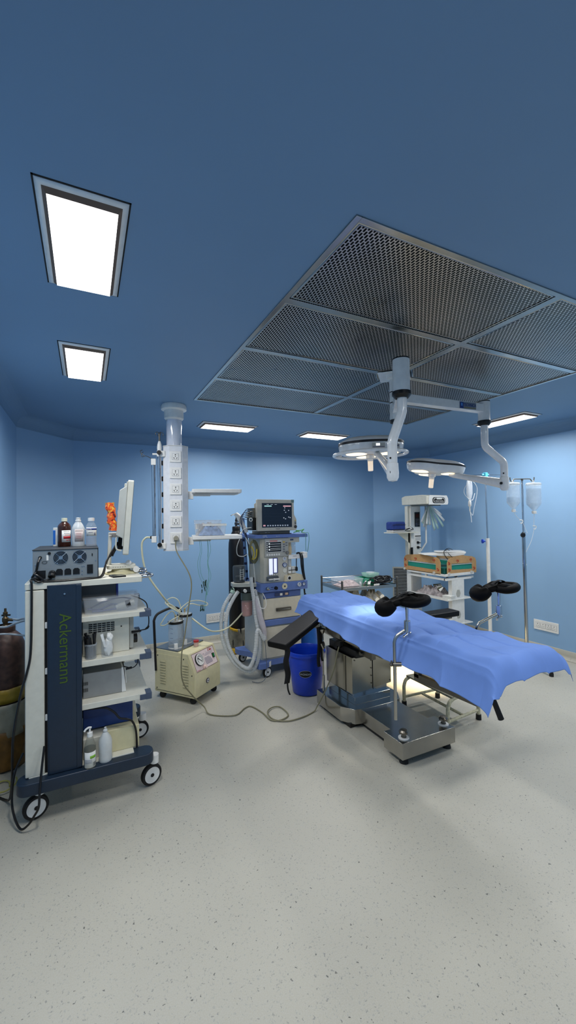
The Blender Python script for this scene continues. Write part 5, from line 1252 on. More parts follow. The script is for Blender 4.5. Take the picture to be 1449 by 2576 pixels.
    m.box(1.69, 1.775, 3.8465, 3.849, 1.373, 1.381, 1); m.build('display_trace', [emitter('trace_white', (210, 216, 216), .6), mat('banner_red', (220, 110, 104), .4)], s)
    m = MB()
    for k in range(6): m.lathe((1.662+k*.0265, 3.852, 1.236), [(.0105, 0), (.0085, .004), (.001, .005)], 14, 0, axis=(0, -1, 0))
    m.build('soft_key', plastic_w, s)
    m = MB()
    for k in range(5): m.prism(rrect(1.839, 1.862, 1.358-k*.025, 1.37-k*.025, .005, 2), 'y', 3.848, 3.852, 1 if k == 0 else 0)
    for k in range(2): m.prism(rrect(1.871, 1.892, 1.348-k*.026, 1.36-k*.026, .005, 2), 'y', 3.848, 3.852, 0)
    m.build('key_pad', [mat('key_grey', (110, 112, 116), .4), mat('key_amber', (206, 170, 50), .4)], s)
    m = MB(); m.lathe((1.888, 3.852, 1.25), [(.019, 0), (.017, .014), (.014, .018), (.001, .018)], 22, 0, axis=(0, -1, 0)); m.build('rotary_knob', mat('knob_grey', (120, 120, 118), .35), s)
    # flowmeters
    m = MB(); m.box(1.672, 1.786, 3.855, 3.87, 1.02, 1.205); f = m.build('flowmeter_block', greyplastic, t, bevel=.004)
    m = MB(); m.box(1.682, 1.722, 3.852, 3.856, 1.035, 1.195); m.box(1.733, 1.768, 3.852, 3.856, 1.052, 1.195); m.build('flow_tube', flowlit_m, f)
    m = MB(); m.box(1.724, 1.777, 3.8525, 3.856, 1.046, 1.202); m.build('flow_frame', mat('flow_blue', (60, 62, 130), .4), f)
    m = MB()
    for x in (1.69, 1.714, 1.738, 1.765): m.lathe((x, 3.854, 1.03), [(.006, 0), (.005, .008), (.001, .008)], 10, 0, axis=(0, -1, 0))
    m.build('flow_knob', plastic_w, f)
    dial(1.86, 1.188, .021, [white, mat('dial_face', (190, 200, 214), .4), ink], t, 3.867); dial(1.862, 1.124, .024, [mat('gauge_blue', (52, 74, 130), .3), mat('dial_face', (190, 200, 214), .4), ink], t, 3.867)
    m = MB(); m.lathe((1.865, 3.867, 1.062), [(.024, 0), (.022, .004), (.001, .005)], 22, 0, axis=(0, -1, 0)); m.build('blank_dial', cream_white, t)
    m = MB(); m.prism(rrect(1.655, 1.79, .968, 1.012, .008, 3), 'y', 3.858, 3.87, 0); m.box(1.672, 1.79, 3.835, 3.856, .978, .992, 1); m.cyl((1.72, 3.835, .985), (1.735, 3.835, .985), .012, n=12, mi=1); m.build('yoke_handle', [darksteel, plastic_w], t)
    # vaporiser bay contents
    m = MB(); m.lathe((1.96, 3.98, 1.228), [(.04, 0), (.04, .07), (.034, .08), (.034, .125)], 26, 0); m.build('vaporiser', mat('tan_vaporiser', (204, 184, 146), .4), t)
    m = MB(); m.lathe((2.02, 3.98, 1.228), [(.03, 0), (.03, .125)], 24, 0); m.build('canister_glass', clearjar, t, solid=.0015)
    m = MB(); m.box(1.905, 2.115, 3.85, 3.89, 1.182, 1.226); m.box(2.085, 2.135, 3.86, 3.94, 1.185, 1.245); m.build('mounting_bar', plastic_w, t, bevel=.003)
    text('bar_lettering', 'VAP 20', .013, face((1.975, 3.8495, 1.21)), inkgrey, t)
    m = MB(); m.box(1.905, 1.94, 3.86, 3.90, 1.03, 1.10); m.box(1.95, 1.995, 3.86, 3.90, 1.03, 1.10); m.lathe((1.945, 3.94, 1.1), [(.03, 0), (.028, .08)], 20); m.build('absorber_clip', paper, t, bevel=.004)
    m = MB(); m.cyl((1.995, 3.85, 1.185), (1.993, 3.85, 1.09), .005, n=8); m.lathe((1.995, 3.85, 1.07), [(.001, -.02), (.012, -.016), (.014, 0), (.012, .022), (.001, .03)], 16); m.box(1.905, 1.995, 3.853, 3.86, 1.062, 1.067); m.build('clamp_lever', black, t)
    m = MB(); m.tube(spline([(2.0, 3.86, 1.235), (2.03, 3.85, 1.24), (2.045, 3.845, 1.2), (2.05, 3.84, 1.1), (2.065, 3.84, 1.02), (2.085, 3.84, .96)], 7), .009, 8); m.tube(spline([(2.06, 3.86, 1.235), (2.07, 3.85, 1.18), (2.075, 3.845, 1.06), (2.09, 3.84, .955)], 7), .009, 8); m.build('pressure_tube', black, t)
    # top tray
    m = MB(); m.prism(rrect(1.525, 2.135, 3.84, 4.32, .02, 4), 'z', 1.408, 1.446); tr = m.build('top_tray', medblue, t, bevel=.006)
    text('tray_lettering', 'EPL', .036, face((1.635, 3.8385, 1.426)), silver_txt, tr); text('tray_lettering', 'Air-S', .018, face((1.775, 3.8385, 1.426)), silver_txt, tr)
    m = MB(); m.cyl((2.135, 3.90, 1.425), (2.155, 3.90, 1.425), .012, n=12); m.build('tray_peg', greyplastic, tr)
    # absorber arm on the left with bellows
    m = MB(); m.prism([(1.355, 4.06), (1.40, 4.02), (1.585, 3.94), (1.60, 3.96), (1.60, 4.10), (1.42, 4.17), (1.365, 4.15)], 'z', .905, .945); m.build('absorber_table', mat('absorber_light', (196, 196, 186), .45), t, bevel=.006)
    m = MB(); m.prism([(1.37, 4.07), (1.58, 3.97), (1.60, 3.98), (1.60, 4.09), (1.43, 4.15), (1.38, 4.14)], 'z', .845, .903); m.build('absorber_block', mat('dark_block', (44, 46, 48), .4), t, bevel=.004)
    m = MB(); m.lathe((1.445, 4.10, .945), [(.058, 0), (.058, .015), (.05, .02)], 28, 0); m.build('bellows_base', black, t)
    m = MB(); m.lathe((1.445, 4.10, .955), [(.066, 0), (.068, .15), (.06, .165), (.001, .17)], 32, 0); m.build('bellows_dome', clear('smoky_dome', (120, 128, 132), .38), t)
    m = MB(); m.lathe((1.45, 4.10, .965), [(.048, 0)]+[((.048 if k % 2 else .040), .006*k) for k in range(1, 9)]+[(.001, .05)], 26, 0); m.build('bellows_bag', rubber, t)
    m = MB()
    for x in (1.432, 1.468): m.box(x-.0025, x+.0025, 4.032, 4.034, .975, 1.09)
    for k in range(5): m.box(1.432, 1.468, 4.032, 4.034, .985+.023*k, .988+.023*k)
    m.build('bellows_scale', paper, t)
    m = MB(); m.lathe((1.50, 4.03, .845), [(.062, 0), (.062, -.075)], 28, 0); m.build('canister_head', mat('smoke_grey', (86, 96, 92), .4), t)
    m = MB(); m.lathe((1.50, 4.03, .60), [(.001, .0), (.045, .002), (.056, .012), (.058, .17)], 28, 0); c = m.build('soda_lime_canister', clear('canister_glass', (214, 200, 196), .3, .1), t, solid=.0015)
    m = MB(); m.lathe((1.50, 4.03, .604), [(.001, .0), (.044, .002), (.053, .012), (.055, .145), (.001, .147)], 26, 0); m.build('soda_lime', pink, c)
    m = MB(); m.cyl((1.455, 3.965, .875), (1.45, 3.935, .875), .017, n=16, mi=0); m.cyl((1.555, 3.955, .87), (1.56, 3.92, .868), .016, n=14, mi=0); m.cyl((1.56, 3.925, .868), (1.565, 3.92, .825), .014, n=14, mi=0); m.cyl((1.39, 4.06, .875), (1.355, 4.04, .88), .019, n=14, mi=1); m.cyl((1.42, 4.03, .868), (1.385, 4.0, .872), .019, n=14, mi=1); m.cyl((1.555, 3.99, .95), (1.555, 3.99, 1.0), .018, n=12, mi=1)
    m.build('breathing_port', [plastic_w, rubber], t)
    m = MB(); m.lathe((1.352, 4.035, .882), [(.022, 0), (.022, .015)], 16, 0, axis=(-1, -.6, 0)); m.build('port_ring', mat('pale_green_ring', (176, 206, 190), .5), t)
    m = MB(); m.cyl((1.585, 4.24, .90), (1.545, 4.24, 1.62), .017, n=14); m.build('side_pole', mat('blue_white_pole', (104, 140, 190), .35), t)
    m = MB()
    for k in range(6): m.cyl((1.5825-k*.008, 4.235, .94+k*.085), (1.581-k*.008, 4.235, .965+k*.085), .0178, n=14)
    m.build('pole_stripe', mat('stripe_navy', (26, 34, 70), .4), t)
    m = MB(); m.tube(spline([(1.60, 3.85, .86), (1.625, 3.83, .80), (1.63, 3.825, .74), (1.61, 3.825, .705), (1.57, 3.83, .715), (1.56, 3.84, .75)], 7), .004, 7); m.build('hook', plastic_w, t)
    m = MB(); m.cyl((2.10, 3.88, .855), (2.10, 3.87, .80), .009, n=8); m.cyl((2.10, 3.87, .80), (2.115, 3.86, .77), .012, n=8); m.build('gas_probe', black, t)
anaesthesia()

def patient_monitor():
    t = thing('patient_monitor', (1.765, 3.97, 1.446), 'beige patient monitor with dark screen on top of the anaesthesia machine', 'patient monitor')
    m = MB(); m.prism(rrect(1.60, 1.95, 3.90, 4.12, .01, 3), 'z', 1.447, 1.482); b = m.build('base_module', mat('taupe_base', (110, 108, 98), .45), t, bevel=.003)
    m = MB(); m.box(1.57, 1.96, 3.885, 4.13, 1.446, 1.453, 0); m.build('foot_plate', black, b)
    m = MB()
    for x in (1.66, 1.675, 1.70): m.box(x, x+.008, 3.897, 3.90, 1.462, 1.468)
    m.build('indicator', paper, b)
    m = MB(); m.prism([(1.556, 1.482), (1.994, 1.482), (2.005, 1.492), (2.005, 1.60), (1.976, 1.65), (1.974, 1.802), (1.968, 1.806), (1.562, 1.806), (1.556, 1.80)], 'y', 3.852, 3.89); fr = m.build('front_frame', monbeige, t, bevel=.005)
    m = MB(); m.hexa([(1.585, 3.89, 1.49), (1.96, 3.89, 1.49), (1.93, 4.08, 1.5), (1.61, 4.08, 1.5)], [(1.585, 3.89, 1.795), (1.96, 3.89, 1.795), (1.93, 4.08, 1.77), (1.61, 4.08, 1.77)]); m.build('rear_casing', mat('rear_beige', (150, 146, 132), .5), t, bevel=.01)
    m = MB(); m.box(1.53, 1.575, 3.92, 4.08, 1.49, 1.62, 0); m.box(1.525, 1.56, 3.91, 4.05, 1.62, 1.72, 1); m.build('measurement_module', [black, darksteel], t, bevel=.004)
    m = MB(); m.box(1.608, 1.948, 3.8495, 3.853, 1.518, 1.768); sc = m.build('screen', mat('monitor_glass', (34, 44, 58), .13, spec=.6), t)
    def bx(q, x0, x1, z0, z1, k): q.box(x0, x1, 3.8486, 3.8495, z0, z1, k)
    m = MB(); bx(m, 1.635, 1.715, 1.731, 1.744, 0); bx(m, 1.848, 1.938, 1.731, 1.744, 1); bx(m, 1.62, 1.645, 1.53, 1.545, 1)
    for k in range(9): bx(m, 1.665+k*.028, 1.68+k*.028, 1.53, 1.543, 2)
    for (x, z) in ((1.86, 1.715), (1.855, 1.69), (1.87, 1.668), (1.905, 1.688), (1.848, 1.61), (1.868, 1.60), (1.905, 1.618), (1.922, 1.612)): bx(m, x, x+.011, z, z+.009, 3)
    for z in (1.70, 1.66, 1.59, 1.63): bx(m, 1.63, 1.84, z, z+.0012, 4)
    for k in range(3): bx(m, 1.66+k*.045, 1.685+k*.045, 1.752, 1.756, 3)
    m.build('screen_readout', [emitter('readout_teal', (70, 190, 170), .45), emitter('readout_red', (214, 60, 70), .45), emitter('readout_blue', (120, 140, 180), .15), emitter('readout_white', (190, 200, 216), .25), mat('readout_trace', (48, 60, 78), .2)], sc)
    text('brand_lettering', 'PHILIPS', .0155, face((1.785, 3.851, 1.4995)), inkgrey, fr)
    m = MB(); m.box(1.942, 1.9755, 3.850, 3.86, 1.775, 1.8055); m.build('alarm_lamp', mat('alarm_grey_green', (112, 134, 132), .3), fr)
    m = MB(); m.lathe((1.99, 3.852, 1.52), [(.017, 0), (.015, .01), (.009, .011), (.001, .012)], 20, axis=(0, -1, 0)); m.build('navigation_knob', mat('knob_dark', (60, 58, 56), .35), fr)
    m = MB()
    for z in (1.552, 1.568, 1.585): m.prism(rrect(1.98, 1.998, z-.004, z+.004, .003, 2), 'y', 3.849, 3.853, 0 if z > 1.58 else 1)
    m.build('side_key', [yellowish, black], fr)
    # leads and cuff clutter on the left side of the monitor
    t2 = thing('monitoring_leads', (1.50, 3.98, 1.2), 'bundle of grey monitoring leads looped beside the anaesthesia machine between it and the black cylinder', 'leads')
    m = MB(); rr = random.Random(9)
    for k in range(6):
        y = 3.97+.02*k; z = 1.70-.02*k
        m.tube(spline([(1.535, y, z), (1.49-.01*k, y, z+.01), (1.44-.008*k, y-.01, z-.06), (1.43+.01*k, y-.02, 1.52), (1.47+.01*k, y-.03, 1.40), (1.485+.008*k, 3.93, 1.30-.02*k), (1.50+.006*k, 3.92, 1.15)], 7), .0034, 6)
    m.build('lead_bundle', mat('lead_slate', (74, 84, 108), .5), t2)
    m = MB()
    for k in range(5):
        m.tube([(1.525+(.032+.006*k)*math.cos(a*.42)+.004*k, 3.90+.006*k, 1.27+(.098+.006*k)*math.sin(a*.42)) for a in range(15)], .0042, 7, closed=True)
    m.build('coiled_cable', mat('olive_cable', (104, 104, 74), .5), t2)
    m = MB(); m.tube(spline([(1.505, 3.89, 1.33), (1.53, 3.885, 1.26), (1.51, 3.885, 1.2), (1.55, 3.885, 1.22), (1.56, 3.885, 1.30)], 6), .007, 8); m.build('yellow_connector', yellowish, t2)
    m = MB(); m.tube(spline([(1.54, 3.95, 1.52), (1.44, 3.95, 1.50), (1.40, 3.93, 1.42), (1.36, 3.92, 1.33), (1.365, 3.92, 1.25), (1.42, 3.92, 1.23), (1.47, 3.92, 1.25)], 7), .0045, 8)
    m.tube(spline([(1.46, 3.94, 1.42), (1.50, 3.93, 1.34), (1.53, 3.92, 1.2), (1.545, 3.92, 1.05), (1.55, 3.92, .95)], 6), .005, 8); m.build('pale_cable', cordwhite, t2)
    t3 = thing('cuff_hose_roll', (1.46, 4.02, 1.5), 'white rolled cuff hose hanging beside the patient monitor', 'hose')
    m = MB(); m.tube(spline([(1.40, 4.06, 1.66), (1.425, 4.04, 1.63), (1.45, 4.02, 1.56), (1.475, 4.0, 1.50), (1.49, 3.99, 1.47)], 6), 0, 14, rfun=lambda u: .026-.008*abs(u-.3)); m.build('roll', plastic_w, t3)
    m = MB(); m.tube([(1.505+.016*math.cos(a*.5236), 3.90, 1.60+.016*math.sin(a*.5236)) for a in range(12)], .005, 8, closed=True); m.build('ring', paper, t3)
    m = MB()
    for k in range(3): m.cyl((1.46, 3.93, 1.625+.022*k), (1.545, 3.95, 1.63+.025*k), .009, n=10)
    m.build('connector', chrome, t3)
    t4 = thing('green_mask_tube', (2.06, 3.93, 1.446), 'small green and white tubing lying on the blue tray beside the patient monitor', 'tubing')
    m = MB(); m.tube(spline([(1.99, 3.90, 1.456), (2.03, 3.88, 1.468), (2.07, 3.92, 1.462), (2.04, 3.94, 1.475), (2.08, 3.90, 1.478), (2.11, 3.89, 1.49), (2.10, 3.92, 1.46), (2.14, 3.93, 1.45)], 6), .0055, 7); m.build('tube_run', mat('leaf_tube', (130, 196, 120), .4), t4)
    m = MB(); m.tube(spline([(2.09, 3.88, 1.452), (2.10, 3.835, 1.45), (2.10, 3.83, 1.40), (2.098, 3.83, 1.32), (2.10, 3.83, 1.26)], 6), .003, 6); m.tube(spline([(2.12, 3.88, 1.452), (2.135, 3.835, 1.45), (2.14, 3.83, 1.38), (2.13, 3.83, 1.30), (2.125, 3.84, 1.25)], 6), .003, 6); m.build('hanging_line', lead_grn, t4)
patient_monitor()

# breathing circuit: two corrugated hoses
def corr(pts, r, nm, par):
    P = spline(pts, 26); m = MB(); k = len(P)
    m.tube(P, r, 12, rfun=lambda u: r*(1+.10*math.sin(u*k*1.9))); return m.build(nm, hosep, par, ang=70)
t = thing('breathing_circuit', (1.45, 3.95, .1), 'pair of white corrugated breathing hoses looping almost to the floor from the anaesthesia machine', 'hose')
corr([(1.365, 4.03, .87), (1.31, 4.02, .82), (1.24, 4.02, .70), (1.215, 4.01, .52), (1.235, 3.98, .35), (1.31, 3.93, .19), (1.42, 3.87, .095), (1.50, 3.84, .11), (1.545, 3.83, .24), (1.555, 3.84, .42), (1.53, 3.86, .62), (1.515, 3.87, .80), (1.50, 3.89, .95), (1.51, 3.92, 1.01)], .0185, 'inspiratory_hose', t)
corr([(1.395, 4.0, .865), (1.335, 3.98, .80), (1.275, 3.98, .68), (1.25, 3.97, .52), (1.265, 3.94, .36), (1.33, 3.89, .21), (1.42, 3.83, .135), (1.47, 3.81, .19), (1.50, 3.80, .32), (1.53, 3.81, .50), (1.60, 3.81, .40), (1.585, 3.82, .56), (1.56, 3.84, .72), (1.545, 3.87, .83)], .0185, 'expiratory_hose', t)
m = MB(); m.lathe((1.352, 4.03, .872), [(.024, 0), (.022, .03)], 16, 0, axis=(-.5, -.2, -.6)); m.build('hose_cuff', mat('pale_green_ring', (176, 206, 190), .5), t)
t = thing('breathing_bag', (1.58, 3.83, .5), 'limp translucent tube hanging in front of the anaesthesia machine left side', 'breathing bag')
m = MB(); m.tube(spline([(1.53, 3.85, .80), (1.545, 3.83, .70), (1.575, 3.82, .58), (1.60, 3.81, .48), (1.615, 3.81, .40)], 8), 0, 12, rfun=lambda u: .012+.018*math.sin(math.pi*min(1, u*1.1)**1.3)); m.build('bag_body', clear('frosted_bag', (214, 206, 214), .6, .4), t)
t = thing('thin_cable', (1.6, 3.78, .0), 'thin grey cable looping down to the floor beside the anaesthesia machine castor', 'cable')
m = MB(); m.tube(spline([(1.59, 3.82, .56), (1.60, 3.80, .40), (1.605, 3.78, .22), (1.60, 3.76, .08), (1.56, 3.74, .02), (1.50, 3.75, .007), (1.46, 3.80, .007)], 7), .003, 7); m.build('cable_run', mat('slate_thin_cable', (90, 100, 110), .5), t)

# ------------------------------------------------------------ bucket and blue tub behind it
c = Vector((1.835, 3.365, 0))
t = thing('bucket', c, 'deep blue plastic bucket with an oval name badge in front of the anaesthesia machine', 'bucket')
m = MB(); m.lathe(c, [(.001, .004), (.122, .004), (.132, .012), (.155, .21), (.166, .33), (.1665, .352), (.178, .355), (.180, .362), (.180, .385), (.176, .392), (.170, .392), (.166, .385), (.160, .352), (.150, .21), (.126, .02), (.001, .014)], 48); m.build('bucket_body', bluebin, t, ang=50)
d = Vector((.0-c.x, .0-c.y, 0)).normalized(); xr = Vector((-d.y, d.x, 0)); sh = xr*(-.0); tl = Vector((d.x*-.09, d.y*-.09, 1)).normalized()
Bm = face(c+d*.1555+Vector((0, 0, .215))-xr*.012, xr, (Vector((d.x*.10, d.y*.10, 1))).normalized())
m = MB(); n = 30
def curved(u, v): # oval badge wrapped on the wall
    return None
vs = [tuple(Bm @ Vector((0, 0, .003)))]
def badge(rx, ry, dz):
    out = []
    for i in range(n):
        a = 2*math.pi*i/n; x = rx*math.cos(a); y = ry*math.sin(a); out.append(tuple(Bm @ Vector((x, y, dz-.0-x*x*3.1))))
    return out
m.add([tuple(Bm @ Vector((0, 0, .0042)))]+badge(.055, .032, .0042), [(0, i+1, (i+1) % n+1) for i in range(n)], 0)
m.build('oval_badge', mat('badge_black', (22, 24, 28), .35), t, solid=.0008)
q = MB(); q.tube([Vector(p) for p in badge(.055, .032, .0045)], .0012, 5, closed=True); q.build('badge_rim', silver_txt, t)
o = text('badge_lettering', 'WONDER', .0235, Matrix(), silver_txt, t, ex=.0004, sx=.95)
for v in o.data.vertices:
    p = v.co+c; x, y = p.x, p.y; z = p.z; v.co = (Bm @ Vector((x+.002, y-.003, .0052-x*x*3.1+z)))-c
m = MB(); m.tube(spline([c-xr*.172+Vector((0, 0, .37)), c-xr*.19+d*.03+Vector((0, 0, .30)), c-xr*.186+d*.04+Vector((0, 0, .27))], 5), .006, 8); m.build('handle_grip', plastic_w, t)
t = thing('waste_bin', (2.16, 3.98, 0), 'pale-lidded blue plastic drum half hidden behind the drape and bucket', 'bin')
m = MB(); m.lathe((2.25, 4.03, 0), [(.001, .004), (.12, .004), (.15, .60), (.155, .62)], 36); m.build('drum', blueplas, t)
m = MB(); m.lathe((2.25, 4.03, .62), [(.165, -.02), (.168, 0), (.165, .03), (.12, .045), (.001, .05)], 36); m.build('lid', milky, t)

# ------------------------------------------------------------ stainless instrument trolley
TM = Matrix.Translation((2.60, 3.90, 0)) @ Matrix.Rotation(rad(-4.5), 4, 'Z')
def ss():
    t = thing('instrument_trolley', TM @ Vector((.38, .26, 0)), 'stainless steel instrument trolley with shelves behind the draped table', 'instrument trolley')
    W_, D_ = .75, .52
    for (x, y) in ((0, 0), (W_, 0), (0, D_), (W_, D_)):
        m = MB(TM); m.cyl((x, y, .09), (x, y, .885), .0125, n=16); m.lathe((x, y, .885), [(.0125, 0), (.009, .006), (.001, .008)], 16); m.build('upright', darksteel, t)
        castor(None, 'castor', TM @ Vector((x, y, .04)), .04, (1, 0, 0), t, w=.02)
    for z in (.80, .50, .22):
        m = MB(TM); m.box(0, W_, 0, D_, z-.003, z, 0); m.box(.0, W_, -.002, .003, z-.03, z+.006); m.box(.0, W_, D_-.003, D_+.002, z-.03, z+.006); m.box(-.002, .003, 0, D_, z-.03, z+.006); m.box(W_-.003, W_+.002, 0, D_, z-.03, z+.006); m.build('shelf', steel, t, bevel=.001)
    for z in (.86,):
        m = MB(TM); m.cyl((0, 0, z), (0, D_, z), .005, n=8); m.cyl((W_, 0, z), (W_, D_, z), .005, n=8); m.cyl((0, D_, z), (W_, D_, z), .005, n=8); m.build('guard_rail', steel, t)
ss()
t = tub('clear_box', .03, .33, .08, .34, .801, .885, clearp, 'clear lidded box with pale pink contents on the left of the instrument trolley', 'clear box', TM, clearp, r=.012, taper=.008)
m = crumple(TM, .045, .315, .095, .32, .805, .868, 21); m.build('packets', mat('pinkish_packets', (214, 190, 186), .6, var=.3, scale=40, bump=.6), t)
t = tub('green_tray', .40, .62, .20, .42, .801, .858, greenbox, 'emerald green plastic tray at the middle of the instrument trolley', 'tray', TM, None, r=.02)
m = crumple(TM, .42, .6, .22, .4, .804, .85, 33); m.build('contents', greentape, t)
t = tub('green_tray', .52, .70, .28, .44, .860, .905, clear('pale_mint', (176, 214, 200), .6), 'pale mint translucent box stacked at the back of the green tray', 'clear box', TM, None, r=.02)
m = MB(TM); m.lathe((.61, .36, .905), [(.001, 0), (.05, 0), (.052, .01), (.001, .012)], 24); m.build('lid', milky, t)
t = thing('metal_fittings', TM @ Vector((.37, .12, .801)), 'small white and chrome fittings in front of the green tray', 'fittings')
m = MB(TM); rr = random.Random(17)
for k in range(7): 
    x, y = .345+.09*rr.random(), .08+.1*rr.random(); m.cyl((x, y, .808), (x+.05*(rr.random()-.3), y+.03*rr.random(), .825+.02*rr.random()), .010, .008, n=10, mi=k % 2)
m.build('fitting', [plastic_w, steel], t)
t = thing('black_cable_pile', TM @ Vector((.6, .12, .801)), 'heap of tangled black cables on the right of the instrument trolley', 'cables')
m = MB(TM)
for k in range(12):
    cx, cy, cz = .62+.10*(rr.random()-.5)*1.6, .14+.08*(rr.random()-.5), .83+.035*rr.random(); r0 = .05+.03*rr.random(); tl = rr.random()*1.2
    m.tube([(cx+r0*math.cos(a*.5), cy+.6*r0*math.sin(a*.5), max(.812, cz+.3*r0*math.sin(a*.5+tl))) for a in range(12)], .009, 7, closed=True)
m.build('cable_coil', black, t)
t = thing('white_connectors', TM @ Vector((.46, .03, .801)), 'two small white connectors at the front edge of the instrument trolley', 'connectors')
m = MB(TM)
for k in range(3): m.cyl((.45+k*.025, .03, .812), (.465+k*.025, .035, .812), .010, n=10)
m.build('connector', plastic_w, t)
for k, (x0, x1, seed, lab) in enumerate(((.08, .40, 41, 'clear bags of supplies on the middle shelf of the instrument trolley, left heap'), (.38, .66, 43, 'clear crinkled bags with rolled supplies on the middle shelf of the instrument trolley, right heap'))):
    t = thing('supply_bag', TM @ Vector(((x0+x1)/2, .2, .505)), lab, 'plastic bag')
    m = crumple(TM, x0, x1, .06, .40, .506, .80-.05*k, seed, 12, .5); m.build('bag', mat('supply_bag_%d' % k, (190, 184, 168), .45, var=.4, scale=22, bump=.8), t)
    m = MB(TM)
    for j in range(3): m.cyl((x0+.05+j*.07, .05, .60+.03*j), (x0+.07+j*.08, .2, .64+.02*j), .026, n=14)
    m.build('roll', tissue, t)

# ------------------------------------------------------------ infant radiant warmer
def warmer():
    t = thing('infant_warmer', (4.25, 4.1, 0), 'white infant radiant warmer with overhead heater hood in the right back corner', 'infant warmer')
    m = MB(); m.box(4.10, 4.285, 4.40, 4.50, .2, 1.765); col = m.build('column', white, t, bevel=.006)
    m = MB(); m.box(4.065, 4.10, 4.42, 4.48, .9, 1.765); m.build('column_fin', cream_white, t, bevel=.004)
    m = MB(); m.box(4.172, 4.262, 4.393, 4.402, 1.47, 1.675); p = m.build('control_panel', mat('panel_black', (22, 28, 34), .25), t)
    m = MB(); m.box(4.19, 4.245, 4.391, 4.3935, 1.60, 1.65, 0)
    for k in range(5):
        for j in range(3): m.box(4.185+j*.024, 4.20+j*.024, 4.391, 4.3935, 1.49+k*.02, 1.499+k*.02, 1)
    m.build('panel_window', [mat('led_window', (60, 20, 20), .2), inkgrey], p)
    m = MB(); m.box(4.17, 4.28, 4.395, 4.401, 1.27, 1.345, 0); m.box(4.172, 4.278, 4.393, 4.396, 1.33, 1.343, 1)
    for k in range(4): m.box(4.18, 4.268, 4.393, 4.396, 1.283+k*.011, 1.286+k*.011, 2)
    m.build('warning_label', [paper, ink, inkgrey], t)
    m = MB()
    for z in (1.245, 1.178): m.lathe((4.222, 4.4, z), [(.019, 0), (.017, .018), (.001, .02)], 16, axis=(0, -1, 0)); m.cyl((4.222, 4.385, z), (4.262, 4.38, z-.005), .005, n=8)
    m.box(4.085, 4.125, 4.39, 4.40, 1.05, 1.18)
    m.build('probe_socket', black, t)
    m = MB(); m.prism([(4.50, 1.775), (4.02, 1.775), (4.02, 1.885), (4.11, 1.903), (4.44, 1.903), (4.505, 1.885)], 'x', 4.03, 4.40)
    m.v = [Vector((v.x, v.y, v.z)) for v in m.v]; h = m.build('heater_hood', cream_white, t, bevel=.012)
    m = MB(); m.prism([(4.058, 1.768), (4.395, 1.768), (4.41, 1.79), (4.41, 1.85), (4.385, 1.893), (4.075, 1.893), (4.058, 1.86)], 'y', 4.008, 4.022); f = m.build('hood_front', white, h, bevel=.003)
    m = MB(); m.prism(rrect(4.12, 4.345, 1.787, 1.866, .034, 6), 'y', 4.003, 4.009, 0); m.prism(rrect(4.133, 4.332, 1.797, 1.856, .026, 6), 'y', 4.0, 4.004, 1); m.prism(rrect(4.14, 4.325, 1.802, 1.85, .022, 6), 'y', 3.998, 4.001, 0); m.prism(rrect(4.185, 4.28, 1.838, 1.86, .006, 3), 'y', 3.996, 3.999, 1)
    m.build('oval_name_plate', [ink, paper], f)
    text('name_lettering', 'RADIANT WARMER', .0195, face((4.232, 3.9975, 1.816)), paper, f, sx=.82)
    m = MB(); m.box(4.12, 4.32, 4.06, 4.42, 1.757, 1.775); m.build('heater_grille', darksteel, h)
    # curved support rail at the right side
    m = MB(); m.tube([(4.385, 4.40, 1.77), (4.385, 4.40, 1.24), (4.30, 4.42, 1.12)], .013, 10); m.build('support_rail', white, t)
    # side shelf to the left of the column
    m = MB(); m.prism([(3.70, 4.33), (4.15, 4.30), (4.15, 4.5), (3.70, 4.5)], 'z', 1.388, 1.40); m.add([(4.10, 4.42, 1.388), (3.87, 4.42, 1.388), (4.10, 4.42, 1.23), (4.10, 4.43, 1.388), (3.87, 4.43, 1.388), (4.10, 4.43, 1.23)], [(0, 1, 2), (3, 5, 4), (0, 2, 5, 3), (1, 4, 5, 2)]); m.build('side_shelf', cream_white, t, bevel=.002)
    # bed
    x0, x1, y0, y1 = 4.03, 4.50, 3.74, 4.38
    m = MB(); m.box(x0-.02, x1+.015, y0-.03, y1, .862, .876, 0); m.box(x0-.02, x1+.015, y0-.032, y0-.026, .855, .89); m.box(x0-.022, x0-.018, y0-.03, y1, .855, .885); b = m.build('bed_tray', white, t, bevel=.002)
    m = MB(); m.box(x0+.03, x1-.03, y0+.03, y1-.04, .876, .955); m.build('mattress', mat('mattress_teal', (30, 120, 112), .6), t, bevel=.01)
    m = MB(); m.box(x0, x1-.02, y0-.02, y0+.02, .80, .828); m.box(x0, x0+.025, y0, y1, .80, .828); m.box(x1-.04, x1+.07, y0+.02, y0+.045, .80, .828); m.box(x0+.2, x0+.23, y0, y0+.03, .828, .862); m.box(x0, x0+.02, 4.05, 4.08, .828, .862); m.build('under_rail', white, t, bevel=.003)
    m = MB(); m.box(4.20, 4.225, 3.715, 3.75, .842, .856); m.box(4.035, 4.06, 3.715, 3.73, .842, .856) ; m.build('tilt_latch', black, t)
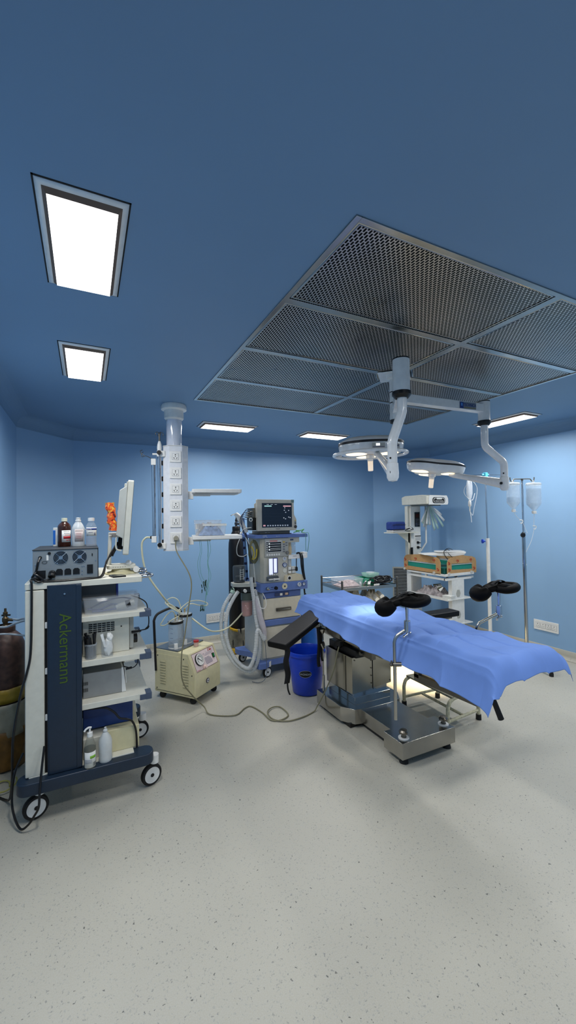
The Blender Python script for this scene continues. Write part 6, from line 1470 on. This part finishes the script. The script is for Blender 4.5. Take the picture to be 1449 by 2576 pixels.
    # cardboard wrapped side panels
    def panel(M, L, nm):
        q = MB(M); hh = .205
        outer = [(0, 0), (L, 0), (L, hh*.72), (L-.02, hh*.93), (L-.06, hh*1.0), (L*.5, hh*1.12), (.06, hh*1.0), (.02, hh*.93), (0, hh*.72)]
        # frame made of strips round an opening
        a, b_ = .075, L-.075
        q.prism([(0, 0), (a, 0), (a, hh*1.03), (.02, hh*.93), (0, hh*.72)], 'y', 0, .008)
        q.prism([(b_, 0), (L, 0), (L, hh*.72), (L-.02, hh*.93), (b_, hh*1.03)], 'y', 0, .008)
        q.prism([(a, 0), (b_, 0), (b_, .05), (a, .058)], 'y', 0, .008); q.prism([(a, .135), (b_, .13), (b_, hh*1.03), (L*.5, hh*1.14), (a, hh*1.03)], 'y', 0, .008)
        o = q.build('side_panel', card, t)
        q = MB(M); q.box(a-.01, b_+.01, .009, .012, .118, .150); q.build('panel_window', clearp, o)
        q = MB(M); q.box(a, b_, .009, .02, .050, .118); q.build('foam_strip', greentape, o)
        q = MB(M); q.box(a, b_, -.001, .009, .118, .122); q.build('white_edge', paper, o)
        q = MB(M)
        for (x, z, r) in ((.035, .06, 20), (L-.04, .055, 25), (L*.35, .165, 0), (L-.10, .17, -25), (.03, .14, 30)):
            T = Matrix.Translation((x, -.0005, z)) @ Matrix.Rotation(rad(r), 4, 'Y')
            k = MB(M @ T); k.tube([(-.012+.009*math.cos(i*.6), -.001, .007+.009*math.sin(i*.6)) for i in range(10)], .003, 5)
            k.box(.002, .007, -.002, .001, -.012, .014); k.box(.011, .016, -.002, .001, -.012, .014); k.box(.002, .016, -.002, .001, -.012, -.008); k.box(-.012, -.002, -.002, .001, -.022, -.014)
            q.v += k.v; base = len(q.v)-len(k.v); q.f += [tuple(i+base for i in f) for f in k.f]; q.m += k.m
        q.build('red_print', mat('print_red', (186, 54, 40), .7), o)
        q = MB(M); q.cyl((.02, -.015, .012), (.02, .01, .012), .017, n=16); q.cyl((L-.10, -.015, .012), (L-.10, .01, .012), .017, n=16); q.build('panel_knob', clear('frost_knob', (216, 216, 210), .75), o)
    panel(face((0, 0, 0)) @ Matrix() if False else Matrix.Translation((4.045, 3.712, .876)), .52, 'f')
    Ml = Matrix.Translation((4.008, 4.45, .876)) @ Matrix.Rotation(rad(-90), 4, 'Z')
    panel(Ml, .66, 'l')
    panel(Matrix.Translation((4.53, 3.80, .876)) @ Matrix.Rotation(rad(90), 4, 'Z'), .55, 'r')
    # lower frame with shelves
    m = MB(); m.prism([(4.125, 3.72), (4.345, 3.72), (4.345, 3.78), (4.125, 3.78)], 'z', .12, .80); fp = m.build('front_pedestal', white, t, bevel=.004)
    m = MB()
    for z in (.63, .36):
        m.prism([(4.235+.038*math.cos(rad(a)), z+.052*math.sin(rad(a))) for a in range(0, 360, 60)], 'y', 3.717, 3.72)
    m.build('honeycomb_vent', greyplastic, fp)
    m = MB(); m.box(4.05, 4.09, 4.36, 4.44, .2, .86); m.build('rear_leg', white, t, bevel=.004)
    for z in (.565, .25):
        m = MB(); m.box(4.03, 4.47, 3.70, 4.42, z-.012, z); m.box(4.025, 4.032, 3.70, 4.42, z-.014, z+.02); m.build('storage_shelf', white, t, bevel=.002)
    m = MB(); m.box(4.05, 4.12, 3.60, 4.5, .10, .15); m.box(4.38, 4.45, 3.60, 4.5, .10, .15); m.build('base_frame', white, t, bevel=.006)
    for (x, y) in ((4.085, 3.63), (4.415, 3.63), (4.085, 4.47), (4.415, 4.47)): castor(None, 'castor', (x, y, .045), .045, (1, 0, 0), t, w=.022)
warmer()
t = thing('baby_scale', (4.2, 3.95, 1.09), 'white baby weighing tray lying across the cardboard panels of the warmer', 'baby scale')
SMx = Matrix.Translation((4.20, 3.93, 1.112)) @ Matrix.Rotation(rad(-23), 4, 'Z')
m = MB(SMx); m.prism([(-.29, .012), (.25, .032), (.262, .04), (.262, .02), (.235, -.004), (.10, -.022), (-.08, -.012), (-.29, .004)], 'y', -.11, .11); m.build('weighing_tray', plastic_w, t, bevel=.01)
m = MB(SMx); m.prism(rrect(-.09, .268, -.10, .10, .05, 5), 'z', .03, .045); m.build('tray_top', white, t, bevel=.004)
m = MB(SMx); m.tube(spline([(.10, .02, .05), (.03, -.06, .068), (-.03, -.112, .045), (-.025, -.13, -.01), (.02, -.13, -.06), (.06, -.125, -.075)], 7), .0045, 7); m.tube(spline([(.16, .05, .05), (.09, 0, .075), (.02, -.05, .06), (.04, -.13, .0), (.09, -.13, -.05)], 7), .0035, 7); m.build('black_lead', black, t)
t = thing('blue_pouch', (3.80, 4.37, 1.40), 'navy blue cloth pouch on the warmer side shelf', 'pouch')
m = MB(); m.prism(rrect(3.695, 3.94, 4.315, 4.46, .035, 5), 'z', 1.43, 1.545); m.build('pouch_body', clothblue, t, bevel=.022)
m = MB(); m.tube(spline([(3.70, 4.31, 1.50), (3.8, 4.305, 1.505), (3.93, 4.31, 1.50)], 5), .003, 6); m.tube(spline([(3.70, 4.31, 1.435), (3.8, 4.305, 1.44), (3.93, 4.31, 1.435)], 5), .003, 6); m.build('zip', ink, t)
t = thing('folded_cloth', (3.80, 4.38, 1.40), 'grey white folded cloth under the navy pouch', 'cloth')
m = MB(); m.prism(rrect(3.705, 3.93, 4.32, 4.46, .02, 4), 'z', 1.401, 1.43); m.build('cloth', mat('grey_cloth', (186, 186, 184), .85, bump=.5), t, bevel=.008)
t = thing('cuff_bundle', (4.02, 4.36, 1.40), 'coiled grey tubes and cuff beside the navy pouch', 'tubing')
m = MB(); rr = random.Random(23)
for k in range(7):
    cx, cy, cz = 4.0+.07*rr.random(), 4.35+.04*rr.random(), 1.435+.02*rr.random(); r0 = .03+.02*rr.random()
    m.tube([(cx+r0*math.cos(a*.6283), cy+.6*r0*math.sin(a*.6283), max(1.406, cz+.5*r0*math.sin(a*.6283+k))) for a in range(10)], .006, 7, k % 2, closed=True)
m.build('tube_coil', [mat('dark_slate', (60, 62, 66), .5), tissue], t)
# fan of catheters hanging below the hood
t = thing('catheter_packets', (4.36, 4.3, 1.75), 'bunch of white and mint catheter packets fanning out below the warmer hood', 'packets')
rr = random.Random(31)
for k in range(16):
    a = rad(-118+k*5.6 if k < 12 else -62+(k-12)*14); L = .25+.09*rr.random(); b0 = Vector((4.335+.02*rr.random(), 4.30+.01*rr.random(), 1.768)); dr = Vector((math.cos(a), -.18+.3*rr.random(), math.sin(a))); wv = Vector((math.cos(a+1.57), 0, math.sin(a+1.57)))
    m = MB(); vs = []
    for j in range(7):
        u = j/6; p = b0+dr*L*u+Vector((0, 0, -.05*u*u*(1 if k > 8 else .2))); w = .006+.012*u**.5
        vs += [p-wv*w, p+wv*w]
    m.add(vs, [(2*j, 2*j+1, 2*j+3, 2*j+2) for j in range(6)]); m.build('packet', clear('packet_mint', (188, 218, 208), .75) if k % 3 == 1 else clear('packet_white', (228, 230, 228), .85), t, solid=.003)
# shelf contents
t = thing('supply_bag', (4.2, 4.05, .57), 'pile of clear crinkled supply bags on the upper shelf of the warmer', 'plastic bag')
m = crumple(None, 4.05, 4.30, 3.80, 4.34, .566, .70, 51, 14, .7); m.build('bag', mat('pile_bag', (170, 160, 158), .4, var=.5, scale=22, bump=.8), t)
m = MB()
for k in range(6): m.cyl((4.06+.03*k, 3.86+.05*k, .66+.01*(k % 3)), (4.10+.035*k, 3.84+.04*k, .70), .018, .008, n=9, mi=k % 2)
m.build('syringe', [tissue, mat('olive_tube', (96, 100, 78), .5)], t)
t = thing('folded_towel', (4.4, 3.8, .57), 'small stack of folded white paper towels at the front right of the warmer shelf', 'towels')
m = MB(rot_about((4.13, 3.74, 0), 8))
for k in range(4): m.box(-.055, .055, -.03, .09, .566+k*.011, .575+k*.011)
m.build('towel_stack', paper, t, bevel=.003)

# ------------------------------------------------------------ drip stands
def bottle_hang(c, h, r, label, lvl):
    """c: top centre where it hangs"""
    t = thing('irrigation_bottle', c, label, 'hanging bottle')
    m = MB(); m.lathe(c, [(.001, -.006), (r*.85, -.006), (r*.98, -.014), (r, -.03), (r*.97, -.04), (r*.98, -h*.66), (r*.96, -h*.72), (r*.22, -h*.93), (r*.2, -h*.95)], 32, sy=.75); m.build('bottle_body', fluid, t)
    m = MB(); m.lathe(c, [(r*.9, 0), (r*1.0, -.006), (r*1.0, -.022), (r*.96, -.026)], 32, sy=.75); m.build('top_band', milky, t)
    m = MB(); m.lathe(c, [(.001, -lvl), (r*.94, -lvl), (r*.95, -h*.66), (r*.92, -h*.715), (r*.2, -h*.925), (.001, -h*.925)], 28, sy=.72); m.build('fluid', fluid2, t)
    C3 = Vector(c); m = MB(); m.lathe(C3+Vector((0, 0, -h*.95)), [(r*.25, 0), (r*.27, -.012), (r*.2, -.03), (.001, -.03)], 18); m.tube([C3+Vector((.03*math.cos(a*.6283)+.012, .02*math.sin(a*.6283), -h-.012)) for a in range(10)], .0025, 6, closed=True); m.build('neck_cap', plastic_w, t)
    m = MB(); m.tube(spline([C3+Vector((-.012, 0, -.004)), C3+Vector((-.008, 0, .025)), C3+Vector((.008, 0, .025)), C3+Vector((.012, 0, -.004))], 5), .003, 6); m.build('hanger_loop', plastic_w, t)
    return t
S1 = Vector((4.134, 3.19, 0)); S2 = Vector((4.21, 2.82, 0)); R3v = Vector((.8965, -.4429, 0))   # screen-right direction
t = thing('drip_stand', S1, 'white drip stand with blue cap and knob, left of the chrome one', 'drip stand')
m = MB(); m.cyl(S1+Vector((0, 0, .12)), S1+Vector((-.012, 0, 1.351)), .0195, n=18); m.build('outer_tube', white, t)
m = MB(); m.cyl(S1+Vector((-.012, 0, 1.34)), S1+Vector((-.03, 0, 2.056)), .009, n=12); m.build('inner_rod', chrome, t)
m = MB(); m.lathe(S1+Vector((-.012, 0, 1.317))-R3v*.03, [(.001, 0), (.008, 0), (.008, .02), (.022, .022), (.024, .035), (.012, .04), (.001, .04)], 16, axis=tuple(-R3v)); m.build('height_knob', mat('knob_blue', (30, 64, 180), .35), t)
m = MB(); hb = S1+Vector((-.03, 0, 2.077)); m.box(hb.x-.02, hb.x+.02, hb.y-.02, hb.y+.02, 2.045, 2.102); m.cyl(hb-R3v*.04, hb+R3v*.04, .012, n=10); m.build('hook_boss', cyan, t, bevel=.003)
m = MB()
for s in (-1, 1):
    m.tube(spline([hb, hb+R3v*s*.08+Vector((0, 0, -.002)), hb+R3v*s*.19+Vector((0, 0, -.006)), hb+R3v*s*.20+Vector((0, 0, -.035)), hb+R3v*s*.185+Vector((0, 0, -.045)), hb+R3v*s*.17+Vector((0, 0, -.03))], 5), .0035, 7)
m.build('hook_arm', chrome, t)
m = MB()
for k in range(5):
    a = 2*math.pi*k/5+.5; m.cyl(S1+Vector((0, 0, .13)), S1+Vector((.2*math.cos(a), .2*math.sin(a), .06)), .013, n=10)
m.build('stand_base', white, t)
for k in range(5):
    a = 2*math.pi*k/5+.5; castor(None, 'castor', S1+Vector((.2*math.cos(a), .2*math.sin(a), .025)), .025, (math.sin(a), -math.cos(a), 0), t, w=.014)
hc = hb-R3v*.185+Vector((0, 0, -.04))
t = thing('drip_bag', hc, 'small clear drip bag with coiled line hanging from the white drip stand', 'drip bag')
m = MB(); m.lathe(hc, [(.001, 0), (.022, -.004), (.038, -.03), (.045, -.08), (.045, -.17), (.03, -.22), (.012, -.25), (.001, -.25)], 20, sy=.5); m.build('bag_body', clear('drip_bag_plastic', (226, 232, 238), .55, .1, .5, 50), t)
m = MB(); m.lathe(hc+Vector((0, 0, -.25)), [(.010, 0), (.017, -.015), (.017, -.06), (.006, -.075), (.006, -.12), (.001, -.125)], 14); m.build('drip_chamber', plastic_w, t)
m = MB()
m.tube(spline([hc+Vector((0, 0, -.37)), hc+R3v*.03+Vector((0, 0, -.42)), hc+R3v*.05+Vector((0, 0, -.33)), hc+R3v*.08+Vector((0, 0, -.2)), hc+R3v*.085+Vector((0, 0, -.1)), hc+R3v*.0+Vector((0, -.03, -.03)), hc-R3v*.05+Vector((0, 0, -.1)), hc-R3v*.055+Vector((0, 0, -.18)), hc+Vector((0, -.03, -.25)), hc+R3v*.06+Vector((0, 0, -.17))], 8), .0032, 7)
m.tube(spline([hc+Vector((0, 0, -.37)), hc+R3v*.012+Vector((0, 0, -.44)), hc+R3v*.016+Vector((0, 0, -.5))], 6), .004, 7); m.build('drip_line', clear('drip_line_plastic', (232, 236, 240), .8), t)

t = thing('drip_stand', S2, 'chrome drip stand with black knob holding two irrigation bottles at the right', 'drip stand')
m = MB(); m.cyl(S2+Vector((.014, 0, .08)), S2+Vector((0, 0, 1.415)), .018, n=18); m.build('outer_tube', steel_mir, t)
m = MB(); m.cyl(S2+Vector((.0, 0, 1.41)), S2+Vector((-.004, 0, 1.998)), .0098, n=12); m.build('inner_rod', chrome, t)
kc = S2+Vector((0, 0, 1.398))-R3v*.03+Vector((-.02, -.03, 0)); dv = Vector((-.82, -.57, 0))
m = MB(); n = 32
fw = Vector((-.443, -.896, 0)); pr = []
for j, (s, h) in enumerate(((.001, 0), (.8, 0), (1., .006), (1., .02), (.8, .026), (.001, .026))):
    pr.append([kc+fw*h+R3v*(s*(.024+.003*math.cos(8*2*math.pi*i/n))*math.cos(2*math.pi*i/n))+Vector((0, 0, s*(.024+.003*math.cos(8*2*math.pi*i/n))*math.sin(2*math.pi*i/n))) for i in range(n)])
m.add([p for q in pr for p in q], [(j*n+i, j*n+(i+1) % n, (j+1)*n+(i+1) % n, (j+1)*n+i) for j in range(5) for i in range(n)]); m.cyl(kc, kc-fw*.03+R3v*.02, .008, n=8); m.build('height_knob', black, t)
m = MB(); m.lathe(S2+Vector((0, 0, 1.415)), [(.019, -.02), (.019, .01), (.010, .014)], 18); m.build('tube_collar', steel, t)
hb2 = S2+Vector((-.004, 0, 1.998)); m = MB()
m.cyl(hb2+Vector((0, 0, -.02)), hb2+Vector((0, 0, .004)), .012, n=12)
for s in (-1, 1):
    m.tube(spline([hb2, hb2+R3v*s*.07, hb2+R3v*s*.09+Vector((0, 0, -.004)), hb2+R3v*s*.10+Vector((0, 0, -.02)), hb2+R3v*s*.118+Vector((0, 0, -.025)), hb2+R3v*s*.128+Vector((0, 0, -.005)), hb2+R3v*s*.13+Vector((0, 0, .018))], 5), .0055, 8)
m.build('hook_arm', darksteel, t)
for k in range(5):
    a = 2*math.pi*k/5-.56; q = S2+Vector((.014, 0, 0)); e = Vector((math.cos(a), math.sin(a), 0))
    m = MB(); m.tube(spline([q+e*.01+Vector((0, 0, .115)), q+e*.14+Vector((0, 0, .105)), q+e*.27+Vector((0, 0, .085)), q+e*.30+Vector((0, 0, .06)), q+e*.305+Vector((0, 0, .02))], 6), .017, 10); m.build('base_leg', rubber, t)
    m = MB(); m.lathe(q+e*.305, [(.001, 0), (.02, 0), (.02, .03), (.001, .032)], 14); m.build('rubber_foot', rubber, t)
bl = bottle_hang(hb2-R3v*.098+Vector((0, 0, -.04)), .30, .079, 'left irrigation bottle on the chrome drip stand, half full', .155)
br = bottle_hang(hb2+R3v*.122+Vector((0, 0, -.045)), .316, .090, 'right irrigation bottle on the chrome drip stand, fuller and larger', .06)
t = thing('irrigation_line', S2+Vector((0, 0, 1.4)), 'clear irrigation tubing with white roller clamps trailing from the bottles down the chrome stand', 'tubing')
m = MB(); a = hb2-R3v*.098+Vector((0, 0, -.35)); b = hb2+R3v*.122+Vector((0, 0, -.37))
m.tube(spline([a, a+R3v*.03+Vector((0, 0, -.05)), a+R3v*.075+Vector((0, -.02, -.12)), a+R3v*.10+Vector((0, -.02, -.18)), kc+R3v*.055+Vector((0, 0, .02))], 6), .0026, 6)
m.tube(spline([b, b+R3v*(-.005)+Vector((0, 0, -.1)), b+R3v*(-.01)+Vector((0, 0, -.19)), b+R3v*(-.04)+Vector((0, 0, -.3)), b+R3v*(-.09)+Vector((0, 0, -.40)), b+R3v*(-.115)+Vector((0, 0, -.46)), b+R3v*(-.11)+Vector((0, 0, -.55)), b+R3v*(-.115)+Vector((0, 0, -.68)), b+R3v*(-.10)+Vector((0, 0, -.85)), b+R3v*(-.10)+Vector((0, 0, -1.05))], 7), .0035, 6)
m.build('line_run', clear('line_plastic', (224, 232, 240), .6), t)
m = MB()
for p in (a+R3v*.06+Vector((0, -.02, -.11)), b+Vector((0, 0, -.155)), b+R3v*(-.115)+Vector((0, 0, -.555))):
    m.tube(spline([p+Vector((0, 0, .02))-R3v*.018, p+R3v*.012+Vector((0, 0, .018)), p+R3v*.016, p+Vector((0, 0, -.018)), p-R3v*.008+Vector((0, 0, -.008))], 4), .0045, 7)
m.build('roller_clamp', plastic_w, t)

# ------------------------------------------------------------ step stool under the table
def stool():
    t = thing('step_stool', (2.6, 2.48, 0), 'chipped cream tubular step stool with grey seat under the foot of the table', 'step stool')
    # two hoops (left and right) and a seat board
    legs = {'a': (2.424, 2.719), 'b': (2.79, 2.70), 'c': (2.41, 2.235), 'd': (2.775, 2.265)}
    H = .235
    def hoop(p, q):
        p, q = Vector(p+(0,)), Vector(q+(0,)); d = (q-p).normalized(); u = Vector((0, 0, 1))
        P = [p+u*.02, p+u*(H-.07)]+spline([p+u*(H-.07), p+u*(H-.022)+d*.02, p+u*H+d*.07], 5)[1:]+[q+u*H-d*.07]+spline([q+u*H-d*.07, q+u*(H-.022)-d*.02, q+u*(H-.07)], 5)[1:]+[q+u*.02]
        m = MB(); m.tube(P, .0145, 12); m.build('leg_hoop', stoolpaint, t)
        for e in (p, q):
            k = MB(); k.lathe(e, [(.001, .0), (.021, 0), (.020, .04), (.015, .042)], 16); k.build('rubber_foot', rubber, t)
        m = MB(); m.tube([p+u*.075, q+u*.075], .011, 10); return m, p, q
    m1, p, q = hoop(legs['a'], legs['b']); m1.build('cross_bar', stoolpaint, t)
    m2, r_, s_ = hoop(legs['c'], legs['d']); m2.build('cross_bar', stoolpaint, t)
    m = MB(); u = Vector((0, 0, 1)); m.tube([(p+q)/2+u*.075, (r_+s_)/2+u*.075], .011, 10); m.build('centre_bar', stoolpaint, t)
    m = MB(); m.hexa([(2.45, 2.23, .236), (2.735, 2.25, .236), (2.74, 2.71, .236), (2.455, 2.725, .236)], [(2.45, 2.23, .252), (2.735, 2.25, .252), (2.74, 2.71, .252), (2.455, 2.725, .252)]); m.build('seat', seatgrey, t, bevel=.003)
stool()

# ------------------------------------------------------------ wall sockets and return grille
def outlet(M, label, L=.285):
    t = thing('wall_socket', M.translation, label, 'wall socket', 'four-gang wall sockets')
    m = MB(M); m.prism(rrect(-L/2, L/2, -.058, .058, .004, 2), 'z', 0, .008); m.build('face_plate', plastic_w, t, bevel=.002)
    for k in range(4):
        x = -.0945+k*.063; q = MB(M); q.box(x-.028, x+.028, -.028, .028, .008, .0095); q.build('socket_frame', inkgrey, t)
        q = MB(M); q.box(x-.0265, x+.0265, -.0265, .0265, .0095, .011); o = q.build('socket_module', plastic_w, t)
        q = MB(M)
        for (dx, dy, r) in ((0, .012, .0045), (-.010, -.010, .0032), (.010, -.010, .0032)): q.cyl((x+dx, dy, .011), (x+dx, dy, .0116), r, n=8)
        q.build('pin_hole', ink, o)
outlet(face((1.535, 5.249, .325)), 'white four-gang socket plate low on the back wall behind the breathing hoses')
outlet(face((4.779, 2.953, .320), (0, -1, 0)), 'white four-gang socket plate low on the right wall')
def grille():
    d = Vector((.66, -.56, 0)).normalized(); p = Vector((4.12, 5.25, 0)); n = Vector((-d.y*-1, 0, 0))
    s0 = .865*.32; L = .40; c = p+d*(s0+L/2); M = face((c.x, c.y, .53), tuple(d)); H = .60
    t = thing('return_air_grille', (c.x, c.y, .23), 'louvred return air grille low on the angled corner wall behind the warmer', 'air grille')
    m = MB(M); w = .022
    for a in ((-L/2, L/2, H/2-w, H/2), (-L/2, L/2, -H/2, -H/2+w), (-L/2, -L/2+w, -H/2+w, H/2-w), (L/2-w, L/2, -H/2+w, H/2-w)): m.box(*a, 0, .018)
    m.build('frame', greyplastic, t, bevel=.002)
    m = MB(M); m.box(-L/2+w, L/2-w, -H/2+w, H/2-w, .0005, .002); m.build('dark_back', dark, t)
    m = MB(M); k = 24
    for i in range(k):
        y = -H/2+w+(H-2*w)*(i+.5)/k; m.hexa([(-L/2+w, y-.005, .004), (L/2-w, y-.005, .004), (L/2-w, y-.005, .016), (-L/2+w, y-.005, .016)], [(-L/2+w, y+.006, .002), (L/2-w, y+.006, .002), (L/2-w, y-.001, .018), (-L/2+w, y-.001, .018)])
    m.build('louvre', mat('louvre_grey', (150, 154, 156), .4), t)
grille()

# ------------------------------------------------------------ pieces that stand apart become parts of their own
def split_loose(o):
    me = o.data; n = len(me.vertices); par = list(range(n))
    def find(i):
        while par[i] != i: par[i] = par[par[i]]; i = par[i]
        return i
    for e in me.edges:
        a, b = find(e.vertices[0]), find(e.vertices[1])
        if a != b: par[a] = b
    groups = {}
    for i in range(n): groups.setdefault(find(i), []).append(i)
    if len(groups) < 2: return
    meshes = []
    for g in groups.values():
        gs = set(g); bm = bmesh.new(); bm.from_mesh(me); bm.verts.ensure_lookup_table()
        bmesh.ops.delete(bm, geom=[v for v in bm.verts if v.index not in gs], context='VERTS')
        m2 = me.copy(); bm.to_mesh(m2); bm.free(); meshes.append(m2)
    for m2 in meshes[1:]:
        c = o.copy(); c.data = m2; C.objects.link(c); c.parent = o.parent
    o.data = meshes[0]
for o in list(bpy.data.objects):
    if o.type == 'MESH' and o.parent and o.name.split('.')[0] in ('socket_inlet', 'shelf_peg', 'post_collar', 'clamp_knob', 'soft_key', 'flow_tube', 'flow_knob', 'panel_knob', 'lead', 'roller_clamp', 'pivot_bolt', 'honeycomb_vent', 'suture_boxes', 'key_pad', 'side_key', 'drip_hook', 'under_rail', 'side_rail', 'top_frame'):
        if len(o.data.vertices) < 9000: split_loose(o)
